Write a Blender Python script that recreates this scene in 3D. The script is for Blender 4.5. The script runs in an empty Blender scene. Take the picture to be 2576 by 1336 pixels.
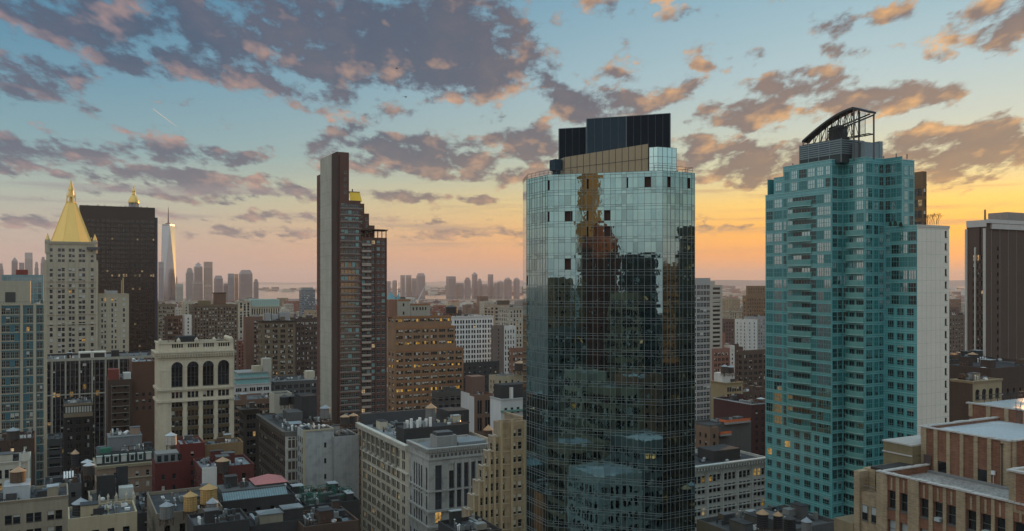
import bpy, math, random
from mathutils import Vector, Matrix

SC = bpy.context.scene
COL = SC.collection
R = math.radians
F, CX, HY, H = 2150.0, 1288.0, 708.0, 110.0      # focal length and horizon of the photograph, eye height (m)
TH = R(28)                                       # street grid against the line of sight
BX, BY = math.cos(TH), math.sin(TH)              # along the cross streets
AX, AY = -math.sin(TH), math.cos(TH)             # down the avenues

# ------------------------------------------------------------------ camera
cam_d = bpy.data.cameras.new("camera")
cam = bpy.data.objects.new("camera", cam_d)
COL.objects.link(cam)
cam.location = (0, 0, H)
cam.rotation_euler = (R(90), 0, 0)
cam_d.sensor_width = 36
cam_d.lens = 36 * F / 2576
cam_d.shift_y = (HY - 668) / 2576
cam_d.clip_start, cam_d.clip_end = 0.5, 120000
SC.camera = cam
SC.render.engine = 'CYCLES'
SC.view_settings.view_transform = 'Standard'
SC.view_settings.look = 'None'
SC.view_settings.exposure = 0.0
SC.view_settings.gamma = 1.0
SC.cycles.use_denoising = True
SC.cycles.max_bounces = 5
SC.cycles.diffuse_bounces = 2
SC.cycles.glossy_bounces = 3
SC.cycles.volume_bounces = 1
SC.cycles.transmission_bounces = 2
SC.cycles.sample_clamp_indirect = 4.0

# ------------------------------------------------------------------ node helper
class NT:
    def __init__(s, tree):
        s.t = tree; tree.nodes.clear()
    def n(s, typ, **kw):
        nd = s.t.nodes.new(typ)
        for k, v in kw.items(): setattr(nd, k, v)
        return nd
    def put(s, sock, v):
        if v is None: return
        if isinstance(v, bpy.types.NodeSocket): s.t.links.new(v, sock)
        else: sock.default_value = v
    def m(s, op, a, b=None, c=None, clamp=False):
        nd = s.n('ShaderNodeMath', operation=op, use_clamp=clamp)
        for i, v in enumerate((a, b, c)): s.put(nd.inputs[i], v)
        return nd.outputs[0]
    def v(s, op, a, b=None, c=None):
        nd = s.n('ShaderNodeVectorMath', operation=op)
        for i, x in enumerate((a, b, c)): s.put(nd.inputs[i], x)
        return nd.outputs['Value'] if op in ('DOT_PRODUCT', 'LENGTH') else nd.outputs[0]
    def mr(s, x, a, b, c=0.0, d=1.0, smooth=True):
        nd = s.n('ShaderNodeMapRange', interpolation_type='SMOOTHSTEP' if smooth else 'LINEAR')
        for i, q in enumerate((x, a, b, c, d)): s.put(nd.inputs[i], q)
        return nd.outputs[0]
    def ramp(s, fac, stops, interp='LINEAR'):
        nd = s.n('ShaderNodeValToRGB'); cr = nd.color_ramp; cr.interpolation = interp
        while len(cr.elements) < len(stops): cr.elements.new(0.5)
        for e, (p, c) in zip(cr.elements, stops):
            e.position = p; e.color = (c[0], c[1], c[2], 1)
        s.put(nd.inputs[0], fac)
        return nd.outputs[0]
    def mix(s, fac, a, b, mode='MIX'):
        nd = s.n('ShaderNodeMix', data_type='RGBA', blend_type=mode)
        s.put(nd.inputs[0], fac); s.put(nd.inputs[6], a); s.put(nd.inputs[7], b)
        return nd.outputs[2]
    def noise(s, vec, scale, detail=4.0, rough=0.55, dim='3D', dist=0.0):
        nd = s.n('ShaderNodeTexNoise', noise_dimensions=dim)
        s.put(nd.inputs['Vector'], vec); s.put(nd.inputs['Scale'], scale)
        s.put(nd.inputs['Detail'], detail); s.put(nd.inputs['Roughness'], rough)
        s.put(nd.inputs['Distortion'], dist)
        return nd.outputs[0]
    def xyz(s, x, y, z):
        nd = s.n('ShaderNodeCombineXYZ')
        for i, q in enumerate((x, y, z)): s.put(nd.inputs[i], q)
        return nd.outputs[0]

def c4(c): return (c[0], c[1], c[2], 1.0)

# ------------------------------------------------------------------ sky and sun
SUN_AZ, SUN_EL = R(33), R(4.0)
def make_world():
    w = bpy.data.worlds.new("World"); SC.world = w; w.use_nodes = True
    T = NT(w.node_tree)
    tc = T.n('ShaderNodeTexCoord')
    sp = T.n('ShaderNodeSeparateXYZ'); T.put(sp.inputs[0], tc.outputs['Generated'])
    x, y, z = sp.outputs
    hx = T.m('MAXIMUM', T.m('SQRT', T.m('ADD', T.m('MULTIPLY', x, x), T.m('MULTIPLY', y, y))), 1e-4)
    u = T.m('ARCTAN2', x, y)
    v = T.m('MAXIMUM', T.m('ARCTAN2', z, hx), 0.0)
    c = T.m('DIVIDE', T.m('ADD', T.m('MULTIPLY', x, math.sin(SUN_AZ)), T.m('MULTIPLY', y, math.cos(SUN_AZ))), hx)
    t = T.m('SQRT', T.m('DIVIDE', v, 1.5708))
    A = T.ramp(t, [(0, (.44, .33, .335)), (.14, (.48, .37, .325)), (.19, (.45, .405, .34)), (.245, (.36, .43, .37)),
                   (.30, (.20, .35, .39)), (.37, (.12, .28, .38)), (.45, (.045, .19, .32)), (.6, (.2, .42, .55)), (1, (.62, .80, .90))])
    S = T.ramp(t, [(0, (.74, .24, .05)), (.14, (1.08, .37, .006)), (.19, (1.10, .48, .015)), (.235, (1.0, .62, .12)),
                   (.28, (.66, .62, .36)), (.33, (.50, .57, .50)), (.38, (.39, .53, .56)), (.45, (.25, .43, .52)), (.6, (.3, .5, .6)), (1, (.62, .80, .90))])
    K = T.ramp(t, [(0, (.50, .48, .49)), (.15, (.56, .58, .56)), (.26, (.62, .70, .68)), (.5, (.94, 1.02, 1.02)), (1, (.74, .92, 1.02))])
    f1 = T.m('POWER', T.mr(c, .40, .985, smooth=False), 2.1)
    f2 = T.mr(c, -.45, .40)
    sky = T.mix(f2, K, T.v('MULTIPLY', T.mix(f1, A, S), (1.25, 1.25, 1.25)))
    # clouds: banks placed by bearing and height above the horizon, torn by noise
    blobs = [(250,60,210,60,.9),(480,75,230,75,1),(700,70,260,105,1),(900,120,260,120,1.1),(1080,90,260,120,1.1),(1140,190,240,50,1),
      (1300,110,100,95,.75),(380,140,200,50,.9),(640,190,120,30,.7),(40,205,110,45,.85),(150,175,110,36,.75),(190,215,60,22,.5),
      (150,378,210,30,.95),(450,388,175,28,.95),(240,405,150,18,.7),(420,452,230,27,1),(660,487,150,20,.85),(420,497,200,12,.7),(30,412,70,30,.8),
      (890,352,110,28,.95),(1060,392,220,50,1),(1330,365,110,58,.9),(1220,438,220,24,.85),(1500,262,150,42,.95),(1680,232,95,34,.85),
      (1890,395,220,52,1.0),(1890,290,120,42,.85),(2000,222,140,36,.85),(2210,248,210,32,.9),(2150,48,140,36,.82),(2530,65,120,66,1.0),
      (2450,375,240,62,1.15),(2490,450,100,12,.7),(1570,12,90,28,.62),(1740,40,90,24,.52),(2140,132,90,22,.62),(1890,150,60,18,.5),
      (2365,148,40,20,.7),(1180,505,60,13,.7),(1010,500,90,14,.75),(1800,178,45,13,.6),(1530,187,45,14,.6),(1235,288,55,16,.6),
      (955,265,45,15,.6),(680,372,50,22,.65),(850,325,40,12,.5),(1760,300,60,24,.7),(1850,455,120,16,.6),(620,545,180,11,.6),(660,585,260,16,.6),
      (1140,592,230,14,.6),(1000,560,120,8,.5),(90,560,140,18,.6),(1820,580,120,9,.5),(1400,215,45,12,.6)]
    uv = T.xyz(u, v, 0.0)
    warp = T.noise(uv, 14.0, 4.0, .6)
    wv = T.n('ShaderNodeTexNoise'); T.put(wv.inputs['Vector'], uv); wv.inputs['Scale'].default_value = 16; wv.inputs['Detail'].default_value = 5
    off = T.v('MULTIPLY', T.v('SUBTRACT', wv.outputs['Color'], (.5, .5, .5)), (.11, .035, 0))
    uvw = T.v('ADD', uv, off)
    B = 0.0; first = True
    for (px, py, rx, ry, wt) in blobs:
        uu = math.atan((px - CX) / F); L = math.hypot(F, px - CX); vv = math.atan((HY - py) / L)
        su, sv = 1.5 * rx / L * math.cos(uu), 1.5 * ry / L
        q = T.v('MULTIPLY_ADD', uvw, (1 / su, 1 / sv, 0), (-uu / su, -vv / sv, 0))
        e = T.m('MULTIPLY_ADD', T.v('DOT_PRODUCT', q, q), -wt, wt)
        B = e if first else T.m('MAXIMUM', B, e)
        first = False
    B = T.m('MAXIMUM', B, 0.0)
    vs = T.m('ADD', v, .10)
    pu = T.m('MULTIPLY', T.m('DIVIDE', u, T.m('ADD', v, .32)), 1.15)
    pv = T.m('LOGARITHM', vs, math.e)
    pn = T.xyz(pu, pv, 0.0)
    N1 = T.noise(pn, 10.0, 10.0, .62)
    pn2 = T.v('ADD', pn, (.035, -.075, 0))
    N2 = T.noise(pn2, 10.0, 3.5, .58); N1s = T.noise(pn, 10.0, 4.5, .58)
    D = T.m('ADD', T.m('MULTIPLY', B, .68), T.m('MULTIPLY_ADD', N1, 2.8, -1.62))
    alpha = T.m('MULTIPLY', T.mr(D, -.04, .36), T.mr(v, .012, .06))
    lit = T.m('ADD', T.m('MULTIPLY', T.m('SUBTRACT', N1s, N2), 4.2), T.m('MULTIPLY_ADD', D, -1.05, .19), clamp=True)
    lit = T.m('MULTIPLY', lit, T.mr(D, .0, .12))
    dark = T.mix(f1, (.050, .100, .180, 1), (.115, .105, .135, 1))
    dark = T.mix(T.mr(v, .06, .2), T.mix(f1, (.115, .150, .215, 1), (.20, .135, .115, 1)), dark)
    bright = T.mix(f1, (.46, .31, .30, 1), (.95, .50, .18, 1))
    big = T.noise(pn, 2.2, 3.0, .5)
    dark = T.mix(T.mr(T.m('ADD', T.m('MULTIPLY', big, .5), T.m('MULTIPLY', N1s, .5)), .40, .68, 0, .17), dark, bright)
    ccol = T.mix(lit, dark, bright)
    sky = T.mix(T.m('MULTIPLY', alpha, .93), sky, ccol)
    # thin stratus streaks low over the horizon
    sn = T.noise(T.xyz(T.m('MULTIPLY', u, 4.0), T.m('MULTIPLY', v, 75.0), 3.1), 1.0, 6.0, .6)
    sa = T.m('MULTIPLY', T.m('MULTIPLY', T.mr(sn, .50, .68), T.mr(v, .02, .05)), T.mr(v, .14, .09))
    sky = T.mix(T.m('MULTIPLY', sa, .62), sky, T.mix(f1, (.30, .29, .34, 1), (.58, .32, .15, 1)))
    bg = T.n('ShaderNodeBackground'); T.put(bg.inputs[0], sky); bg.inputs[1].default_value = 1.0
    nis = T.n('ShaderNodeTexSky', sky_type='NISHITA', sun_disc=False, sun_elevation=SUN_EL, sun_rotation=SUN_AZ)
    bg2 = T.n('ShaderNodeBackground'); T.put(bg2.inputs[0], nis.outputs[0]); bg2.inputs[1].default_value = 0.05
    ad = T.n('ShaderNodeMixShader'); ad.inputs[0].default_value = .88; T.put(ad.inputs[1], bg2.outputs[0]); T.put(ad.inputs[2], bg.outputs[0])
    out = T.n('ShaderNodeOutputWorld'); T.put(out.inputs[0], ad.outputs[0])
make_world()
sd = bpy.data.lights.new("sun", 'SUN'); sd.energy = 5.0; sd.angle = R(0.5); sd.color = (1.0, .52, .2)
so = bpy.data.objects.new("sun", sd); COL.objects.link(so)
so.rotation_euler = Vector((-math.sin(SUN_AZ) * math.cos(SUN_EL), -math.cos(SUN_AZ) * math.cos(SUN_EL), -math.sin(SUN_EL))).to_track_quat('-Z', 'Y').to_euler()

# ------------------------------------------------------------------ materials
MATS = {}
def _mat(key, fn):
    if key in MATS: return MATS[key]
    m = bpy.data.materials.new(key if isinstance(key, str) else "_".join(str(k) for k in key)[:50])
    m.use_nodes = True
    T = NT(m.node_tree)
    out = T.n('ShaderNodeOutputMaterial')
    T.put(out.inputs[0], fn(T))
    MATS[key] = m
    return m
def princ(T, col, rough=.8, metal=0.0, spec=.5, bump=None, bstr=.3, bdist=.05, **kw):
    p = T.n('ShaderNodeBsdfPrincipled')
    T.put(p.inputs['Base Color'], col if isinstance(col, bpy.types.NodeSocket) else c4(col))
    T.put(p.inputs['Roughness'], rough); T.put(p.inputs['Metallic'], metal); T.put(p.inputs['Specular IOR Level'], spec)
    for k, v in kw.items(): T.put(p.inputs[k], v)
    if bump is not None:
        b = T.n('ShaderNodeBump'); b.inputs['Strength'].default_value = bstr; b.inputs['Distance'].default_value = bdist
        T.put(b.inputs['Height'], bump); T.put(p.inputs['Normal'], b.outputs[0])
    return p.outputs[0]
def objco(T): return T.n('ShaderNodeTexCoord').outputs['Object']
def masonry(col, var=.35, streak=.35, rough=.9, tint=None):
    """weathered wall: mottled patches, rain streaks, fine grain"""
    def fn(T):
        co = objco(T)
        big = T.noise(co, .11, 4, .6)
        fine = T.noise(co, 1.7, 5, .65)
        st = T.noise(T.v('MULTIPLY', co, (1.1, 1.1, .05)), 1.0, 4, .6)
        crs = T.noise(T.v('MULTIPLY', co, (.25, .25, 3.0)), 1.0, 2, .5)
        k = T.m('ADD', T.m('MULTIPLY_ADD', big, var * 1.6, 1 - var * .8), T.m('MULTIPLY_ADD', fine, var * 1.2, -var * .6))
        k = T.m('ADD', k, T.m('MULTIPLY_ADD', st, streak * 1.6, -streak * .8))
        k = T.m('ADD', k, T.m('MULTIPLY_ADD', crs, var * .7, -var * .35))
        d = T.mix(1.0, c4(col), T.xyz(k, k, k), 'MULTIPLY')
        if tint: d = T.mix(T.mr(T.noise(co, .35, 4, .6), .45, .7, 0, .7), d, T.mix(1.0, c4(tint), T.xyz(k, k, k), 'MULTIPLY'))
        return princ(T, d, rough, spec=.25, bump=fine, bstr=.25, bdist=.08)
    return _mat(('masonry', col, var, streak, tint), fn)
def brickwork(c1, c2, mortar, bw=.24, bh=.075):
    def fn(T):
        co = objco(T); s = T.n('ShaderNodeSeparateXYZ'); T.put(s.inputs[0], co)
        vec = T.xyz(T.m('ADD', s.outputs[0], s.outputs[1]), s.outputs[2], 0.0)
        b = T.n('ShaderNodeTexBrick'); T.put(b.inputs['Vector'], vec)
        b.inputs['Color1'].default_value = c4(c1); b.inputs['Color2'].default_value = c4(c2); b.inputs['Mortar'].default_value = c4(mortar)
        b.inputs['Scale'].default_value = 1; b.inputs['Brick Width'].default_value = bw; b.inputs['Row Height'].default_value = bh
        b.inputs['Mortar Size'].default_value = .008; b.inputs['Bias'].default_value = -.1
        big = T.noise(co, .35, 5, .65); st = T.noise(T.v('MULTIPLY', co, (1.6, 1.6, .12)), 1.0, 4, .6)
        row = T.noise(T.v('MULTIPLY', co, (1.2, 1.2, 13.0)), 1.0, 2, .6)
        k = T.m('ADD', T.m('MULTIPLY_ADD', big, .7, .35), T.m('ADD', T.m('MULTIPLY_ADD', st, .5, -.2), T.m('MULTIPLY_ADD', row, .9, -.45)))
        d = T.mix(1.0, b.outputs[0], T.xyz(k, k, k), 'MULTIPLY')
        return princ(T, d, .9, spec=.2, bump=b.outputs['Fac'], bstr=-.4, bdist=.02)
    return _mat(('brick', c1, c2, bw), fn)
def roofing(col, patch=.5, wet=.0):
    def fn(T):
        co = objco(T)
        a = T.noise(co, .22, 6, .65); f = T.noise(co, 2.5, 4, .6)
        vo = T.n('ShaderNodeTexVoronoi'); vo.inputs['Scale'].default_value = .16; T.put(vo.inputs['Vector'], co)
        k = T.m('ADD', T.m('MULTIPLY_ADD', a, patch * 2, 1 - patch), T.m('MULTIPLY_ADD', f, .5, -.25))
        k = T.m('MULTIPLY', k, T.mr(vo.outputs['Color'], 0, 1, .75, 1.2, smooth=False))
        d = T.mix(1.0, c4(col), T.xyz(k, k, k), 'MULTIPLY')
        return princ(T, d, T.mr(a, .4, .7, .55, .95), spec=.4, bump=f, bstr=.3, bdist=.05)
    return _mat(('roofing', col, patch), fn)
def plain(col, rough=.6, metal=0.0, var=.18, scale=.8, spec=.5):
    def fn(T):
        co = objco(T); a = T.noise(co, scale, 4, .6)
        k = T.m('MULTIPLY_ADD', a, var * 2, 1 - var)
        return princ(T, T.mix(1.0, c4(col), T.xyz(k, k, k), 'MULTIPLY'), rough, metal, spec)
    return _mat(('plain', col, rough, metal, var), fn)
def glass(col=(.015, .02, .024), rough=.07, ior=1.7, var=.8, coat=0.0):
    def fn(T):
        oi = T.n('ShaderNodeObjectInfo'); co = objco(T)
        k = T.m('ADD', T.m('MULTIPLY_ADD', oi.outputs['Random'], var * 1.6, 1 - var * .8), T.m('MULTIPLY_ADD', T.noise(co, .45, 2, .5), 1.4, -.7))
        k = T.m('MAXIMUM', k, .15)
        return princ(T, T.mix(1.0, c4(col), T.xyz(k, k, k), 'MULTIPLY'), rough, IOR=ior, spec=.6,
                     bump=T.noise(co, .9, 2, .5), bstr=.12, bdist=.03)
    return _mat(('glass', col, rough, ior), fn)
def mirror(col, rough=.015, bstr=.10, bscale=.55, dark=.0):
    """reflective curtain-wall glass with the slight ripple of real panes"""
    def fn(T):
        co = objco(T)
        h = T.noise(co, bscale, 2.5, .5)
        tint = T.noise(co, .25, 2, .5)
        k = T.m('MULTIPLY_ADD', tint, .3, .85)
        return princ(T, T.mix(1.0, c4(col), T.xyz(k, k, k), 'MULTIPLY'), rough, 1.0, bump=h, bstr=bstr, bdist=.06)
    return _mat(('mirror', col, rough, bstr), fn)
def emit(col, strength):
    def fn(T):
        co = objco(T); oi = T.n('ShaderNodeObjectInfo')
        a = T.noise(co, 1.1, 3, .6)
        k = T.m('MULTIPLY', T.mr(a, .3, .7, .25, 1.3), T.m('MULTIPLY_ADD', oi.outputs['Random'], .9, .4))
        e = T.n('ShaderNodeEmission'); hue = T.m('FRACT', T.m('MULTIPLY', oi.outputs['Random'], 7.31)); T.put(e.inputs[0], T.mix(T.mr(hue, .2, 1.0, 0, .75), c4(col), (.95, .78, .50, 1))); T.put(e.inputs[1], T.m('MULTIPLY', k, strength))
        return e.outputs[0]
    return _mat(('emit', col, strength), fn)
GLASS = glass((.012, .016, .02), .08, 1.5)
GLASS_B = glass((.03, .045, .055), .08, 1.65)
BLIND = plain((.50, .50, .46), .8, var=.1)
LIT = emit((1.0, .55, .14), .42)
FRM_D = plain((.05, .05, .05), .6)
FRM_W = plain((.42, .42, .40), .6)
FRM_T = plain((.30, .26, .18), .7)
STEEL = plain((.10, .10, .105), .5, .6)
DARKP = plain((.03, .032, .035), .6)
RUST = plain((.10, .06, .04), .85)
GALV = plain((.34, .36, .37), .45, .7)
WHITE = plain((.68, .69, .68), .6)
TAR = roofing((.035, .035, .038))
ROOF_G = roofing((.095, .098, .10))
ROOF_L = roofing((.33, .355, .37), .4)
ROOF_S = roofing((.19, .21, .225), .5)

# ------------------------------------------------------------------ mesh builder
class MB:
    def __init__(s): s.v = []; s.f = []; s.mi = []
    def q(s, pts, m=0):
        i = len(s.v); s.v += [tuple(p) for p in pts]; s.f.append(tuple(range(i, i + len(pts)))); s.mi.append(m)
    def box(s, x0, y0, z0, x1, y1, z1, m=0, bottom=True):
        i = len(s.v)
        s.v += [(x0,y0,z0),(x1,y0,z0),(x1,y1,z0),(x0,y1,z0),(x0,y0,z1),(x1,y0,z1),(x1,y1,z1),(x0,y1,z1)]
        fs = [(0,1,5,4),(1,2,6,5),(2,3,7,6),(3,0,4,7),(4,5,6,7)] + ([(3,2,1,0)] if bottom else [])
        s.f += [tuple(i + k for k in f) for f in fs]; s.mi += [m] * len(fs)
    def prism(s, poly, z0, z1, m=0, top=True, bottom=False, mtop=None):
        n = len(poly); i = len(s.v)
        s.v += [(p[0], p[1], z0) for p in poly] + [(p[0], p[1], z1) for p in poly]
        for k in range(n):
            s.f.append((i + k, i + (k + 1) % n, i + n + (k + 1) % n, i + n + k)); s.mi.append(m)
        if top: s.f.append(tuple(i + n + k for k in range(n))); s.mi.append(m if mtop is None else mtop)
        if bottom: s.f.append(tuple(i + n - 1 - k for k in range(n))); s.mi.append(m)
    def frus(s, cx, cy, z0, z1, r0, r1, n=16, m=0, rot=0.0, top=True, sq=1.0):
        i = len(s.v)
        a = [rot + 2 * math.pi * k / n for k in range(n)]
        s.v += [(cx + r0 * math.cos(t), cy + r0 * math.sin(t) * sq, z0) for t in a]
        if r1 <= 1e-6:
            s.v.append((cx, cy, z1))
            for k in range(n): s.f.append((i + k, i + (k + 1) % n, i + n)); s.mi.append(m)
        else:
            s.v += [(cx + r1 * math.cos(t), cy + r1 * math.sin(t) * sq, z1) for t in a]
            for k in range(n): s.f.append((i + k, i + (k + 1) % n, i + n + (k + 1) % n, i + n + k)); s.mi.append(m)
            if top: s.f.append(tuple(i + n + k for k in range(n))); s.mi.append(m)
    def bar(s, a, b, w, m=0):
        a = Vector(a); b = Vector(b); d = (b - a).normalized()
        up = Vector((0, 0, 1)) if abs(d.z) < .9 else Vector((1, 0, 0))
        e = d.cross(up).normalized() * w * .5; g = d.cross(e).normalized() * w * .5
        i = len(s.v)
        for p in (a, b):
            for q in (e + g, e - g, -e - g, -e + g): s.v.append(tuple(p + q))
        fs = [(0,1,5,4),(1,2,6,5),(2,3,7,6),(3,0,4,7),(0,3,2,1),(4,5,6,7)]
        s.f += [tuple(i + k for k in f) for f in fs]; s.mi += [m] * 6
    def tf(s, quads, M):
        for pts, m in quads: s.q([M @ Vector(p) for p in pts], m)
    def mesh(s, name, mats, smooth=False):
        me = bpy.data.meshes.new(name); me.from_pydata(s.v, [], s.f)
        for m in mats: me.materials.append(m)
        if len(mats) > 1: me.polygons.foreach_set('material_index', s.mi)
        if smooth: me.polygons.foreach_set('use_smooth', [True] * len(s.f))
        me.update(); return me
    def build_each(s, name, mats, parent):
        'every box of this mesh as a part of its own'
        for k in range(0, len(s.v), 8):
            m = MB(); m.v = s.v[k:k + 8]; m.f = [tuple(i for i in f) for f in ((0,1,5,4),(1,2,6,5),(2,3,7,6),(3,0,4,7),(4,5,6,7),(3,2,1,0))]; m.mi = [0] * 6
            m.build(name, mats, parent)
    def build(s, name, mats, parent=None, smooth=False):
        if not s.f: return None
        if not isinstance(mats, (list, tuple)): mats = [mats]
        o = bpy.data.objects.new(name, s.mesh(name, mats, smooth)); COL.objects.link(o)
        if parent: o.parent = parent
        return o

def tag(o, label, cat, group=None, kind=None):
    o['label'] = label; o['category'] = cat
    if group: o['group'] = group
    if kind: o['kind'] = kind
    return o
def empty(name, loc, rz=0.0):
    o = bpy.data.objects.new(name, None); COL.objects.link(o); o.location = loc; o.rotation_euler = (0, 0, rz)
    o.empty_display_size = 1; return o

# ------------------------------------------------------------------ windows
def win_geo(style, w, h, var, r):
    """one window seen from outside (-y): 0 frame, 1 glass, 2 blind, 3 lit room; y = depth in the wall"""
    Q = []
    def rect(x0, z0, x1, z1, y, m): Q.append(([(x0, y, z0), (x1, y, z0), (x1, y, z1), (x0, y, z1)], m))
    a = w / 2
    rect(-a, 0, a, h, r, 3 if var == 'l' else 1)
    if var in 'bfce':
        rect(-a, h * {'b': .5, 'f': .1, 'c': .72, 'e': .32}[var], a, h, r - .02, 2)
    if var == 'a':
        x0, x1, y0, z1 = -min(.36, a * .8), min(.36, a * .8), -.30, .46
        Q.append(([(x0, y0, .04), (x1, y0, .04), (x1, y0, z1), (x0, y0, z1)], 2)); Q.append(([(x0, y0, z1), (x1, y0, z1), (x1, r, z1), (x0, r, z1)], 2))
        Q.append(([(x0, y0, .04), (x0, y0, z1), (x0, r, z1), (x0, r, .04)], 2)); Q.append(([(x1, y0, .04), (x1, y0, z1), (x1, r, z1), (x1, r, .04)], 2)); Q.append(([(x0, y0, .04), (x1, y0, .04), (x1, r, .04), (x0, r, .04)], 2))
    if var == 'L': rect(-a, h * .1, a, h * .72, r - .02, 3)
    if style == 'plain': return Q
    fw = min(.09, w * .07)
    y = r - .06
    rect(-a, 0, -a + fw, h, y, 0); rect(a - fw, 0, a, h, y, 0)
    rect(-a + fw, 0, a - fw, fw, y, 0); rect(-a + fw, h - fw, a - fw, h, y, 0)
    n = {'dh': 1, 'm2': 2, 'm3': 3, 'm4': 4, 'tri': 3, 'cas': 2}.get(style, 1)
    if style in ('dh', 'm2', 'm3', 'm4'):
        rect(-a + fw, h * .5 - fw * .5, a - fw, h * .5 + fw * .5, y, 0)
    if style == 'tri':
        rect(-a + fw, h * .3 - fw * .5, a - fw, h * .3 + fw * .5, y, 0)
    for i in range(1, n):
        x = -a + w * i / n
        rect(x - fw * .5, fw, x + fw * .5, h - fw, y - .01, 0)
    if style in ('dh', 'm2', 'm3'):
        Q.append(([(-a - .05, -.10, 0), (a + .05, -.10, 0), (a + .05, r, .03), (-a - .05, r, .03)], 0))
        Q.append(([(-a - .05, -.10, -.12), (a + .05, -.10, -.12), (a + .05, -.10, 0), (-a - .05, -.10, 0)], 0))
    return Q
WMESH = {}
def win_mesh(style, w, h, var, r, mats):
    key = (style, round(w, 2), round(h, 2), var, round(r, 2), tuple(m.name for m in mats))
    if key not in WMESH:
        mb = MB()
        for p, m in win_geo(style, w, h, var, r): mb.q(p, m)
        WMESH[key] = mb.mesh('window', mats)
    return WMESH[key]

# ------------------------------------------------------------------ picture <-> street grid
def kx(px): return (px - CX) / F
def at(px, d): return kx(px) * d, d
def zof(py, d): return H - (py - HY) * d / F
def ext(ox, oy, dx, dy, px):
    k = kx(px); return (k * oy - ox) / (dx - k * dy)

ROT = {'N': 0.0, 'W': -math.pi / 2, 'E': math.pi / 2, 'S': math.pi}
class Bld:
    """a building on the street grid; local x runs along the cross street, y down the avenue"""
    def __init__(s, name, label, cat='building', px=None, top=None, d=None, a=None, b=None, z=None, pos=None, group=None, wall=None, seed=None, frame=None, glz=None, blind=None, lit=None):
        if pos: s.ox, s.oy = pos
        else: s.ox, s.oy = at(px[1], d)
        if px and a is None and px[0] is not None: a = ext(s.ox, s.oy, AX, AY, px[0])
        if px and b is None and px[2] is not None: b = ext(s.ox, s.oy, BX, BY, px[2])
        s.a = a if a else 25.0; s.b = b if b else 25.0
        s.z = z if z is not None else zof(top, d)
        s.name = name
        s.root = empty(name, (s.ox, s.oy, 0), TH)
        tag(s.root, label, cat, group)
        s.w = MB(); s.rf = MB(); s.trim = MB(); s.wins = []
        s.wall = wall; s.roofm = TAR; s.trimm = None
        s.rnd = random.Random(seed if seed is not None else hash_(name + label))
        s.frame = frame or FRM_D; s.glz = glz or GLASS; s.blind = blind or BLIND; s.lit = lit or LIT
    # --- picture helpers
    def wp(s, x, y): return s.ox + BX * x + AX * y, s.oy + BY * x + AY * y
    def on_y(s, px, y=0.0):
        bx, by = s.ox + AX * y, s.oy + AY * y
        return ext(bx, by, BX, BY, px)
    def on_x(s, px, x=0.0):
        bx, by = s.ox + BX * x, s.oy + BY * x
        return ext(bx, by, AX, AY, px)
    def zat(s, py, x=0.0, y=0.0): return zof(py, s.wp(x, y)[1])
    # --- geometry
    def cols(s, W, sp):
        if 'cols' in sp: return sp['cols']
        mg = sp.get('mg', .8); bay = sp.get('bay', 3.6); k = sp.get('k', 1); ww = sp.get('ww', 1.4); gap = sp.get('gap', .25)
        n = max(1, int(round((W - 2 * mg) / bay))); p = (W - 2 * mg) / n
        g = k * ww + (k - 1) * gap
        sc = min(1.0, p * .94 / g)
        out = []
        for i in range(n):
            c = mg + p * (i + .5)
            for j in range(k):
                u0 = c + sc * (-g / 2 + j * (ww + gap)); out.append((u0, u0 + ww * sc))
        return out
    def rows(s, z0, z1, sp):
        if 'rows' in sp: return sp['rows']
        fh = sp.get('fh', 3.6); wh = sp.get('wh', 1.9); sill = sp.get('sill', .9); z = z1 - sp.get('top', 1.6)
        out = []
        bot = max(z0, sp.get('bot', -1e9))
        while z - fh >= bot - .3 and len(out) < 70:
            z -= fh; out.append((z + sill, z + sill + wh))
        return out[::-1]
    def facade(s, face, O, U, N, W, z0, z1, sp, mb=None):
        mb = mb or s.w
        def pt(u, z, dep=0.0): return (O[0] + U[0] * u - N[0] * dep, O[1] + U[1] * u - N[1] * dep, z)
        def quad(u0, za, u1, zb): mb.q([pt(u0, za), pt(u1, za), pt(u1, zb), pt(u0, zb)], 0)
        cols = s.cols(W, sp) if sp else []; rows = s.rows(z0, z1, sp) if sp else []
        cols = [c for c in cols if c[0] > .05 and c[1] < W - .05]
        rows = [q for q in rows if q[0] > z0 + .02 and q[1] < z1 - .05]
        if not cols or not rows: quad(0, z0, W, z1); return
        r = sp.get('r', .25); skip = sp.get('skip')
        if face == 'W' and s.ox < .12 * s.oy: r = min(r, .10)
        e = 0.0
        for (u0, u1) in cols: quad(e, z0, u0, z1); e = u1
        quad(e, z0, W, z1)
        mix = sp.get('mix', 'ddddddbbf'); style = sp.get('style', 'dh')
        for ci, (u0, u1) in enumerate(cols):
            e = z0
            for ri, (za, zb) in enumerate(rows):
                if skip and skip(ci, ri, len(cols), len(rows)): continue
                quad(u0, e, u1, za); e = zb
                mb.q([pt(u0, za), pt(u0, za, r), pt(u0, zb, r), pt(u0, zb)], 0)
                mb.q([pt(u1, za), pt(u1, zb), pt(u1, zb, r), pt(u1, za, r)], 0)
                mb.q([pt(u0, zb), pt(u0, zb, r), pt(u1, zb, r), pt(u1, zb)], 0)
                mb.q([pt(u0, za), pt(u1, za), pt(u1, za, r), pt(u0, za, r)], 0)
                rm = sp['rowmix'].get(len(rows) - 1 - ri) if 'rowmix' in sp else None
                var = s.rnd.choice(rm or mix)
                if var in 'lL' and s.rnd.random() < (.25 if rm else .7): var = 'd'
                if var == 'b': var = s.rnd.choice('bcce')
                if var == 'd' and style == 'dh' and r > .1 and s.rnd.random() < .07: var = 'a'
                s.wins.append((pt((u0 + u1) / 2, za), ROT[face], u1 - u0, zb - za, var, style, r))
            quad(u0, e, u1, z1)
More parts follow.
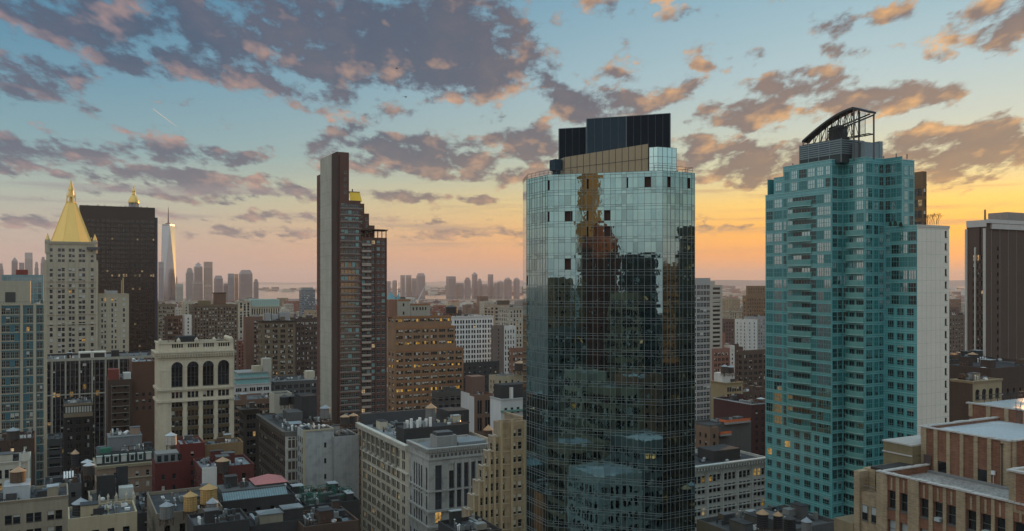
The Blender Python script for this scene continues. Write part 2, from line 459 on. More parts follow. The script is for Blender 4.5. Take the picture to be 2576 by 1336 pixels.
    def tier(s, x0, y0, x1, y1, z0, z1, N=None, W=None, E=None, S=None, par=.9, t=.35, roof=None):
        s.facade('N', (x0, y0), (1, 0), (0, -1), x1 - x0, z0, z1, N)
        s.facade('W', (x0, y1), (0, -1), (-1, 0), y1 - y0, z0, z1, W)
        s.facade('E', (x1, y0), (0, 1), (1, 0), y1 - y0, z0, z1, E)
        s.facade('S', (x1, y1), (-1, 0), (0, 1), x1 - x0, z0, z1, S)
        i0, j0, i1, j1 = x0 + t, y0 + t, x1 - t, y1 - t; zr = z1 - par
        O = [(x0, y0), (x1, y0), (x1, y1), (x0, y1)]; I = [(i0, j0), (i1, j0), (i1, j1), (i0, j1)]
        for k in range(4):
            k2 = (k + 1) % 4
            s.w.q([(*O[k], z1), (*O[k2], z1), (*I[k2], z1), (*I[k], z1)])
            s.w.q([(*I[k], z1), (*I[k2], z1), (*I[k2], zr), (*I[k], zr)])
        (s.rf if roof is None else roof).q([(*p, zr) for p in I])
    def band(s, x0, y0, x1, y1, z0, z1, p=.25, faces='NW', mb=None, m=0):
        mb = mb or s.trim
        xa = x0 - p if 'W' in faces else x0; xb = x1 + p if 'E' in faces else x1
        if 'N' in faces: mb.box(xa, y0 - p, z0, xb, y0 + .06, z1, m)
        if 'W' in faces: mb.box(x0 - p, y0 + .06, z0, x0 + .06, y1, z1, m)
        if 'E' in faces: mb.box(x1 - .06, y0 + .06, z0, x1 + p, y1, z1, m)
    def cornice(s, x0, y0, x1, y1, z, p=.8, h=1.2, faces='NW', dent=0.0, mb=None):
        mb = mb or s.trim
        s.band(x0, y0, x1, y1, z - h, z - h * .55, p * .35, faces, mb)
        s.band(x0, y0, x1, y1, z - h * .55, z - h * .2, p * .7, faces, mb)
        s.band(x0, y0, x1, y1, z - h * .2, z + .07, p, faces, mb)
        if dent:
            if 'N' in faces:
                n = int((x1 - x0) / dent)
                for i in range(n):
                    x = x0 + (i + .3) * (x1 - x0) / n
                    mb.box(x, y0 - p * .9, z - h * .95, x + dent * .4, y0 - p * .2, z - h * .21)
            if 'W' in faces:
                n = int((y1 - y0) / dent)
                for i in range(n):
                    y = y0 + (i + .3) * (y1 - y0) / n
                    mb.box(x0 - p * .9, y, z - h * .95, x0 - p * .2, y + dent * .4, z - h * .21)
    def piers(s, face, us, w, p, z0, z1, x0=0.0, y0=0.0, x1=None, y1=None, mb=None):
        mb = mb or s.trim
        for u in us:
            if face == 'N': mb.box(x0 + u - w / 2, y0 - p, z0, x0 + u + w / 2, y0 + .04, z1)
            elif face == 'W': mb.box(x0 - p, y0 + u - w / 2, z0, x0 + .04, y0 + u + w / 2, z1)
    def part(s, name, mb, mats, smooth=False, label=None):
        o = mb.build(name, mats, s.root, smooth)
        if o and label: o['label'] = label
        return o
    def box(s, name, x0, y0, z0, x1, y1, z1, mat, label=None):
        mb = MB(); mb.box(x0, y0, z0, x1, y1, z1); return s.part(name, mb, mat, label=label)
    def clutter(s, x0, y0, x1, y1, z, n=5, dark=False):
        """roof plant: stair bulkheads, ducts, condensers, vent pipes, hatches"""
        rn = s.rnd
        w, l = x1 - x0, y1 - y0
        if w < 3 or l < 3: return
        used = []
        if s.oy < 350: n = int(n * 2.2) + 4
        elif s.oy < 750: n = int(n * 1.5) + 2
        for i in range(n):
            kind = rn.choice(['bulkhead', 'duct', 'duct', 'condenser', 'condenser', 'vent_pipe', 'vent_pipe', 'hatch', 'skylight', 'fan', 'pipe_run', 'pipe_run', 'dunnage', 'aerial', 'low_wall'])
            for _ in range(8):
                x = rn.uniform(x0 + .6, x1 - 1.2); y = rn.uniform(y0 + .6, y1 - 1.2)
                if all(abs(x - q[0]) > 2.2 or abs(y - q[1]) > 2.2 for q in used): break
            used.append((x, y))
            mb = MB(); zz = z + .01
            if kind == 'bulkhead':
                bw, bl, bh = rn.uniform(2.2, 4), rn.uniform(2.5, 5), rn.uniform(2.3, 3.6)
                bw = min(bw, x1 - x - .3); bl = min(bl, y1 - y - .3)
                if bw < 1 or bl < 1: continue
                mb.box(x, y, zz, x + bw, y + bl, zz + bh); mb.box(x - .12, y - .12, zz + bh + .003, x + bw + .12, y + bl + .12, zz + bh + .16, 1)
                s.part('bulkhead', mb, [s.wall, rn.choice([TAR, ROOF_L, ROOF_G])])
            elif kind == 'duct':
                L = min(rn.uniform(3, 8), y1 - y - .3)
                if L < 1.5: continue
                mb.box(x, y, zz + .4, x + .7, y + L, zz + 1.1); mb.box(x, y, zz + 1.103, x + .7, y + .8, zz + 2.0)
                for k in range(int(L / 1.5)): mb.box(x + .1, y + .3 + k * 1.5, zz, x + .6, y + .4 + k * 1.5, zz + .4)
                s.part('duct', mb, GALV)
            elif kind == 'condenser':
                for k in range(rn.randint(1, 3)):
                    xx = x + k * 1.25
                    if xx + 1 > x1: break
                    mb.box(xx, y, zz + .25, xx + 1.0, y + 1.0, zz + 1.35); mb.frus(xx + .5, y + .5, zz + 1.353, zz + 1.5, .42, .42, 10, 1)
                    mb.box(xx + .1, y + .1, zz, xx + .2, y + .9, zz + .25, 1); mb.box(xx + .8, y + .1, zz, xx + .9, y + .9, zz + .25, 1)
                s.part('condenser', mb, [rn.choice([GALV, WHITE, STEEL]), STEEL])
            elif kind == 'vent_pipe':
                for k in range(rn.randint(2, 4)):
                    yy = y + k * .9
                    if yy > y1: break
                    hh = rn.uniform(.8, 1.9)
                    mb.frus(x, yy, zz, zz + hh, .16, .16, 8); mb.frus(x, yy, zz + hh + .05, zz + hh + .3, .32, .05, 8)
                s.part('vent_pipe', mb, rn.choice([GALV, WHITE, RUST]))
            elif kind == 'hatch':
                mb.box(x, y, zz, x + 1.2, y + 1.0, zz + .5); mb.box(x - .08, y - .08, zz + .503, x + 1.28, y + 1.08, zz + .58)
                s.part('hatch', mb, rn.choice([STEEL, GALV, WHITE]))
            elif kind == 'pipe_run':
                L = rn.uniform(3, 9); ax = rn.random() < .5
                xe, ye = (min(x + L, x1 - .3), y) if ax else (x, min(y + L, y1 - .3))
                for o in (0, .3, .6)[:rn.randint(1, 3)]:
                    p, q = ((x, y + o, zz + .35), (xe, y + o, zz + .35)) if ax else ((x + o, y, zz + .35), (x + o, ye, zz + .35))
                    mb.bar(p, q, .14); mb.bar((p[0], p[1], zz), p, .12); mb.bar((q[0], q[1], zz), q, .12)
                s.part('pipe_run', mb, rn.choice([GALV, RUST, DARKP, WHITE]))
            elif kind == 'dunnage':
                for o in (0, 1.8): mb.bar((x, y + o, zz + .9), (min(x + 4, x1), y + o, zz + .9), .22); mb.bar((x + .3, y + o, zz), (x + .3, y + o, zz + .9), .2); mb.bar((min(x + 3.6, x1 - .2), y + o, zz), (min(x + 3.6, x1 - .2), y + o, zz + .9), .2)
                mb.box(x + .6, y - .1, zz + 1.02, min(x + 3.2, x1 - .3), y + 1.9, zz + 2.3)
                s.part('roof_plant', mb, rn.choice([STEEL, GALV, DARKP, RUST]))
            elif kind == 'aerial':
                h = rn.uniform(2, 4.5); mb.bar((x, y, zz), (x, y, zz + h), .07)
                for k in range(4): mb.bar((x - .5 + k * .05, y, zz + h * .7 + k * .25), (x + .5 - k * .05, y, zz + h * .7 + k * .25), .04)
                s.part('aerial', mb, STEEL)
            elif kind == 'low_wall':
                L = min(rn.uniform(3, 8), y1 - y - .2); mb.box(x, y, zz, x + .3, y + L, zz + rn.uniform(.6, 1.3)); s.part('party_parapet', mb, s.wall)
            elif kind == 'fan':
                mb.frus(x, y, zz, zz + .5, .45, .45, 12); mb.frus(x, y, zz + .5, zz + 1.0, .75, .6, 12); mb.frus(x, y, zz + 1.0, zz + 1.2, .6, .1, 12)
                s.part('exhaust_fan', mb, rn.choice([GALV, WHITE]))
            else:
                mb.box(x, y, zz, x + 1.6, y + 2.2, zz + .5)
                mb.q([(x, y, zz + .503), (x + 1.6, y, zz + .503), (x + 1.6, y + 1.1, zz + 1.0), (x, y + 1.1, zz + 1.0)], 1)
                mb.q([(x, y + 1.1, zz + 1.0), (x + 1.6, y + 1.1, zz + 1.0), (x + 1.6, y + 2.2, zz + .503), (x, y + 2.2, zz + .503)], 1)
                s.part('skylight', mb, [STEEL, GLASS_B])
    def done(s, cap=100, ymax=1336, hide=None, roofm=None):
        mats = [s.frame, s.glz, s.blind, s.lit]
        rows = []
        for wdw in s.wins:
            loc, rz, w, h, var, st, r = wdw
            X, Y = s.wp(loc[0], loc[1])
            k = 0.0
            if Y > 5:
                px, py = CX + F * X / Y, HY + F * (H - loc[2]) / Y
                ang = rz + TH - math.pi / 2
                n = (math.cos(ang), math.sin(ang)); D = math.hypot(X, Y)
                fc = -(n[0] * X + n[1] * Y) / D
                if fc > .02 and -20 < px < 2596 and 0 < py < ymax and not (hide and hide(px, py)): k = w * h * fc / (D * D)
            rows.append((k, wdw))
        rows.sort(key=lambda t: -t[0])
        rest = MB()
        for i, (k, wdw) in enumerate(rows):
            loc, rz, w, h, var, st, r = wdw
            if i < cap and k > 0:
                o = bpy.data.objects.new('window', win_mesh(st, w, h, var, r, mats)); COL.objects.link(o)
                o.parent = s.root; o.location = loc; o.rotation_euler = (0, 0, rz)
            else:
                M = Matrix.Translation(loc) @ Matrix.Rotation(rz, 4, 'Z')
                rest.tf(win_geo(st, w, h, var, r), M)
        o = s.part('windows', rest, mats)
        if o: o['kind'] = 'stuff'
        s.part('wall', s.w, s.wall)
        s.part('roof', s.rf, roofm or s.roofm)
        s.part('trim', s.trim, s.trimm or s.wall)
        return s
def hash_(t):
    h = 7
    for ch in t: h = (h * 31 + ord(ch)) % 1000003
    return h
# ------------------------------------------------------------------ ground, river, far shore
def setting():
    g = MB(); g.q([(-25900, -2400, 0), (25900, -2400, 0), (25900, 41900, 0), (-25900, 41900, 0)])
    def gm(T):
        co = objco(T)
        a = T.noise(co, .004, 8, .7); b = T.noise(co, .05, 5, .6)
        col = T.ramp(a, [(.3, (.05, .05, .052)), (.5, (.09, .085, .08)), (.7, (.13, .12, .11))])
        k = T.m('MULTIPLY_ADD', b, .8, .6)
        return princ(T, T.mix(1.0, col, T.xyz(k, k, k), 'MULTIPLY'), .9)
    o = g.build('ground', _mat('ground', gm)); o['kind'] = 'structure'
    def wm(T):
        co = objco(T)
        return princ(T, (.05, .06, .065), .12, spec=.6, IOR=1.33, bump=T.noise(co, .05, 4, .6), bstr=.08, bdist=1.0)
    wmat = _mat('river_water', wm)
    rv = MB()
    pts = [(-9000, 8200), (-2600, 5600), (-1200, 5500), (0, 5450), (1500, 5600), (4500, 4600), (9000, 3200), (9000, 4300), (4500, 5900), (1500, 6800), (0, 6700), (-900, 7000), (-1500, 8500), (-2000, 16000), (-3600, 30000), (-16000, 34000), (-14000, 14000)]
    rv.q([(x, y, .8) for x, y in pts])
    o = rv.build('river', wmat); o['kind'] = 'structure'
    hm = masonry((.10, .10, .09), .3, 0)
    hl = MB(); rn = random.Random(5)
    def ridge(x0, x1, y, dy, h0, h1, seed, n=90):
        rr = random.Random(seed); ph = [rr.uniform(0, 6) for _ in range(5)]
        for i in range(n):
            xs = [x0 + (x1 - x0) * (i + j) / n for j in (0, 1)]
            hs = []
            for x in xs:
                t = x / 2500.0
                e = min(1, (x - x0) / 2500 + .03, (x1 - x) / 2500 + .03)
                hs.append((h0 + (h1 - h0) * (.5 + .25 * math.sin(t + ph[0]) + .15 * math.sin(2.7 * t + ph[1]) + .1 * math.sin(6.1 * t + ph[2]))) * max(.05, e))
            hl.q([(xs[0], y, .5), (xs[1], y, .5), (xs[1], y + dy, hs[1]), (xs[0], y + dy, hs[0])])
            hl.q([(xs[0], y + dy, hs[0]), (xs[1], y + dy, hs[1]), (xs[1], y + 3 * dy, .5), (xs[0], y + 3 * dy, .5)])
    ridge(-16000, 2000, 36000, 900, 60, 170, 3)
    ridge(-1500, 22000, 21000, 1200, 120, 230, 8)
    ridge(4000, 15000, 9000, 600, 30, 75, 11)
    o = hl.build('hills', hm, smooth=True); o['kind'] = 'structure'
setting()
# ------------------------------------------------------------------ curtain walls
def curtain(root, P0, P1, z0, z1, xs, zs, gmat, fmat, mw=.06, proud=.05, jit=.012, seed=1, skip=None, name='glass_face', mname='mullion_grid', off=0.0):
    """panes between two plan points P0 -> P1 (outside on the right-hand side of P1 - P0), each pane set a hair out of true"""
    rn = random.Random(seed)
    L = math.hypot(P1[0] - P0[0], P1[1] - P0[1]); ux, uy = (P1[0] - P0[0]) / L, (P1[1] - P0[1]) / L
    nx, ny = uy, -ux
    def pt(u, z, o=0.0): return (P0[0] + ux * u + nx * (o + off), P0[1] + uy * u + ny * (o + off), z)
    g = MB()
    for i in range(len(xs) - 1):
        for j in range(len(zs) - 1):
            if skip and skip(i, j, xs[i], zs[j]): continue
            a, b, c = rn.gauss(0, jit), rn.gauss(0, jit), rn.gauss(0, jit * .6)
            g.q([pt(xs[i], zs[j], a), pt(xs[i + 1], zs[j], b), pt(xs[i + 1], zs[j + 1], b + c), pt(xs[i], zs[j + 1], a + c)], rn.choice((0, 0, 0, 1, 1, 2, 2, 3)) if isinstance(gmat, list) else 0)
    go = g.build(name, gmat, root)
    f = MB()
    def bar(u0, za, u1, zb, p):
        q = [pt(u0, za, -.03), pt(u1, za, -.03), pt(u1, zb, -.03), pt(u0, zb, -.03)]; w = [pt(u0, za, p), pt(u1, za, p), pt(u1, zb, p), pt(u0, zb, p)]
        f.q(w)
        for k in range(4): f.q([q[k], q[(k + 1) % 4], w[(k + 1) % 4], w[k]])
    for x in xs: bar(max(0, x - mw / 2), zs[0], min(L, x + mw / 2), zs[-1], proud + jit * 2)
    for z in zs: bar(0, z - mw / 2, L, z + mw / 2, proud + jit * 2 + .004)
    fo = f.build(mname, fmat, root)
    return pt

def glass_tower():
    root = empty('glass_tower', (30.85, 175, 0), TH)
    tag(root, 'tall mirror-glass tower reflecting dark buildings, black boxes on its roof', 'skyscraper')
    def loc(X, Y):
        X -= 30.85; Y -= 175
        return (X * BX + Y * BY, X * AX + Y * AY)
    c73, s73 = math.cos(R(73)), math.sin(R(73))
    p1 = (0.0, 0.0); p2 = loc(30.85 - 24.3 * s73, 175 + 24.3 * c73)
    p3 = (p2[0], p2[1] + 9.3); q1 = (8.43, 0.0)
    zt = 132.6
    gm = [mirror((.33, .48, .49), bstr=.10, bscale=.6), mirror((.29, .425, .44), .02, bstr=.12, bscale=.7), mirror((.355, .50, .495), bstr=.08, bscale=.5), mirror((.26, .365, .365), .05, bstr=.12, bscale=.6)]; fm = plain((.18, .205, .21), .5, .2)
    FH = 3.34
    zs = []; z = zt
    while z > 20:
        zs += [z, z - .45, z - 1.15]; z -= FH
    zs = zs[:-2]
    zs = sorted(zs)
    def grid(L, pat):
        xs = [0.0]; i = 0
        while xs[-1] < L - .5: xs.append(xs[-1] + pat[i % len(pat)]); i += 1
        k = L / xs[-1]
        return [x * k for x in xs]
    opens = {'front': [], 'left': [], 'right': []}
    def face(P0, P1, pat, seed, op, mat=gm):
        L = math.hypot(P1[0] - P0[0], P1[1] - P0[1]); xs = grid(L, pat)
        n = len(xs) - 1
        op = [(min(range(n), key=lambda k: abs((xs[k] + xs[k + 1]) / 2 - u)), wd, jj) for (u, wd, jj) in op]
        holes = set((i, jj) for i, wd, jj in op)
        nz = len(zs) - 1
        def sk(i, j, x, z): return (i, nz - 1 - j) in holes
        curtain(root, P0, P1, zs[0], zs[-1], xs, zs, mat, fm, seed=seed, skip=sk, name='glass_face', jit=.0016)
        ux, uy = (P1[0] - P0[0]) / L, (P1[1] - P0[1]) / L
        for (i, wd, jj) in op:
            j = nz - 1 - jj; wp = xs[i + 1] - xs[i]
            if wd < wp * .8:
                m2 = MB(); q0, q1 = xs[i] + wd, xs[i + 1]
                m2.q([(P0[0] + ux * q0, P0[1] + uy * q0, zs[j]), (P0[0] + ux * q1, P0[1] + uy * q1, zs[j]), (P0[0] + ux * q1, P0[1] + uy * q1, zs[j + 1]), (P0[0] + ux * q0, P0[1] + uy * q0, zs[j + 1])]); m2.build('sash', mat[0], root)
            else: wd = wp
            if not (0 <= i < n and 0 <= j < nz): continue
            mb = MB()
            a = (P0[0] + ux * xs[i] - uy * .5, P0[1] + uy * xs[i] + ux * .5); b = (P0[0] + ux * (xs[i] + wd) - uy * .5, P0[1] + uy * (xs[i] + wd) + ux * .5)
            A0 = (P0[0] + ux * xs[i], P0[1] + uy * xs[i]); B0 = (P0[0] + ux * (xs[i] + wd), P0[1] + uy * (xs[i] + wd))
            za, zb = zs[j], zs[j + 1]
            mb.q([(*a, za), (*b, za), (*b, zb), (*a, zb)])
            mb.q([(*A0, za), (*a, za), (*a, zb), (*A0, zb)]); mb.q([(*B0, za), (*b, za), (*b, zb), (*B0, zb)])
            mb.q([(*A0, za), (*B0, za), (*b, za), (*a, za)]); mb.q([(*A0, zb), (*B0, zb), (*b, zb), (*a, zb)])
            mb.build('open_window', plain((.05, .022, .016), .8), root)
    # open sashes: (distance along the face, width, row from the top; every third row is a tall light)
    pat = [1.35, 1.0, 1.35, 1.35, 1.0, 1.35, 1.0]
    face(p2, p1, pat, 3, [(1.2, .45, 2), (9.6, .45, 2), (17.6, .35, 2), (20.9, 2, 2), (1.2, .4, 8), (4.07, 2, 8), (5.8, .35, 8), (9.6, .4, 8), (13.0, 2, 8), (13.0, 2, 11), (9.6, .4, 11), (4.07, 2, 17)])
    face(p3, p2, [1.3, 1.0, 1.3, .9], 4, [(.6, .6, 20)])
    face(p1, q1, [1.2, .9, 1.2], 5, [(1.3, .7, 2), (6.8, .8, 2)])
    E = (q1[0], 24.0); B = (p2[0] + 4, p3[1] + 9)
    m = MB()
    for (a, b) in ((q1, E), (E, B), (B, p3)): m.q([(*a, 12), (*b, 12), (*b, zt), (*a, zt)])
    m.build('rear_wall', gm[0], root)
    core = MB(); ins = [(p1[0] - .3, p1[1] + 1.1), (q1[0] - .9, q1[1] + 1), (E[0] - .9, E[1] - .6), (B[0] + .4, B[1] - .9), (p3[0] + .9, p3[1] - .2), (p2[0] + .9, p2[1] + .6)]
    core.prism(ins, 12, zt - .5); core.build('floor_core', plain((.03, .03, .03), .9), root)
    rf = MB(); rf.q([(*p, zt - .08) for p in (p1, q1, E, B, p3, p2)]); rf.build('roof', ROOF_G, root)
    # penthouse: tan panelled wall whose top slopes, then a glazed bay
    def on(px, d):   # local plan point of a picture column at depth d
        return loc(kx(px) * d, d)
    dpl, dpr = 186.0, 181.0
    a, b = on(1420, dpl), on(1631, dpr)
    tan = plain((.30, .235, .15), .35, .2, var=.1)
    mb = MB(); za, zb = zof(397, dpl), zof(363, dpr)
    a2, b2 = (a[0] + 2, a[1] + 9), (b[0] + 5, b[1] + 7)
    z0 = zt - .06
    mb.q([(*a, z0), (*b, z0), (*b, zb), (*a, za)]); mb.q([(*b, z0), (*b2, z0), (*b2, zb), (*b, zb)]); mb.q([(*a2, z0), (*a, z0), (*a, za), (*a2, za)]); mb.q([(*a, za), (*b, zb), (*b2, zb), (*a2, za)]); mb.q([(*b2, z0), (*a2, z0), (*a2, za), (*b2, zb)])
    mb.build('panelled_penthouse', tan, root)
    f = MB(); n = 13; L = math.hypot(b[0] - a[0], b[1] - a[1]); nx, ny = (b[1] - a[1]) / L, -(b[0] - a[0]) / L
    for i in range(n + 1):
        t = i / n; x, y = a[0] + (b[0] - a[0]) * t, a[1] + (b[1] - a[1]) * t
        f.bar((x + nx * .03, y + ny * .03, z0), (x + nx * .03, y + ny * .03, za + (zb - za) * t), .07)
    zl = zof(424, 183)
    f.bar((a[0] + nx * .04, a[1] + ny * .04, zof(425, dpl)), (b[0] + nx * .04, b[1] + ny * .04, zof(400, dpr)), .08)
    f.build('panel_joints', FRM_D, root)
    c, e = on(1702, 181.0 + 2.5), None
    g1 = on(1633, 180.3); g2 = on(1655, 179.3); g3 = on(1702, 181.2)
    zz = zof(371, 179.5)
    zsb = [z0, z0 + 1.3, z0 + 2.2, z0 + 3.6, zz]
    for (u, v_, sd) in ((g1, g2, 1), (g2, g3, 2)):
        L = math.hypot(v_[0] - u[0], v_[1] - u[1]); nn = max(2, int(L / .95))
        curtain(root, u, v_, z0, zz, [L * i / nn for i in range(nn + 1)], zsb, mirror((.55, .72, .72), bstr=.03), fm, seed=sd, jit=.003, name='penthouse_glass', mname='penthouse_mullions')
    m = MB(); m.prism([(g1[0] + .6, g1[1] + .6), (g2[0] + .2, g2[1] + .5), (g3[0] - .5, g3[1] + .5), (g3[0] + .4, g3[1] + 6), (g1[0] + 2, g1[1] + 7)], z0, zz - .05); m.build('penthouse_core', plain((.05, .06, .06), .8), root)
    # black plant boxes
    def pbox(nm, pxs, dl, dr, ytl, ytr, deep, mats, z0=z0, side=None):
        a, b = on(pxs[0], dl), on(pxs[1], dr); L = math.hypot(b[0] - a[0], b[1] - a[1]); nx, ny = -(b[1] - a[1]) / L, (b[0] - a[0]) / L
        za, zb = zof(ytl, dl), zof(ytr, dr)
        A, B, C, D = a, b, (b[0] + nx * deep, b[1] + ny * deep), (a[0] + nx * deep, a[1] + ny * deep)
        m = MB()
        m.q([(*A, z0), (*B, z0), (*B, zb), (*A, za)]); m.q([(*B, z0), (*C, z0), (*C, zb), (*B, zb)]); m.q([(*C, z0), (*D, z0), (*D, za), (*C, zb)]); m.q([(*D, z0), (*A, z0), (*A, za), (*D, za)]); m.q([(*A, za), (*B, zb), (*C, zb), (*D, za)])
        m.build(nm, mats, root)
        r = MB()
        for (p, q, zp, zq) in ((A, B, za, zb), (B, C, zb, zb), (D, A, za, za)): r.bar((*p, zp + .05), (*q, zq + .05), .14)
        r.bar((A[0], A[1], z0), (A[0], A[1], za), .16); r.bar((B[0], B[1], z0), (B[0], B[1], zb), .16)
        L_ = math.hypot(B[0] - A[0], B[1] - A[1]); nn = max(2, int(L_ / 1.5))
        for i in range(1, nn):
            t = i / nn; x, y = A[0] + (B[0] - A[0]) * t - nx * .02, A[1] + (B[1] - A[1]) * t - ny * .02; r.bar((x, y, z0), (x, y, za + (zb - za) * t - .1), .04)
        r.build('box_edge', plain((.14, .16, .18), .4, .3), root)
    slate = plain((.030, .052, .070), .8, var=.12, spec=.2); coal = plain((.010, .016, .024), .8, var=.15, spec=.2)
    pbox('plant_box', (1406, 1474), 189.5, 188, 326, 322, 6, coal)
    pbox('plant_box', (1476, 1575), 186.5, 185, 301, 294.5, 8, slate)
    pbox('plant_box', (1575.4, 1686), 184.95, 183.4, 294.4, 287, 8, coal)
    mb = MB(); x, y = on(1397, 186); mb.box(x, y, zof(428, 186), x + 1.8, y + 2.5, zof(401, 186)); mb.box(x + .5, y + .3, z0, x + 1.5, y + 2, zof(428, 186)); mb.build('equipment_box', slate, root)
    # roof railing
    def rail(pts, h=1.1, step=1.6):
        r = MB()
        for i in range(len(pts) - 1):
            p, q = pts[i], pts[i + 1]; L = math.hypot(q[0] - p[0], q[1] - p[1]); n = max(1, int(L / step))
            r.bar((*p, zt + h), (*q, zt + h), .07); r.bar((*p, zt + h * .5), (*q, zt + h * .5), .04)
            for k in range(n + 1):
                t = k / n; r.bar((p[0] + (q[0] - p[0]) * t, p[1] + (q[1] - p[1]) * t, zt), (p[0] + (q[0] - p[0]) * t, p[1] + (q[1] - p[1]) * t, zt + h), .06)
        r.build('railing', STEEL, root)
    ip2 = (p2[0] + 5.2, p2[1] - 1.6)
    rail([(B[0], B[1]), (p3[0] + .3, p3[1]), (p2[0] + .3, p2[1] + .3), ip2])
    rail([(p1[0] - 1.5, p1[1] + .8), (p1[0] + .2, p1[1] + .3), (q1[0] - .3, q1[1] + .3), (E[0] - .3, E[1])])
glass_tower()

# ------------------------------------------------------------------ the teal apartment tower
def teal_tower():
    ox, oy = 80.4, 215.0
    root = empty('teal_tower', (ox, oy, 0), TH)
    tag(root, 'teal glass apartment tower with balconies and a curved black canopy on top', 'skyscraper')
    teal = plain((.098, .335, .365), .20, var=.3, scale=.30, spec=.8)
    teal_d = plain((.028, .17, .185), .25, var=.25, spec=.7); line = plain((.25, .48, .485), .5)
    pale = masonry((.72, .68, .60), .15, .10)
    pane = mirror((.37, .48, .50), bstr=.07)
    wgl = glass((.010, .018, .022), .07, 1.55); blind = plain((.30, .33, .32), .7, var=.2)
    zt, zl = 140.6, 123.5
    V = [(0, 22.7), (0, 0), (4.0, 0), (4.0, -6.8), (11.1, -6.8)]
    V5 = (11.1, -11.9); V6 = (11.1, -16.0); V7 = (23.1, -16.0)
    FH = 3.06
    cr = random.Random(9)
    mats = [plain((.10, .27, .27), .5), wgl, blind, LIT, pane, teal_d]
    wall = MB(); bands = MB(); big = []
    def facade(P0, P1, z0, z1, low, cells, hi_cells, seed, fz=0.0):
        """cells: punched windows (centre fraction, width); above z=low the wall is glazed from floor to floor with the hi_cells panes"""
        L = math.hypot(P1[0] - P0[0], P1[1] - P0[1]); ux, uy = (P1[0] - P0[0]) / L, (P1[1] - P0[1]) / L; nx, ny = uy, -ux
        ang = math.atan2(uy, ux)
        def pt(u, z, o=0.0): return (P0[0] + ux * u + nx * o, P0[1] + uy * u + ny * o, z)
        wall.q([pt(0, z0), pt(L, z0), pt(L, z1), pt(0, z1)])
        z = z1 - .8; rn = random.Random(seed)
        def hbar(za, zb, p):
            bands.q([pt(-p, za, p), pt(L + p, za, p), pt(L + p, zb, p), pt(-p, zb, p)]); bands.q([pt(-p, zb, p), pt(L + p, zb, p), pt(L, zb, 0), pt(0, zb, 0)]); bands.q([pt(-p, za, p), pt(L + p, za, p), pt(L, za, 0), pt(0, za, 0)])
        hbar(z1 - .12, z1 + .05, .12)
        for u in [0.0] + [L]:
            pass
        while z > z0 + FH:
            hbar(z - .09, z, .09); hbar(z - .62, z - .55, .06)
            fb = z - FH
            up = fb > low
            for ci, (c, w, kind) in enumerate(hi_cells if up else cells):
                u = c * L; col = ((seed * 7 + ci * 5) % 11)
                if kind == 'g':       # floor-to-floor glazing
                    h = FH - .75; big.append((pt(u, fb + .10), ang, w, h, rn.choice('d' if kind == 'g' and ((seed == 2 and .36 < c < .72) or (seed == 4 and z < zt - 30)) and rn.random() < .8 else 'ppppq' if col < 6 else ('qqpqd' if col < 9 else 'dqdpd')), 'm3' if w > 1.6 else 'm2', -.04))
                else:
                    h = 1.72; big.append((pt(u, fb + .55), ang, w, h, rn.choice('ddddddddcd' + ('l' if rn.random() < .06 else 'd')), 'tri', -.03))
            # joints of the teal panels
            z = fb
        nj = max(2, int(L / 1.5))
        for k in range(nj + 1):
            u = L * k / nj; bands.q([pt(u - .025, z0, .035), pt(u + .025, z0, .035), pt(u + .025, z1, .035), pt(u - .025, z1, .035)])
    def row(n, w, k='w', m=.0): return [(m + (1 - 2 * m) * (i + .5) / n, w, k) for i in range(n)]
    z0 = 0
    # long avenue face: windows in six bays
    lowc = [(.09, 1.5, 'w'), (.25, 1.9, 'w'), (.42, 1.9, 'w'), (.60, 2.1, 'w'), (.76, 1.6, 'w'), (.91, 2.0, 'w')]
    hic = [(.08, 2.9, 'g'), (.205, 1.0, 'g'), (.30, 1.7, 'g'), (.43, 3.0, 'g'), (.575, 3.0, 'g'), (.70, 2.0, 'g'), (.82, 2.2, 'g'), (.935, 2.2, 'g')]
    # roof steps at the far end of the avenue face
    zs1, zs2 = zof(493, 235), zof(470, 233)
    y1, y2 = 19.6, 16.2
    facade((0, 22.7), (0, y1), z0, zs1, 70, [(.5, 1.6, 'w')], [(.5, 2.4, 'g')], 1)
    facade((0, y1), (0, 0), z0, zs1, 70, lowc, hic, 2)
    facade((0, y1), (0, y2), zs1 + .05, zt - 2.6, 0, [], [(.5, 2.4, 'g')], 11)
    facade((0, y2), (0, 0), zs1 + .05, zt, 0, [], [(.08, 1.6, 'g'), (.24, 2.2, 'g'), (.42, 2.6, 'g'), (.60, 2.4, 'g'), (.78, 2.2, 'g'), (.93, 1.5, 'g')], 12)
    facade(V[1], V[2], z0, zt, 60, [(.3, 1.0, 'w'), (.72, 1.0, 'w')], [(.27, 1.5, 'g'), (.73, 1.5, 'g')], 3)
    facade(V[2], V[3], z0, zt, 45, [(.2, 1.6, 'w'), (.5, 1.6, 'w'), (.8, 1.6, 'w')], [(.15, 1.5, 'g'), (.42, 1.6, 'g'), (.78, 2.2, 'g')], 4)
    facade(V[3], V[4], z0, zt, 40, [(.25, 2.0, 'w'), (.72, 2.0, 'w')], [(.2, 2.2, 'g'), (.55, 1.4, 'g'), (.82, 1.5, 'g')], 5)
    facade(V[4], V5, zl, zt, 0, [], [(.2, 1.4, 'g'), (.52, 1.5, 'g'), (.82, 1.2, 'g')], 6)
    facade(V[4], V6, z0, zl, 104, [(.2, 1.7, 'w'), (.5, 1.9, 'w'), (.80, 1.9, 'w')], [(.12, 1.2, 'g'), (.34, 2.2, 'g'), (.60, 2.2, 'g'), (.86, 2.2, 'g')], 7)
    # upper back part right of the bay
    facade(V5, (15.5, -11.9), zl, zt - .8, 0, [], [(.3, 1.4, 'g'), (.75, 1.3, 'g')], 8)
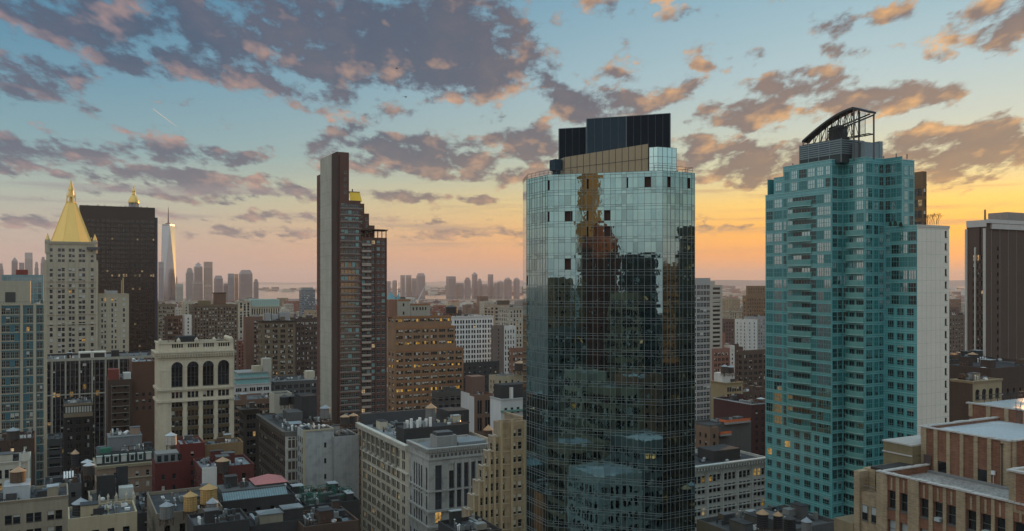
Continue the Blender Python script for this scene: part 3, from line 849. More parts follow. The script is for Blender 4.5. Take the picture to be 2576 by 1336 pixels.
    # windows: the hundred that show largest as parts, the rest in one
    variants = {}
    def wgeo(w, h, var, st, r):
        q = win_geo(st, w, h, 'd' if var in 'pq' else var, r)
        if var == 'p': q[0] = (q[0][0], 4)
        if var == 'q': q[0] = (q[0][0], 5)
        return q
    def size(t):
        (x, y, z), ang, w, h, *_ = t
        X, Y = ox + BX * x + AX * y, oy + BY * x + AY * y
        py = HY + F * (H - z) / Y
        n = (math.sin(ang + TH), -math.cos(ang + TH)); fc = -(n[0] * X + n[1] * Y) / math.hypot(X, Y)
        return w * h * fc / (X * X + Y * Y) if 0 < py < 1336 and fc > 0 else 0
    big.sort(key=lambda t: -size(t)); rest = MB()
    for i, t in enumerate(big):
        loc, ang, w, h, var, st, r = t
        if i < 100:
            k = (w, h, var, st)
            if k not in variants:
                mb = MB()
                for p, m in wgeo(w, h, var, st, r): mb.q(p, m)
                variants[k] = mb.mesh('window', mats)
            o = bpy.data.objects.new('window', variants[k]); COL.objects.link(o); o.parent = root; o.location = loc; o.rotation_euler = (0, 0, ang)
        else: rest.tf(wgeo(w, h, var, st, r), Matrix.Translation(loc) @ Matrix.Rotation(ang, 4, 'Z'))
    o = rest.build('windows', mats, root); o['kind'] = 'stuff'
    wall.build('wall', teal, root); bands.build('floor_bands', line, root)
    # pale flank with its column of small windows
    fl = MB()
    cols = [(10.3, 11.15)]; z = zl - 1.0; rows = []
    while z > 16: rows.append((z - 1.75, z - .15)); z -= FH
    rows = rows[::-1]
    bb = Bld.__new__(Bld); bb.w = fl; bb.wins = []; bb.rnd = cr
    bb.facade('N', (V6[0], V6[1]), (1, 0), (0, -1), 12.0, 12, zl, dict(cols=cols, rows=rows, r=.25, style='dh', mix='d'))
    fl.q([(V7[0], V7[1], 12), (V7[0], 14, 12), (V7[0], 14, zl), (V7[0], V7[1], zl)])
    fl.build('pale_flank_wall', pale, root)
    fb = MB(); fb.box(V6[0] - .1, V6[1] - .12, zl - .5, V7[0] + .1, V6[1] - .001, zl + .12)
    z = zl - 1.0
    while z > 16: fb.box(V6[0] + .1, V6[1] - .025, z + .1, V7[0] - .1, V6[1] - .002, z + .17); z -= FH
    for k in range(1, 6): fb.box(V6[0] + 1.7 * k, V6[1] - .02, 12, V6[0] + 1.7 * k + .05, V6[1] - .001, zl - .6)
    fb.build('flank_joints', plain((.50, .49, .45), .8), root)
    for (loc, rz, w, h, var, st, r) in bb.wins:
        o = bpy.data.objects.new('window', win_mesh(st, w, h, 'd', r, [STEEL, GLASS, BLIND, LIT])); COL.objects.link(o); o.parent = root; o.location = loc
    # roofs
    rf = MB()
    rf.q([(0, 0, zt - .9), (4, 0, zt - .9), (4, -6.8, zt - .9), (11.1, -6.8, zt - .9), (11.1, 20, zt - .9), (0, y2, zt - .9)])
    rf.q([(11.15, -11.9, zt - 1.2), (15.5, -11.9, zt - 1.2), (15.5, 14, zt - 1.2), (11.15, 14, zt - 1.2)])
    rf.q([(11.1, -15.9, zl - .6), (23, -15.9, zl - .6), (23, 14, zl - .6), (11.1, 14, zl - .6)])
    rf.q([(0, y1, zt - 3), (0, y2, zt - 3), (11, y2, zt - 3), (11, y1, zt - 3)]); rf.q([(0, 22.7, zs1 - .6), (0, y1, zs1 - .6), (11, y1, zs1 - .6), (11, 22.7, zs1 - .6)])
    rf.build('roof', ROOF_G, root)
    bk = MB()
    for (a, b, za, zb) in (((23.1, 14), (0, 22.7), 12, zl - .1), ((15.5, -11.9), (15.5, 14), zl - .5, zt - .8), ((15.5, 14), (0, 22), zl - .5, zt - 2.8)):
        bk.q([(*a, za), (*b, za), (*b, zb), (*a, zb)])
    bk.build('rear_wall', teal_d, root)
    # balconies in two stacks
    def balcony(kind, x, y, z, L, w):
        """kind W: on the avenue face at y..y+L; curved front with splayed ends"""
        mb = MB(); pr = MB()
        nseg = 8; pts = []
        for i in range(nseg + 1):
            t = i / nseg; o = w * (1 - abs(2 * t - 1) ** 3.2); pts.append((x - .35 - o, y + L * t))
        poly = [(x + .02, y)] + pts + [(x + .02, y + L)]
        mb.prism(poly, z - .22, z, 0, bottom=True)
        o = mb.build('balcony', line, root)
        for i in range(nseg + 2):
            a, b = poly[i], poly[i + 1]
            pr.q([(*a, z + .04), (*b, z + .04), (*b, z + 1.08), (*a, z + 1.08)])
        pr.build('parapet', plain((.10, .285, .28), .3, var=.2, spec=.6), o)
        rl = MB()
        for i in range(nseg + 2): rl.bar((*poly[i], z + 1.12), (*poly[i + 1], z + 1.12), .09)
        rl.build('handrail', line, o)
    z = zs1 - .8 - FH; i = 0
    while z > 40:
        py = HY + F * (H - z) / 225
        if 500 < py < 1100: balcony('W', 0, 6.4, z, 8.2, .75)
        z -= FH
    z = zt - .8 - FH
    while z > 32:
        py = HY + F * (H - z) / 213
        if 590 < py < 1300: balcony('W', 4.0, -6.6, z, 5.6, .65)
        z -= FH
    # louvred plant on the roof
    lou = plain((.20, .26, .29), .5, .3); lod = plain((.03, .04, .045), .6)
    mb = MB(); zb = zt - .9; zp = zof(361, 221)
    mb.box(1.2, -2.0, zb, 9.5, 11.5, zp); mb.build('plant_room', lod, root)
    mb = MB()
    for k in range(7):
        z_ = zb + 2.2 + k * .55
        if z_ < zp - .2: mb.box(1.08, -2.15, z_, 9.6, 11.6, z_ + .3)
    for yy in (-2.12, 1.5, 5.0, 8.4, 11.5): mb.box(1.02, yy, zb, 1.18, yy + .16, zp + .1)
    mb.build('louvres', lou, root)
    mb = MB(); mb.box(9.7, -6.4, zb, 10.9, 4, zp - .7); mb.box(4.6, -6.3, zb, 9.6, -2.3, zp - 1.2); mb.build('plant_room', lou, root)
    tk = MB(); tk.frus(6.0, 3.2, zp, zp + 3.8, 2.3, 2.3, 20); tk.frus(6.0, 3.2, zp + 3.8, zp + 4.6, 2.4, .3, 20); tk.build('tank', plain((.035, .035, .035), .7), root, True)
    # curved canopy: an arc rising toward the near end, on trusses and posts
    cv = MB(); n = 16; prof = []
    def pos(px, d): 
        X = kx(px) * d - ox; Y = d - oy
        return X * BX + Y * BY, X * AX + Y * AY
    ya, yb = 11.8, -9.5
    za, zc, ze = zof(354, 226), zof(270, 212), zof(281, 208)
    for i in range(n + 1):
        t = i / n; yy = ya + (-4.6 - ya) * t
        prof.append((yy, za + (zc - za) * math.sin(t * math.pi / 2 * .93) / math.sin(math.pi / 2 * .93)))
    prof.append((yb, ze))
    xl_, xr_ = 2.2, 4.6
    for i in range(len(prof) - 1):
        (p, zp0), (q, zq0) = prof[i], prof[i + 1]; th = .55
        cv.q([(xl_, p, zp0), (xr_, p, zp0), (xr_, q, zq0), (xl_, q, zq0)]); cv.q([(xl_, p, zp0 - th), (xr_, p, zp0 - th), (xr_, q, zq0 - th), (xl_, q, zq0 - th)])
        cv.q([(xl_, p, zp0 - th), (xl_, p, zp0), (xl_, q, zq0), (xl_, q, zq0 - th)]); cv.q([(xr_, p, zp0 - th), (xr_, p, zp0), (xr_, q, zq0), (xr_, q, zq0 - th)])
    (p, zp0) = prof[-1]; cv.q([(xl_, p, zp0 - .55), (xr_, p, zp0 - .55), (xr_, p, zp0), (xl_, p, zp0)])
    (p, zp0) = prof[0]; cv.q([(xl_, p, zp0 - .55), (xr_, p, zp0 - .55), (xr_, p, zp0), (xl_, p, zp0)])
    cv.build('canopy', plain((.035, .04, .045), .5, .3), root)
    tr = MB(); zd = zof(352, 218)
    for X in (2.6, 4.3):
        last = None
        for i in range(0, n + 1, 2):
            yy, zz = prof[i]
            if zz - .5 > zd + .3: tr.bar((X, yy, zd - .2), (X, yy, zz - .4), .15)
            if last and zz > zd + 1.2:
                tr.bar((X, last[0], zd), (X, yy, zz - .5), .10)
                if i > 10: tr.bar((X, last[0], last[1] - .5), (X, yy, zd), .10)
            last = (yy, zz)
        tr.bar((X, ya, zd - .2), (X, yb + .4, zd - .2), .24)
        tr.bar((X, prof[8][0], zof(330, 218)), (X, yb + .2, ze - .7), .3)
    for yy in (10, 6, 2, -2, -4.6, -9): tr.bar((2.4, yy, zd - .2), (4.4, yy, zd - .2), .2)
    tr.build('truss', plain((.03, .034, .038), .6, .3), root)
    po = MB()
    for (X, yy, zz) in ((4.3, -9.1, ze - .5), (2.5, -4.7, zc - .5), (4.3, -4.7, zc - .5)): po.frus(X, yy, zb, zz, .22, .22, 10)
    po.build('canopy_post', STEEL, root)
    ld = MB()
    for k in range(26): ld.box(4.5, -4.9, zd + k * .30, 6.4, -4.8, zd + k * .30 + .05) if k < 20 else None
    ld.bar((4.5, -4.85, zd), (4.5, -4.85, zd + 6), .1); ld.bar((6.4, -4.85, zd), (6.4, -4.85, zd + 6), .1); ld.build('grating', STEEL, root)
    sm = MB()
    for (x, y) in ((1.0, 13.8), (11, -6.6), (13.2, -11.6), (10.0, -11.0)): sm.frus(x, y, zt - .5, zt + .7, .12, .12, 8)
    sm.build('vent_pipe', STEEL, root)
teal_tower()

def tower_behind_teal():
    d = 262.0
    b = Bld('apartment_tower', 'brown glass block just right of and behind the teal tower top', px=(2262, 2322, 2331), top=432, d=d, wall=plain((.14, .09, .055), .18, .7))
    sp = dict(bay=1.6, k=1, ww=1.35, fh=3.4, wh=2.2, sill=.5, mg=.3, top=4.5, mix='dddddbl', style='dh', r=.12)
    b.tier(0, 0, b.b, b.a, 0, b.z, N=sp, W=sp)
    b.band(0, 0, b.b, b.a, b.z - 4.2, b.z - 3.9, .15)
    for i in range(3):
        mb = MB(); y = 3.5; zz = b.z - 3 - i * 4.8; mb.box(-.9, y, zz - .9, -.01, y + 2.2, zz); b.part('balcony', mb, WHITE)
    b.done(cap=40)
tower_behind_teal()

# ------------------------------------------------------------------ brick slab with the concrete spine
def brick_slab():
    d = 400.0
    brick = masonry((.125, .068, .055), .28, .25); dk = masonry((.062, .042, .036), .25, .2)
    b = Bld('apartment_tower', 'tall slim brick apartment tower with pale concrete spine and stepped top', 'skyscraper', px=(797, 849, 970), top=383, d=d, wall=brick, glz=glass((.012, .022, .026), .08, 1.6), blind=plain((.17, .34, .34), .5), frame=plain((.25, .25, .24), .6))
    yA = b.on_x(808); yB = b.on_x(836)
    x1 = b.on_y(878); x2 = b.on_y(904); x3 = b.b
    z0 = 0
    zT = b.z; zS = b.zat(505); zW = b.zat(439, 0, yA)
    wN = dict(cols=[(x1 - (x1) * .42, x1 - x1 * .42 + 1.1)], fh=3.05, wh=1.3, sill=1, top=8, mix='d', bot=zS + 1, r=.12)
    # crown slab: spine plus brick head
    b.tier(.02, .02, x1, yA, z0, zT, N=wN, par=.4)
    b.tier(.03, yA + .02, x1 - .05, b.a, z0, zW, W=dict(cols=[(5.5, 6.3), (14, 14.8)], fh=3.05, wh=1.2, sill=1, mix='d', r=.1, top=4))
    c = MB(); c.box(-.5, yB, z0, .04, yA - .02, zT - .02)
    n = int((zT - z0) / 12)
    b.part('concrete_spine', c, masonry((.38, .365, .31), .34, .4))
    j = MB()
    for i in range(int((zT - z0) / 6.1)): j.box(-.53, yB + .05, z0 + i * 6.1, -.49, yA - .05, z0 + i * 6.1 + .12)
    b.part('spine_joints', j, plain((.22, .22, .2), .9))
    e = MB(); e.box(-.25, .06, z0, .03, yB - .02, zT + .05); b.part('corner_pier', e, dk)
    sl = MB(); sl.box(b.on_y(851.5), -.12, zS, b.on_y(854), .03, zT - 1.5); b.part('recess_shade_strip', sl, plain((.03, .02, .02), .9))  # raised dark strip, the corner recess's shade put into its colour
    # window bands
    xw0 = b.on_y(849.5)
    sp = dict(cols=[(xw0 + 1.0, xw0 + 2.7), (xw0 + 2.8, xw0 + 4.4), (xw0 + 4.5, xw0 + 6.2), (xw0 + 6.3, xw0 + 8.0), (xw0 + 8.1, xw0 + 9.7)], fh=3.05, wh=1.9, sill=.65, top=1.0, mix='dddddddbbf', style='m2', r=.2, bot=35)
    b.w.q([(.5, -2.0, z0), (.5, .1, z0), (.5, .1, zS), (.5, -2.0, zS)])
    sp2 = dict(sp); sp2['cols'] = [(u[0] - .5 - .02, u[1] - .5 - .02) for u in sp['cols']]
    b.tier(.5, -2.0, x2 - .03, 6, z0, zS, N=sp2)
    rows = b.rows(z0, zS, sp2)
    fs = MB()
    for (za, zb) in rows: b.band(.5, -2.0, x2 - .05, 6, za - .55, za - .30, .12, 'N', mb=fs)
    b.part('floor_slabs', fs, masonry((.30, .27, .25), .15, .2))
    # stepped wings
    xs = [b.on_y(p) for p in (919, 931, 945)]
    steps = [(x2, xs[0], b.zat(510)), (xs[0], xs[1], b.zat(535)), (xs[1], xs[2], b.zat(565)), (xs[2], x3, b.zat(597))]
    zbk = b.zat(597)
    spb = dict(bay=2.45, k=1, ww=1.7, fh=3.05, wh=1.75, sill=.8, mg=.35, top=.9, mix='dddddbfdl', style='m2', r=.2, bot=35)
    b.tier(x2, -1.2, x3, 14, z0, zbk, N=spb)
    for i, (xa, xb, zz) in enumerate(steps[:3]):
        b.tier(xa, 1.5, xb, 14, zbk - .5, zz, N=dict(bay=2.4, ww=1.2, fh=3.05, wh=1.6, sill=.8, mg=.3, top=1.2, mix='ddb', r=.15))
    # brick piers and balconies of the wing
    for xx in (x2 + .15, (x2 + x3) / 2 + 1.0, x3 - .2): b.piers('N', [xx], .5, .5, z0, zbk - .05, y0=-1.2)
    z = zbk - .9
    k = 0
    while z > 38:
        z -= 3.05; k += 1
        if HY + F * (H - z) / 400 > 1080: break
        mb = MB(); xa = x2 + .5; xb = xa + 4.6
        mb.box(xa, -2.5, z - .15, xb, -1.21, z); o = b.part('balcony', mb, plain((.22, .16, .13), .8))
        r = MB(); r.box(xa, -2.5, z + .02, xb, -2.42, z + .95); r.build('parapet', plain((.34, .28, .24), .7), o)
    # gold mansard behind, roof terrace canopy
    xm0, xm1 = b.on_y(880, 4), b.on_y(910, 4)
    zm0, zm1 = b.zat(508, 8, 4), b.zat(484, 8, 4)
    m = MB(); m.q([(xm0, 3.4, zm0), (xm1, 3.4, zm0), (xm1 - .8, 4.6, zm1), (xm0, 4.6, zm1)]); m.q([(xm1, 3.4, zm0), (xm1, 12, zm0), (xm1 - .8, 11, zm1), (xm1 - .8, 4.6, zm1)]); m.q([(xm0, 4.6, zm1), (xm1 - .8, 4.6, zm1), (xm1 - .8, 11, zm1), (xm0, 11, zm1)])
    b.part('gilded_mansard', m, plain((.80, .50, .05), .35, .4, var=.1))
    m = MB(); m.box(xm0, 4.4, zm1, xm1 - .7, 11.2, zm1 + .25); m.frus(xm1 - 4, 6, zm1 + .25, zm1 + 1.6, .3, .3, 8); b.part('mansard_cap', m, STEEL)
    zc = b.zat(582, x3, -1); mb = MB()
    xc0 = b.on_y(906, -3); xc1 = b.on_y(975, -4)
    mb.box(x2 - .0, -2.0, zc - .2, x3 + .3, 3, zc + .35); mb.box(xs[1], -3.4, zc + .1, xc1 - 1, 2, zc + .5); mb.q([(xc1 - 1.1, -3.4, zc + .1), (xc1 + 1.6, -2, zc + .75), (xc1 + 1.6, 1, zc + .75), (xc1 - 1.1, 2, zc + .1)])
    mb.q([(xc1 - 1.1, -3.4, zc + .5), (xc1 + 1.6, -2, zc + .8), (xc1 + 1.6, 1, zc + .8), (xc1 - 1.1, 2, zc + .5)])
    b.part('terrace_canopy', mb, dk)
    mb = MB()
    for xx in [x2 + .3 + i * (x3 - x2 - .6) / 6 for i in range(7)]: mb.box(xx, -1.15, zbk + .01, xx + .35, -.8, zc - .21)
    b.part('canopy_post', mb, brick)
    mb = MB(); mb.bar((x1 + 1.2, 5, zm0), (x1 + 1.2, 5, zm0 + 16), .12); b.part('antenna', mb, STEEL)
    b.done(cap=100)
brick_slab()

# ------------------------------------------------------------------ tower with the gold pyramid, black slab, clock-tower cupola
def gold_pyramid_tower():
    d = 662.0
    lime = masonry((.42, .37, .285), .18, .28)
    b = Bld('gold_roofed_tower', 'pale stone tower crowned by a golden pyramid roof and spire', 'skyscraper', px=(None, 111, 247), top=605, d=d, a=44, wall=lime, frame=plain((.30, .30, .28), .7))
    W = b.b; z0 = 0
    def ys(px, py): return b.zat(py, b.on_y(px))
    zA = b.zat(660); zB = b.zat(608)
    bays = [0.1, .22, .32, .43, .57, .68, .78, .9]
    cols = [(.105 * W, .15 * W), (.255 * W, .30 * W), (.325 * W, .37 * W), (.455 * W, .495 * W), (.515 * W, .555 * W), (.64 * W, .685 * W), (.705 * W, .75 * W), (.865 * W, .91 * W)]
    cols = [(u - .22, v + .22) for u, v in cols]
    sp = dict(cols=cols, fh=4.25, wh=2.75, sill=.8, top=3.0, mix='dddddbbcflL', r=.28, style='dh')
    b.tier(0, 0, W, b.a, z0, zA, N=sp, W=dict(sp, cols=[(6, 8), (14, 16), (22, 24), (30, 32)]))
    m = W * .035
    b.tier(m, m, W - m, b.a - m, zA - 1, zB, N=dict(cols=[(u - m, v - m) for u, v in cols], fh=4.25, wh=2.5, sill=.9, top=4.5, mix='dddb', r=.4), par=.5)
    # buttress piers, belt courses, corner turrets
    for f in (.03, .20, .405, .60, .80, .97): b.piers('N', [f * W], 1.5, .7, z0, zA + 1.5)
    for py in (706, 722, 790, 815): b.band(0, 0, W, b.a, b.zat(py) - .35, b.zat(py) + .35, .85)
    b.cornice(m, m, W - m, b.a - m, zB, 1.0, 2.2, 'NWE', 1.6)
    tz = MB()
    for (x, y) in ((m + 1, m + 1), (W - m - 1, m + 1), (m + 1, b.a - m - 1), (W - m - 1, b.a - m - 1)):
        tz.frus(x, y, zB - 9, zB + 1.5, 1.9, 1.9, 8)
    b.part('corner_turret', tz, lime)
    for (x, y) in ((m + 1, m + 1), (W - m - 1, m + 1)):
        q = MB(); q.frus(x, y, zB + 1.5, zB + 6.5, 1.6, .12, 8); b.part('turret_spire', q, GOLD)
    # gold pyramid: octagon, spire lantern
    cx, cy = W * .5, b.a * .5
    zt = b.zat(512, cx, cy); rb = W * .385; rt = rb * .245
    g = MB(); g.frus(cx, cy, zB - .2, zt, rb / math.cos(R(22.5)), rt / math.cos(R(22.5)), 8, rot=R(22.5)); b.part('pyramid_roof', g, GOLD)
    rb_ = MB()
    for k in range(8):
        a = R(22.5 + 45 * k); r0 = rb / math.cos(R(22.5)) + .05; r1 = rt / math.cos(R(22.5)) + .05
        rb_.bar((cx + r0 * math.cos(a), cy + r0 * math.sin(a), zB), (cx + r1 * math.cos(a), cy + r1 * math.sin(a), zt), .55)
    b.part('roof_rib', rb_, GOLD)
    ln = MB(); z = zt
    ln.frus(cx, cy, z, z + .8, rt * 1.15, rt * 1.15, 8, rot=R(22.5))
    h1 = 10.5
    for k in range(8):
        a = R(22.5 + 45 * k); ln.bar((cx + rt * .95 * math.cos(a), cy + rt * .95 * math.sin(a), z + .8), (cx + rt * .85 * math.cos(a), cy + rt * .85 * math.sin(a), z + h1 * .6), .85)
        ln.bar((cx + rt * .95 * math.cos(a), cy + rt * .95 * math.sin(a), z + h1 * .6), (cx + rt * .8 * math.cos(a), cy + rt * .8 * math.sin(a), z + h1 * .85), .35)
    ln.frus(cx, cy, z + h1 * .45, z + h1 * .6, rt * .95, rt * .9, 8, rot=R(22.5)); ln.frus(cx, cy, z + .8, z + h1, rt * .5, rt * .4, 8)
    ln.frus(cx, cy, z + h1 * .6, z + h1 * 1.0, rt * .62, rt * .5, 8); ln.frus(cx, cy, z + h1, z + h1 * 1.12, rt * .7, rt * .6, 8)
    ln.frus(cx, cy, z + h1 * 1.12, b.zat(452, cx, cy), rt * .55, .02, 8)
    b.part('gilded_lantern', ln, GOLD)
    # lower wing to the right
    xw0, xw1 = W + .3, b.on_y(325); zw = b.zat(738, xw1)
    c2 = [(.09, .15), (.19, .25), (.42, .48), (.53, .59), (.80, .87)]
    b.tier(xw0, 3, xw1, 40, z0, zw, N=dict(cols=[(u * (xw1 - xw0), v * (xw1 - xw0)) for u, v in c2], fh=4.25, wh=2.7, sill=.8, top=2.4, mix='dddbflL', r=.28))
    b.cornice(xw0, 3, xw1, 40, zw, .7, 1.5, 'N')
    for f in (.02, .33, .68, .97): b.piers('N', [xw0 + f * (xw1 - xw0)], 1.2, .5, z0, zw - .1, y0=3)
    mb = MB(); mb.box(xw0 + 5, 6, zw - .8, xw0 + 14, 12, zw + 2.6); mb.box(xw0 + 4.5, 8, zw - .8, xw0 + 6, 9.5, zw + 3.4); b.part('roof_plant', mb, GALV)
    mb = MB(); mb.bar((xw1 - 4, 8, zw), (xw1 - 4, 8, zw + 13), .7); mb.bar((xw1 - 5.2, 8, zw), (xw1 - 5.2, 8, zw + 11), .4); b.part('mast', mb, plain((.6, .45, .2), .5))
    mb = MB(); xx = b.on_y(236); mb.box(xx - 5, -1.6, b.zat(628), W + .8, 1, b.zat(621)); b.part('roof_unit', mb, STEEL)
    b.done(cap=100)
GOLD = plain((.78, .52, .16), .34, .45, var=.08, scale=.15)
gold_pyramid_tower()

def black_slab():
    d = 745.0
    m = plain((.022, .017, .015), .35, .1, var=.3)
    b = Bld('office_tower', 'wide black office slab with a single lit row of windows behind the golden pyramid', 'skyscraper', px=(None, 200, 390), top=517, d=d, a=30, wall=m, frame=plain((.03, .022, .018), .5), glz=glass((.012, .012, .013), .12, 1.6), lit=emit((1.0, .50, .08), .5), blind=plain((.06, .045, .03), .5))
    zt = b.zat(545, b.b * .5)
    rowm = {12: 'ddllLlldlld', 4: 'ddddddL', 1: 'dbdbdd', 2: 'dbbddd', 3: 'dbddd'}
    sp = dict(bay=1.9, ww=1.35, fh=3.95, wh=2.5, sill=.8, mg=.5, top=11.0, mix='ddddddddddddddddddbbdbL', rowmix=rowm, r=.35, style='plain', bot=30)
    b.tier(0, 0, b.b, b.a, 0, b.z, N=sp, par=1.5)
    n = int((b.b - 1) / 3.8)
    for i in range(n + 1): b.piers('N', [.5 + i * (b.b - 1) / n], .5, .3, 20, b.z - 10.5)
    x = b.on_y(391); w = MB(); w.box(b.b + .01, 4, 20, b.b + 2.6, 26, b.z - 8.5); b.part('stair_wing', w, plain((.03, .04, .07), .4))
    rn = random.Random(4); mb = MB()
    for i in range(14): xx = rn.uniform(2, b.b - 2); mb.box(xx, 3, b.z - 1.5, xx + .8, 4, b.z + rn.uniform(.3, 1.3))
    b.part('roof_gear', mb, STEEL)
    b.done(cap=100)
black_slab()

def cupola_tower():
    d = 923.0
    st = masonry((.45, .43, .39), .12, .15)
    b = Bld('clock_tower', 'gilded cupola of a stone tower peeping over the black slab', 'tower', px=(None, 322, 350), top=640, d=d, a=24, b=23, z=zof(640, d), wall=st)
    b.tier(0, 0, 23, 23, 10, b.z, N=dict(bay=4, ww=1.6, fh=4.5, wh=2.4, r=.3), par=.3)
    cx = b.on_y(336.5, 11.5); cy = 11.5
    zc = b.zat(522, cx, cy)
    m = MB(); m.frus(cx, cy, b.z - .3, zc - 10, 16, 6.5, 4, rot=R(45)); b.part('pyramid_roof', m, st)
    m = MB(); m.frus(cx, cy, zc - 10, zc - 1, 5.5, 5.5, 8)
    for k in range(8):
        a = R(45 * k); m.bar((cx + 4.6 * math.cos(a), cy + 4.6 * math.sin(a), zc - 1), (cx + 4.6 * math.cos(a), cy + 4.6 * math.sin(a), zc + 4.2), 1.0)
    m.frus(cx, cy, zc - 1, zc + 4.2, 3.4, 3.4, 12); b.part('lantern', m, masonry((.35, .36, .38), .1, .1))
    m = MB(); pr = [(5.6, 4.2), (5.7, 5.2), (5.4, 7), (4.4, 9.6), (3.0, 11.8), (1.7, 13), (1.9, 13.6), (1.5, 16.5), (2.1, 17), (1.7, 18.5), (.9, 20.0), (.45, 21), (.7, 22), (.2, 24), (.05, 27.5)]
    for (r0, z0), (r1, z1) in zip(pr, pr[1:]): m.frus(cx, cy, zc + z0, zc + z1, r0, r1, 16, top=False)
    b.part('gilded_dome', m, GOLD, True)
    b.done(cap=0)
cupola_tower()

# ------------------------------------------------------------------ right edge: dark brown tower with white columns
def dark_tower():
    d = 318.0
    br = masonry((.11, .076, .062), .2, .2)
    b = Bld('office_tower', 'dark brown tower with thin white vertical lines at the right edge', 'skyscraper', px=(2432, 2482, 2640), top=556, d=d, wall=br, lit=emit((1, .38, .08), .6), glz=glass((.02, .018, .016), .1, 1.7))
    zt = zof(555, d)
    rowm = {0: 'lLldL', 3: 'ddL', 4: 'dLl'}
    sp = dict(cols=[(.30 * b.a, .30 * b.a + 1.5), (.30 * b.a + 1.8, .30 * b.a + 3.3), (.62 * b.a, .62 * b.a + 1.5), (.62 * b.a + 1.8, .62 * b.a + 3.3)], fh=3.1, wh=2.0, sill=.7, top=12.5, mix='ddddddbdd', rowmix=rowm, r=.3, style='plain')
    b.tier(0, 0, b.b, b.a, 0, zt, W=sp, N=dict(cols=[(b.b * .16, b.b * .16 + .9)], fh=3.1, wh=1.5, sill=.8, top=9, mix='d', r=.3, style='plain'), par=1.2)
    wh = plain((.48, .455, .42), .6)
    c = MB()
    for y in (b.a - .6, .05): c.box(-.6, y + .2, 15, -.01, y + 1.0, zt - 3)
    c.box(-.5, b.a * .52, 15, -.01, b.a * .52 + .5, zt - 10)
    b.part('white_column', c, wh)
    l = MB(); n = 7
    for i in range(n):
        x = 2.6 + i * 5.2
        if x < b.b: l.box(x, -.14, 15, x + .12, -.01, zt - 3.3)
    b.part('vertical_line', l, plain((.27, .23, .21), .6))
    cr = MB(); cr.box(2.2, -.7, zt - 3.2, b.b + .3, -.02, zt - 1.2); cr.box(-.3, .0, zt - 2.4, -.02, b.a, zt + .1); cr.box(-.3, -.9, zt - 1.1, b.b + .3, -.03, zt + .3)
    b.part('white_fascia', cr, plain((.50, .47, .45), .6))
    p = MB(); x = b.on_y(2535, 6); p.box(x, 6, zt - 1.2, x + 20, 14, zt + 4.3); b.part('bulkhead', p, masonry((.30, .26, .24), .15, .2))
    m = MB(); m.frus(b.on_y(2478, 10), 10, zt - 1, zt + 5.2, .45, .35, 8); b.part('chimney', m, plain((.3, .2, .1), .8))
    b.done(cap=100)
dark_tower()
# ------------------------------------------------------------------ the buildings between the towers
BROWN = masonry((.17, .105, .075), .28, .25); DKBROWN = masonry((.085, .058, .046), .28, .25); TAN = masonry((.34, .26, .17), .22, .25)
CREAM = masonry((.50, .455, .36), .16, .25); OFFWH = masonry((.58, .58, .55), .14, .28); GREY = masonry((.27, .27, .265), .2, .3)
REDB = masonry((.21, .060, .045), .25, .2); ORANGEB = masonry((.30, .155, .085), .22, .2); DKGREY = masonry((.10, .10, .10), .25, .25)
STONE = masonry((.40, .395, .37), .22, .35); BLACKISH = masonry((.045, .045, .046), .3, .2); PINKB = masonry((.27, .15, .11), .22, .2)
OFFICE = dict(bay=3.9, k=2, ww=1.35, gap=.25, fh=3.8, wh=2.1, sill=.9, mg=.8, top=2.2, mix='dddddbbfdL')
LOFT = dict(bay=4.6, k=3, ww=1.25, gap=.12, fh=3.9, wh=2.3, sill=.8, mg=.7, top=2.0, mix='dddddbfdd')
RIBS = dict(bay=2.1, k=1, ww=1.25, fh=3.7, wh=2.2, sill=.8, mg=.6, top=2.4, mix='dddddddbfb')
FLATS = dict(bay=3.3, k=1, ww=1.2, fh=3.2, wh=1.6, sill=.9, mg=.8, top=2.0, mix='ddddbbfdL')
def S(base, **kw): q = dict(base); q.update(kw); return q

def G(name, label, px, top, d, wall, sp=FLATS, spW=0, a=None, b=None, corn=None, dent=0, roof=None, clut=4, cap=100, piers=None, trim=None, bands=(), hide=None, ymax=1336, par=.9, cat='building', fin=True, **kw):
    q = Bld(name, label, cat, px=px, top=top, d=d, a=a, b=b, wall=wall, **kw)
    q.tier(0, 0, q.b, q.a, 0, q.z, N=sp, W=(sp if spW == 0 else spW), par=par)
    q.trimm = trim
    if corn: q.cornice(0, 0, q.b, q.a, q.z, corn[0], corn[1], 'NW', dent)
    for zz in bands:
        m = MB(); q.band(0, 0, q.b, q.a, q.z - zz - .3, q.z - zz, .18, mb=m); q.part('belt_course', m, trim or wall)
    if piers:
        n = max(1, int(round((q.b - 1.6) / piers)))
        q.piers('N', [.8 + i * (q.b - 1.6) / n for i in range(n + 1)], .55, .22, 0, q.z - 1.7)
    if clut: q.clutter(1, 1, q.b - 1, min(q.a - 1, 22), q.z - par, clut)
    if fin: q.done(cap=cap, roofm=roof, hide=hide, ymax=ymax)
    return q

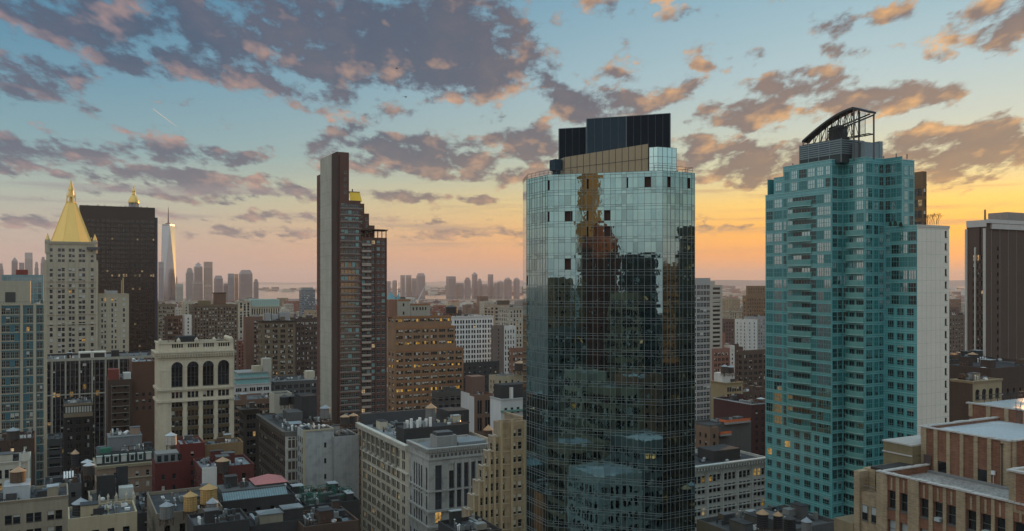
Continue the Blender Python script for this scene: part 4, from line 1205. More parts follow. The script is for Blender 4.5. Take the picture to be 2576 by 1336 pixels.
# ---- far left: teal and cream tower
def left_tower():
    d = 325.0
    teal = plain((.045, .135, .165), .35, var=.3, scale=.4); cream = masonry((.40, .355, .27), .15, .25)
    b = Bld('apartment_tower', 'teal and cream apartment tower cut by the left frame edge', 'building', px=(None, -70, 116), top=765, d=d, a=22, wall=teal, frame=plain((.36, .34, .27), .6), glz=glass((.02, .03, .034), .07, 1.8), lit=LIT)
    X = lambda p: b.on_y(p)
    cols = []
    for (p0, p1, n) in ((-66, -52, 1), (-46, -6, 4), (3, 48, 4), (66, 83, 2), (93, 114, 3)):
        x0, x1 = X(p0), X(p1)
        for i in range(n): cols.append((x0 + (x1 - x0) * (i + .06) / n, x0 + (x1 - x0) * (i + .94) / n))
    sp = dict(cols=cols, fh=3.4, wh=2.45, sill=.45, top=1.0, mix='ddddddddbdL', style='m2', r=.15, skip=lambda i, j, n, m: (i * 7 + j * 13 + (i // 4) * 5) % 17 < 2 and i > 4)
    b.tier(0, 0, b.b, b.a, 0, b.z, N=sp, E=dict(bay=4, ww=1.6, fh=3.4, wh=2, r=.15))
    b.trimm = cream
    for p in (-49, 0, 54.5, 87.5): b.piers('N', [X(p)], 1.0, .5, 0, b.z + .3)
    b.trim.box(b.b - .9, -.45, 0, b.b + .35, .6, b.z + .4)
    for (za, zb) in b.rows(0, b.z, sp): b.band(0, 0, b.b, b.a, za - .42, za - .18, .12, 'N')
    b.trim.box(0, -.3, b.z - .5, b.b - .9, -.01, b.z + .12)
    z1 = zof(705, d + 6); m = MB(); m.box(X(-40), 5, b.z - .9, b.on_y(76, 5), 16, z1); b.part('penthouse', m, masonry((.38, .345, .27), .15, .25))
    m = MB(); m.box(b.on_y(13, 4.9), 4.85, zof(760, d + 5), b.on_y(39, 4.9), 4.99, zof(734, d + 5)); b.part('louvre', m, FRM_D)
    r = MB(); r.bar((X(-40), .5, b.z + .9), (b.b, .5, b.z + .9), .07)
    for i in range(24): x = X(-40) + (b.b - X(-40)) * i / 23; r.bar((x, .5, b.z), (x, .5, b.z + .9), .06)
    b.part('railing', r, STEEL)
    b.clutter(b.on_y(78, 3), 2, b.b - 1, 18, b.z - .9, 5)
    b.done(cap=100)
left_tower()
q = G('apartment_block', 'low pale teal glass block behind the roof of the left tower', (None, 4, 109), 690, 520, plain((.16, .27, .29), .4, .1, var=.2), dict(bay=2.2, ww=1.9, fh=3.6, wh=2.9, sill=.4, mix='dddd', style='plain', r=.08, top=.8), a=18, clut=0, cap=30, glz=glass((.10, .16, .17), .08, 2.0), fin=False)
q.box('bulkhead', q.on_y(40, 2), 2, q.z - .9, q.on_y(70, 2), 8, q.z + 3.2, masonry((.2, .05, .04), .2, .2))
q.done(cap=30)

# ---- dark mullioned office with two white-framed plant boxes
q = Bld('office_building', 'dark glass office with pale vertical fins and two white-framed roof boxes', px=(None, 116, 389), top=903, d=450, a=36, wall=plain((.022, .022, .026), .4, var=.3), glz=glass((.014, .016, .02), .08, 1.7), frame=plain((.05, .05, .05), .5))
sp = dict(bay=2.05, ww=1.6, fh=3.7, wh=2.7, sill=.5, mg=.4, top=2.4, mix='ddddddddddddbL', style='plain', r=.12, rowmix={3: 'dddddLl', 4: 'ddddlL'})
q.tier(0, 0, q.b, q.a, 0, q.z, N=sp)
q.trimm = masonry((.34, .32, .27), .15, .2)
for p in (131, 165, 200, 232, 266, 299, 331, 362): q.piers('N', [q.on_y(p)], .8, .45, 0, q.z - 1.4)
for i in range(22):
    x = 2 + i * (q.b - 4) / 21; q.trim.box(x - .07, -.2, 0, x + .07, -.01, q.z - 1.5)
q.band(0, 0, q.b, q.a, q.z - 1.3, q.z + .1, .3, 'N'); q.band(0, 0, q.b, q.a, zof(996, 450), zof(993, 450), .3, 'N')
for (p0, p1) in ((198, 231.5), (232.5, 267)):
    x0, x1 = q.on_y(p0, 1), q.on_y(p1, 1); z0, z1 = q.z - .9, zof(888, 452)
    m = MB(); m.box(x0 + .5, 1.2, z0, x1 - .5, 9, z1 - .5); q.part('plant_box', m, BLACKISH)
    m = MB(); m.box(x0, .9, z0, x0 + .7, 9.2, z1); m.box(x1 - .7, .9, z0, x1, 9.2, z1); m.box(x0 + .7, .9, z1 - .65, x1 - .7, 9.2, z1); q.part('white_frame', m, plain((.55, .53, .46), .6))
q.clutter(1, 2, q.on_y(190, 2), 20, q.z - .9, 7); q.clutter(q.on_y(275, 2), 2, q.b - 2, 20, q.z - .9, 7)
q.roofm = ROOF_G
q.done()
G('apartment_block', 'plain brown brick block under the right end of the dark finned office', (None, 332, 390), 909, 400, masonry((.13, .07, .05), .2, .2), S(FLATS, bot=48, top=14), a=20, clut=3, cap=20, roof=ROOF_L)
q = G('apartment_block', 'dark brown block with a white fire-escape ladder beside the dark finned office', (None, 271, 333), 955, 392, DKBROWN, S(FLATS, bay=5), a=18, clut=3, cap=40, fin=False)
m = MB(); x = q.on_y(286)
for i in range(7): m.box(x - 1, -1.2, q.z - 3 - i * 3.1, x + 6.5, -.05, q.z - 2.85 - i * 3.1)
for xx in (x - 1, x + 6.5): m.bar((xx, -1.2, q.z - 23), (xx, -1.2, q.z - 2), .12)
q.part('fire_escape', m, plain((.22, .2, .17), .7)); q.box('bulkhead', q.on_y(273), 2, q.z - .9, q.on_y(300), 8, zof(930, 392), REDB)
q.box('bulkhead', q.on_y(312), 3, q.z - .9, q.on_y(331), 9, zof(941, 392), OFFWH); q.done(cap=40)
q = G('apartment_tower', 'narrow blackish loft tower with a beige band under its roof', (None, 160, 234), 1016, 405, masonry((.040, .040, .038), .3, .2), S(OFFICE, bay=3.2, k=2, ww=.9, mix='dddddbbdf', top=7), a=22, clut=9, fin=False)
q.trimm = masonry((.26, .21, .15), .15, .2); q.band(0, 0, q.b, q.a, q.z - 6.4, q.z - 4.4, .3, 'N'); q.band(0, 0, q.b, q.a, q.z - 1.0, q.z + .1, .3, 'N')
m = MB()
for i in range(10): x = .8 + i * (q.b - 1.6) / 9.5; m.box(x, -.03, q.z - 4.2, x + .8, -.005, q.z - 1.4)
q.part('clerestory', m, BLIND); q.done(cap=100)
q = G('apartment_block', 'small dark block with grey floor bands right of the teal and cream tower', (None, 118, 157), 1104, 368, DKGREY, S(OFFICE, bay=6, k=1, ww=4.8, wh=2, style='m4', mix='d'), a=15, clut=2, cap=20, bands=(4, 8, 12, 16), trim=GREY)

# ---- mansard block
def mansard():
    d = 292.0
    b = Bld('apartment_block', 'pinkish brick block under a black mansard with pale dormers', px=(None, 243, 391), top=1172, d=d, a=16, wall=masonry((.27, .20, .15), .2, .25), frame=FRM_W)
    b.tier(0, 0, b.b, b.a, 0, b.z, N=S(FLATS, bay=3.4, ww=1.1, wh=1.9, fh=3.7, top=1.9, mix='ddbfdb'), par=.3)
    b.trimm = masonry((.40, .36, .25), .15, .2); b.cornice(0, 0, b.b, b.a, b.z, .7, 1.1, 'NW', .9); b.band(0, 0, b.b, b.a, b.z - 5.2, b.z - 4.9, .3)
    zt = zof(1141, d + 2); m = MB()
    m.q([(.1, .1, b.z), (b.b, .1, b.z), (b.b, 1.6, zt), (.1, 1.6, zt)]); m.q([(.1, b.a, b.z), (.1, .1, b.z), (1.2, 1.6, zt), (1.2, b.a, zt)]); m.q([(.1, 1.6, zt), (b.b, 1.6, zt), (b.b, b.a, zt), (.1, b.a, zt)])
    b.part('mansard_roof', m, roofing((.03, .034, .034)))
    for i in range(7):
        x = b.on_y(250 + i * 20.7); zz = b.z + 1.0
        m = MB(); m.box(x - .85, .05, zz - .2, x + .85, 1.7, zz + 2.1); m.box(x - 1.0, -.1, zz + 2.103, x + 1.0, 1.7, zz + 2.3)
        o = b.part('dormer', m, plain((.42, .47, .44), .6))
        g = MB(); g.box(x - .55, .02, zz + .1, x + .55, .045, zz + 1.8); g.build('pane', GLASS_B if i % 3 else BLIND, o)
    x0, x1 = b.on_y(273, 5), b.on_y(357, 5); m = MB(); m.box(x0, 5, zt - .01, x1, 14.5, zof(1103, d + 5)); m.box(x0 - .15, 4.85, zof(1103, d + 5) + .003, x1 + .15, 14.7, zof(1103, d + 5) + .25)
    b.part('roof_house', m, plain((.16, .17, .18), .7))
    m = MB(); m.box(b.on_y(253), 3, zt, b.on_y(280), 5, zt + 1.6); b.part('green_tank', m, plain((.03, .15, .10), .5))
    b.clutter(b.on_y(300, 2), 2, b.on_y(388, 2), 5, zt, 7); b.clutter(x0, 6, x1, 13, zof(1103, d + 5) + .25, 5)
    b.done(cap=60)
mansard()
# ---- red brick house group
q = G('town_house', 'dark red brick house with a grey penthouse cage under a pale tank', (None, 390, 458), 1165, 268, masonry((.10, .028, .026), .28, .3), S(FLATS, bay=3.9, ww=1.0, fh=3.6, top=2.6), a=10, clut=0, cap=20, fin=False)
m = MB(); x0, x1 = q.on_y(394), q.on_y(452)
m.box(x0, 2, q.z - .9, x1, 8.5, zof(1142, 270)); q.part('penthouse', m, plain((.16, .17, .17), .7))
m = MB()
for i in range(4): m.box(x0 + .4 + i * 2.0, 1.95, q.z, x0 + 1.6 + i * 2.0, 1.99, zof(1146, 270))
q.part('penthouse_window', m, GLASS_B); q.done(cap=20)
q = G('town_house', 'red brick house end with snow-white coping behind the red brick house', (None, 452, 515), 1117, 288, masonry((.13, .034, .03), .25, .25), S(FLATS, bay=5, ww=1, bot=30), a=14, clut=4, cap=12, roof=ROOF_L)
q = G('town_house', 'ochre rendered house end with green drainpipes behind the red houses', (None, 516, 612), 1118, 300, masonry((.22, .15, .08), .22, .3), S(FLATS, bay=6, ww=1), a=10, clut=7, cap=12)
q = G('town_house', 'low red brick house with a white parapet court below the brown tank', (None, 505, 640), 1178, 262, masonry((.10, .034, .03), .25, .25), S(FLATS, bay=5), a=17, clut=8, cap=12, fin=False)
q.box('white_wall', q.on_y(508), -.4, q.z - 8, q.on_y(545), -.02, q.z + .2, OFFWH); q.done(cap=12, roofm=ROOF_S)

# ---- cream arcaded building
def cream_arches():
    d = 340.0
    cr = masonry((.55, .485, .375), .18, .34)
    b = Bld('office_building', 'cream stone building with four tall dark arches and a roof balustrade', px=(389, 399, 589), top=858, d=d, wall=cr, frame=plain((.12, .12, .11), .6), glz=glass((.016, .02, .026), .08, 1.7))
    Z = lambda py: zof(py, d)
    bays = [(431, 460), (471, 500), (510, 538), (548, 577)]
    bays = [(b.on_y(p), b.on_y(q)) for p, q in bays]
    # arched storey: openings cut with stepped heads in the wall grid
    zsp, zt_, zb_ = Z(925), Z(907.5), Z(975)
    colsA = []; 
    mb = b.w
    # below the arches: triple windows between piers
    cols = []
    for (x0, x1) in bays:
        w = (x1 - x0) / 3
        for i in range(3): cols.append((x0 + w * i + .12, x0 + w * (i + 1) - .12))
    rows = []; z = Z(1009)
    while z > 4: rows.append((z - 2.75, z - .35)); z -= 3.9
    rows = rows[::-1]
    rows += [(Z(1003), Z(988))]
    b.tier(0, 0, b.b, b.a, 0, zb_ - .2, N=dict(cols=cols, rows=rows, r=.5, style='dh', mix='ddddddbdL'), W=dict(cols=[(3, 4.4), (9, 10.4), (15, 16.4), (21, 22.4)], rows=rows, r=.3, mix='db'), par=.1)
    # arch storey wall
    zc = Z(885)
    b.tier(0, .0, b.b, b.a, zb_ - .2, zc, N=dict(cols=[(x0 + .02, x1 - .02) for x0, x1 in bays], rows=[(zb_, zsp)], r=1.0, style='m3', mix='d'), par=.1)
    gl = b.glz
    for (x0, x1) in bays:
        cx, rad = (x0 + x1) / 2, (x1 - x0) / 2
        m = MB(); n = 14; pts = [(cx + rad * math.cos(math.pi * k / n), zsp + rad * math.sin(math.pi * k / n)) for k in range(n + 1)]
        m.q([(x, -.03, z) for x, z in pts]); b.part('arch_glass', m, gl)
        m = MB()
        for r0, r1, p in ((rad - .02, rad + .45, .25), (rad + .45, rad + .8, .12)):
            for k in range(n):
                a0, a1 = math.pi * k / n, math.pi * (k + 1) / n
                P = lambda r, a, y: (cx + r * math.cos(a), y, zsp + r * math.sin(a))
                m.q([P(r0, a0, -p), P(r1, a0, -p), P(r1, a1, -p), P(r0, a1, -p)]); m.q([P(r0, a0, -p), P(r0, a1, -p), P(r0, a1, .05), P(r0, a0, .05)]); m.q([P(r1, a0, -p), P(r1, a1, -p), P(r1, a1, .05), P(r1, a0, .05)])
        b.part('arch_moulding', m, cr)
        m = MB()
        for t in (-.33, .33): m.box(cx + t * rad * 1.0 - .06, -.07, zb_, cx + t * rad + .06, -.04, zsp + rad * .9)
        for zz in (zb_ + 2.6, zb_ + 5.4, zsp): m.box(x0, -.075, zz, x1, -.045, zz + .12)
        b.part('arch_glazing_bar', m, FRM_D)
    # piers, belts, cornice, balustrade
    edges = [0.0] + [q for p in bays for q in p] + [b.b]
    for i in range(0, 10, 2):
        c = (edges[i] + edges[i + 1]) / 2; w = max(.9, (edges[i + 1] - edges[i]) * .55)
        b.trim.box(c - w / 2, -.35, 0, c + w / 2, .04, Z(1012)); b.trim.box(c - w / 2, -.35, Z(984), c + w / 2, .04, Z(934))
        b.trim.box(c - w / 2 - .2, -.5, Z(934), c + w / 2 + .2, .04, Z(930))
    for py, h, p in ((980, .9, .7), (1010, .9, .75), (905, .35, .15), (985, .4, .35)): b.band(0, 0, b.b, b.a, Z(py) - h / 2, Z(py) + h / 2, p)
    sp_ = MB()
    for (x0, x1) in bays:
        zz = Z(1009) - 2.75
        while zz > 6: sp_.box(x0 + .02, -.06, zz - 1.48, x1 - .02, .3, zz - .02); zz -= 3.9
        for k in (1, 2): xm = x0 + (x1 - x0) * k / 3; sp_.box(xm - .13, -.075, 4, xm + .13, .3, Z(1011))
    sp_.build_each('spandrel', masonry((.10, .075, .045), .2, .2), b.root)
    b.cornice(0, 0, b.b, b.a, zc, 1.5, 2.4, 'NW', 1.0)
    z0 = zc; z1 = Z(862)
    b.tier(.2, .2, b.b - .2, b.a - .2, z0 - .1, z1, N=dict(cols=[(x0 + (x1 - x0) * (k + .1) / 5, x0 + (x1 - x0) * (k + .8) / 5) for x0, x1 in bays for k in range(5)], rows=[(z0 + 1.5, z0 + 3.0)], r=.3, style='plain', mix='d'), par=3.0)
    b.band(.2, .2, b.b - .2, b.a - .2, z1 - .5, z1 + .08, .35, 'NW')
    m = MB()
    for i in range(5):
        x = .6 + i * (b.b - 1.6) / 4; m.box(x - .7, -.2, z1 + .09, x + .7, 1.0, z1 + 1.0); m.frus(x, .4, z1 + 1.0, z1 + 1.9, .7, .1, 8)
    for i in range(9):
        y = 2 + i * (b.a - 4) / 8; m.box(b.b - 1.6, y, z1 + .02, b.b - .4, y + 1.6, z1 + 1.0); m.frus(b.b - 1, y + .8, z1 + 1.0, z1 + 1.7, .8, .2, 8)
    b.part('parapet_block', m, cr)
    x0, x1 = b.on_y(445, 8), b.on_y(494, 8); m = MB(); m.box(x0, 8, z1 - 3, x1, 16, zof(847, d + 8)); b.part('bulkhead', m, BLACKISH)
    b.clutter(2, 4, b.b - 3, b.a - 3, z1 - 3, 10)
    b.done(cap=100, hide=lambda px, py: py > 1110)
cream_arches()

# ---- between the cream arches and the brick tower, far to near
G('apartment_block', 'pale grey ornate block with tall windows right of the black slab', (None, 396, 441), 764, 900, masonry((.30, .25, .19), .2, .3), S(OFFICE, bay=4, mix='dddbf'), a=20, corn=(1.0, 1.6), cap=40)
G('loft_building', 'low brown loft under the pale ornate block right of the black slab', (None, 419, 465), 795, 800, BROWN, S(LOFT, wh=2.6), a=18, corn=(.8, 1.2), cap=40)
G('town_house', 'thin white house wedged left of the ribbed brown block', (None, 465, 482), 791, 780, OFFWH, FLATS, a=16, cap=20, clut=2)
G('apartment_block', 'pale stone block with two white roof tanks behind the thin white house', (None, 463, 490), 757, 930, CREAM, FLATS, a=18, cap=20)
q = G('apartment_block', 'large ribbed brown block with a brown penthouse in the middle of its roof', (475, 487, 598), 766, 860, masonry((.15, .115, .085), .22, .25), S(RIBS, bay=2.7, ww=1.5, mix='ddddbfb'), a=None, clut=6, cap=100, piers=2.7, corn=(.8, 1.5), trim=masonry((.21, .165, .12), .2, .25), fin=False)
q.box('penthouse', q.on_y(540, 8), 8, q.z - .9, q.on_y(568, 8), 18, zof(738, 868), BROWN); q.box('roof_cap', q.on_y(538, 8), 7.6, zof(738, 868) + .01, q.on_y(569, 8), 18.4, zof(735, 868), DKBROWN)
q.box('bulkhead', q.on_y(500, 6), 6, q.z - .9, q.on_y(530, 6), 14, zof(755, 866), masonry((.2, .16, .09), .2, .2)); q.done()
q = G('office_building', 'cream block with a pale green copper attic and a colonnade of dark openings', (None, 630, 706), 770, 1000, CREAM, dict(bay=2.9, ww=1.5, fh=9, wh=7, sill=.5, top=1, mix='d', style='plain', r=.5), a=24, clut=0, cap=60, corn=(1.4, 1.6), fin=False)
m = MB(); m.box(1, 1, q.z - .5, q.b - 1, 22, zof(752, 1000)); q.part('green_attic', m, plain((.33, .45, .41), .6))
m = MB()
for i in range(14): x = 1.5 + i * (q.b - 3) / 13; m.box(x, .8, q.z - .5, x + .5, .99, zof(753, 1000))
q.part('attic_rib', m, plain((.22, .33, .30), .6)); q.done(cap=60)
G('apartment_block', 'tan block with arched top windows left of the green copper attic', (None, 600, 631), 757, 980, CREAM, S(FLATS, bay=4.6, ww=2.2, wh=2.6), a=20, cap=24, corn=(.8, 1.4))
q = G('apartment_tower', 'slim bluish glass tower rising left of the brick tower spine', (None, 760, 793), 728, 1450, plain((.10, .14, .17), .4, .2), dict(bay=2.2, ww=1.9, fh=3.6, wh=2.6, sill=.5, mix='ddddb', style='plain', r=.1), a=20, clut=0, cap=60, glz=glass((.10, .15, .18), .08, 2.2), fin=False)
q.box('roof_cap', 2, 2, q.z - .5, q.b - 3, 14, zof(722, 1450), GREY); q.done(cap=60)
q = G('apartment_block', 'brown brick end wall with one column of white windows left of the dark corniced block', (612, 618, 660), 796, 720, masonry((.17, .10, .075), .2, .3), dict(cols=[(7, 8.6), (9, 10.6)], fh=4, wh=2.6, sill=.8, top=3, mix='bfd', r=.2), spW=None, clut=5, cap=30, roof=TAR)
q = G('apartment_block', 'brown ornate block with a dark cornice and silver plant on its roof', (648, 660, 743), 806, 680, masonry((.16, .125, .085), .2, .25), S(OFFICE, bay=5.6, k=3, ww=1.1, gap=.2, fh=4.2, mix='ddbbbfdL', wh=2.5), corn=(1.6, 1.5), trim=masonry((.07, .06, .05), .2, .2), bands=(16,), fin=False, clut=0)
for i, (p0, p1, py) in enumerate(((668, 682, 787), (684, 700, 790), (703, 730, 785))):
    q.box('cooling_unit', q.on_y(p0, 5), 5, q.z - .9, q.on_y(p1, 5), 12, zof(py, 685), GALV)
q.clutter(1, 1.5, q.b - 1, 5, q.z - .9, 6); q.done()
G('apartment_block', 'dark brown office grid with bright white lit strips left of the brick tower', (None, 743, 812), 800, 700, masonry((.095, .072, .06), .2, .2), S(OFFICE, bay=3.4, k=2, ww=1.1, fh=4.1, wh=2.2, mix='dddddddbf', rowmix={0: 'bbfb', 3: 'bfdd', 4: 'bbfd', 7: 'bbfd'}), a=24, clut=8, corn=(.7, 1.2), piers=6.8)
q = G('apartment_block', 'white block of triple windows with two set-back teal glass floors on top', (None, 588, 682), 967, 520, masonry((.52, .52, .50), .12, .2), S(OFFICE, bay=4.5, k=3, ww=1.05, gap=.12, fh=3.8, top=1.4), a=22, clut=0, cap=80, corn=(.5, .8), fin=False)
tg = plain((.22, .42, .42), .3, var=.2)
for (o, y0, y1) in ((1.5, 967, 951), (3.5, 951, 938)):
    za, zb = zof(y0, 520) - .4, zof(y1, 521)
    q.box('glass_floor', o, o, za, q.b - o * .4, 20, zb - .7, tg); q.box('roof_slab', o - .8, o - .8, zb - .69, q.b - o * .3, 20.5, zb, GREY)
q.box('stair_tower', q.on_y(662, 6), 6, q.z, q.on_y(683, 6), 13, zof(905, 524), masonry((.40, .38, .32), .15, .3)); q.box('bulkhead', q.on_y(637, 4), 4, q.z, q.on_y(656, 4), 10, zof(922, 524), masonry((.42, .38, .28), .15, .3)); q.done(cap=80)
q = G('loft_building', 'low dark loft with a pale roof edge between white block and brick tower', (None, 688, 800), 958, 545, DKGREY, S(LOFT, bay=4, k=2), a=30, clut=12, cap=40, roof=ROOF_S, fin=False)
q.box('bulkhead', q.on_y(772, 9), 9, q.z - .9, q.on_y(792, 9), 16, zof(938, 552), CREAM); q.trimm = ROOF_L; q.band(0, 0, q.b, q.a, q.z - .4, q.z + .15, .3); q.done(cap=40)
G('loft_building', 'low brown row of lofts behind the dark turreted corner block', (None, 560, 690), 1008, 470, BROWN, LOFT, a=25, clut=10, cap=40, roof=ROOF_G)
q = G('town_house', 'cream plastered stair block beside two big dark tanks', (686, 690, 735), 990, 455, masonry((.42, .40, .33), .15, .3), None, clut=0, cap=0, a=12)
# ---- the dark corner block and the long brown loft with the blank walls
def brown_loft():
    d = 332.0
    b = Bld('loft_building', 'long dark brown loft, its end front white with round-arched windows', px=(651, 720, 764), top=1085, d=d, wall=masonry((.105, .082, .068), .25, .3), frame=plain((.10, .09, .08), .6))
    spW = dict(bay=3.7, k=2, ww=1.1, gap=.2, fh=3.9, wh=2.3, sill=.8, mg=.6, top=3.2, mix='dddddb', r=.35)
    b.tier(0, 0, b.b, b.a, 0, b.z, W=spW, par=.5)
    b.trimm = masonry((.13, .12, .105), .2, .3); b.cornice(0, 0, b.b, b.a, b.z, 1.3, 1.8, 'W', 1.3)
    wf = MB(); b2w, b.w = b.w, wf
    wsp = dict(cols=[(.7, 1.9), (2.2, 3.4), (3.8, 5.0)], fh=4.2, wh=2.9, sill=.7, top=2.4, mix='dddbd', rowmix={3: 'lLd'}, r=.4, style='dh')
    b.facade('N', (0, -.35), (1, 0), (0, -1), b.b, 0, b.z - .3, wsp); b.w = b2w
    wf.box(-.3, -.349, 0, .0, .4, b.z - .3)
    for i, (za, zb) in enumerate(b.rows(0, b.z - .3, wsp)):
        wf.box(-.3, -.6, za - .9, b.b, -.36, za - .35)
    b.part('white_front', wf, masonry((.50, .50, .46), .15, .25))
    m = MB()
    for x in (1.3, 2.8, 4.4):
        for dz in (0, 8.4):
            z = b.z - 2.9 - dz; pts = [(x + .6 * math.cos(math.pi * k / 8), -.36, z + .6 * math.sin(math.pi * k / 8)) for k in range(9)]; m.q(pts)
    b.part('arch_light', m, GLASS)
    m = MB(); m.box(-.5, -.9, b.z - 1.6, b.b, -.36, b.z - .25); m.box(-.5, -1.1, b.z - .25, b.b, -.36, b.z + .15); b.part('front_cornice', m, masonry((.16, .16, .15), .2, .3))
    b.clutter(1, 1, b.b + 14, b.a * .8, b.z - .5, 16)
    m = MB(); 
    m.q([(.4, .4, b.z - .49), (b.b + 16, .4, b.z - .49), (b.b + 16, b.a, b.z - .49), (.4, b.a, b.z - .49)]); b.part('long_roof', m, TAR)
    b.box('bulkhead', 6, 22, b.z - .48, 12, 32, b.z + 4.0, DKGREY); b.box('penthouse', 12.5, 26, b.z - .48, 19, 38, zof(995, 362), BLACKISH)
    m = MB(); m.q([(3, 7, b.z + 1.6), (8, 7, b.z + 1.6), (8, 9.6, b.z + 2.3), (3, 9.6, b.z + 2.3)]); m.box(3.3, 8, b.z - .48, 3.5, 8.2, b.z + 1.7); m.box(7.5, 8, b.z - .48, 7.7, 8.2, b.z + 1.7); b.part('roof_canopy', m, GALV)
    for i in range(6):
        m = MB(); m.frus(1.6 + i * 1.7, 3.0 + (i % 3) * 1.1, b.z - .48, b.z + .8 + (i % 2) * .5, .45, .45, 10); m.frus(1.6 + i * 1.7, 3.0 + (i % 3) * 1.1, b.z + .8 + (i % 2) * .5, b.z + 1.3 + (i % 2) * .5, .6, .3, 10); b.part('exhaust_fan', m, WHITE if i % 2 else GALV)
    b.done(cap=100)
brown_loft()
q = G('apartment_block', 'dark corner block with a lamp-lit dark cornice left of the long brown loft', (602, 612, 652), 1028, 392, masonry((.075, .062, .052), .25, .25), S(LOFT, mix='ddddl'), corn=(1.8, 2.0), clut=6, cap=60)
q = G('apartment_block', 'block with a huge blank grey plaster wall holding three small windows', (748, 764, 840), 1082, 322, masonry((.37, .385, .385), .16, .40, tint=(.25, .27, .28)), dict(cols=[(7.8, 8.7)], rows=[(zof(y, 322) - .9, zof(y, 322) + .9) for y in (1203, 1163, 1123)], r=.3, mix='d'), spW=S(OFFICE, bay=3, k=1, mix='dddLb'), clut=4, cap=30, par=.5, roof=TAR, fin=False)
q.trimm = masonry((.42, .38, .27), .15, .25); q.trim.box(-.4, -.4, 0, .5, .03, q.z + .3); q.band(.51, 0, q.b, q.a, q.z - .5, q.z + .1, .3, 'N'); q.done(cap=30)
q = G('loft_building', 'lower blank grey wall joining the big plaster wall to the cream block', (None, 840.5, 903), 1098, 325, masonry((.31, .325, .325), .15, .38, tint=(.22, .24, .25)), None, a=16, clut=2, cap=0, par=.4)

# ---- brown stepped office block
def stepped_office():
    d = 565.0
    br = masonry((.255, .155, .095), .2, .25); pl = masonry((.36, .33, .28), .16, .25)
    b = Bld('office_building', 'broad stepped brown office block with rows of lit yellow windows', px=(975, 993, 1166), top=880, d=d, wall=br, frame=plain((.20, .14, .09), .7), lit=emit((1.0, .56, .10), .6), blind=plain((.62, .61, .56), .7))
    Z = lambda py: zof(py, d)
    xs = [b.on_y(p) for p in (1136, 1146, 1166)]
    base = dict(bay=5.9, k=3, ww=1.45, gap=.12, fh=4.0, wh=2.0, sill=1.0, mg=.5, top=1.0, style='dh', r=.3, mix='dddbbbfddbbdL', rowmix={0: 'dbbbddbb', 2: 'lllbfbdL', 3: 'ddbbdb', 5: 'lddddLlb', 10: 'bbfbb', 12: 'lLlllLd', 8: 'bbbddL'})
    b.tier(0, 0, xs[2], b.a, 0, Z(880), N=S(base, rowmix={2: 'bbLdbl', 4: 'bbfbb', 6: 'lLlllLd'}), W=S(base, k=2, bay=8))
    b.tier(.0, .4, xs[1], b.a, Z(880) - .5, Z(822), N=S(base, rowmix={0: 'ddbb', 2: 'ddLlb'}), par=.6)
    b.tier(.0, .8, xs[0], b.a, Z(822) - .5, Z(795), N=S(base, top=.8, rowmix={0: 'dbbblb'}), W=S(base, k=2, bay=8), par=.6)
    for z in (Z(880), Z(822), Z(795)): pass
    cb = masonry((.30, .15, .075), .2, .2); tr = MB()
    for (x1, y0, z) in ((xs[2], 0, Z(880)), (xs[1], .4, Z(822)), (xs[0], .8, Z(795))):
        z_ = z
        tr.box(-.2, y0 - .2, z - 1.1, x1 + .05, y0 - .005, z + .08)
    z = Z(880) - 4.0 * 2 - 1
    while z > 10: tr.box(-.03, -.05, z - .35, xs[2] + .03, -.004, z + .55); z -= 4.0
    b.part('orange_band', tr, cb)
    # pale penthouse storeys
    def pz(p0, p1, y, top, pent, cols, rows):
        x0, x1 = b.on_y(p0, y), b.on_y(p1, y); z1 = zof(top, d + y)
        w0, b.w = b.w, MB()
        b.tier(x0, y, x1, y + 14, Z(795) - .5, z1, N=dict(cols=[(x0_ , x0_ + 1.2) for x0_ in cols], rows=[(z1 - r - 2, z1 - r) for r in rows][::-1], r=.2, mix='d'), par=.5)
        b.part('penthouse', b.w, pent); b.w = w0
    pz(1001, 1032, 3, 752, pl, [3.4, 5.9][:1], [2.6, 8.2])
    pz(1032.4, 1082, 4, 764, pl, [1.6, 4.0, 6.5, 8.4, 10.4], [2.2])
    b.box('brick_stack', b.on_y(978, 5), 5.2, Z(795) - .5, b.on_y(1000.6, 5), 18, zof(752, d + 5), masonry((.26, .14, .10), .2, .2))
    m = MB(); m.box(b.on_y(1001, 3) - .2, 2.8, zof(752, d + 3) - 1.2, b.on_y(1032, 3) + .2, 2.98, zof(752, d + 3) + .1); m.box(b.on_y(1032.4, 4), 3.8, zof(764, d + 4) - 1.0, b.on_y(1082, 4), 3.98, zof(764, d + 4) + .1); b.part('orange_band', m, cb)
    b.clutter(b.on_y(1085, 3), 3, xs[0] - 1, 20, Z(795) - .6, 8); b.clutter(xs[0] + .3, 2, xs[1], 20, Z(822) - .6, 2); b.clutter(xs[1] + .3, 1, xs[2], 20, Z(880) - .9, 3)
    b.done(cap=100)
stepped_office()
G('office_building', 'white gridded office with paired dark windows behind the stepped brown block', (1130, 1140, 1241), 795, 720, masonry((.66, .67, .66), .08, .15), dict(bay=5.5, k=2, ww=1.6, gap=.7, fh=4.25, wh=2.7, sill=.8, mg=.6, top=2.6, mix='ddddddddddL', r=.35, style='dh'), corn=(1.0, 1.3), bands=(7.2,), clut=10, frame=FRM_D, roof=ROOF_G)
G('apartment_block', 'dark block wrapped in grey scaffold netting by the foot of the stepped office', (1086, 1098, 1164), 985, 470, masonry((.09, .085, .078), .3, .3), S(OFFICE, bay=4, k=1, ww=2.2, mix='d'), clut=8, cap=30, bands=(3.5, 7, 10.5), trim=plain((.14, .13, .12), .8))
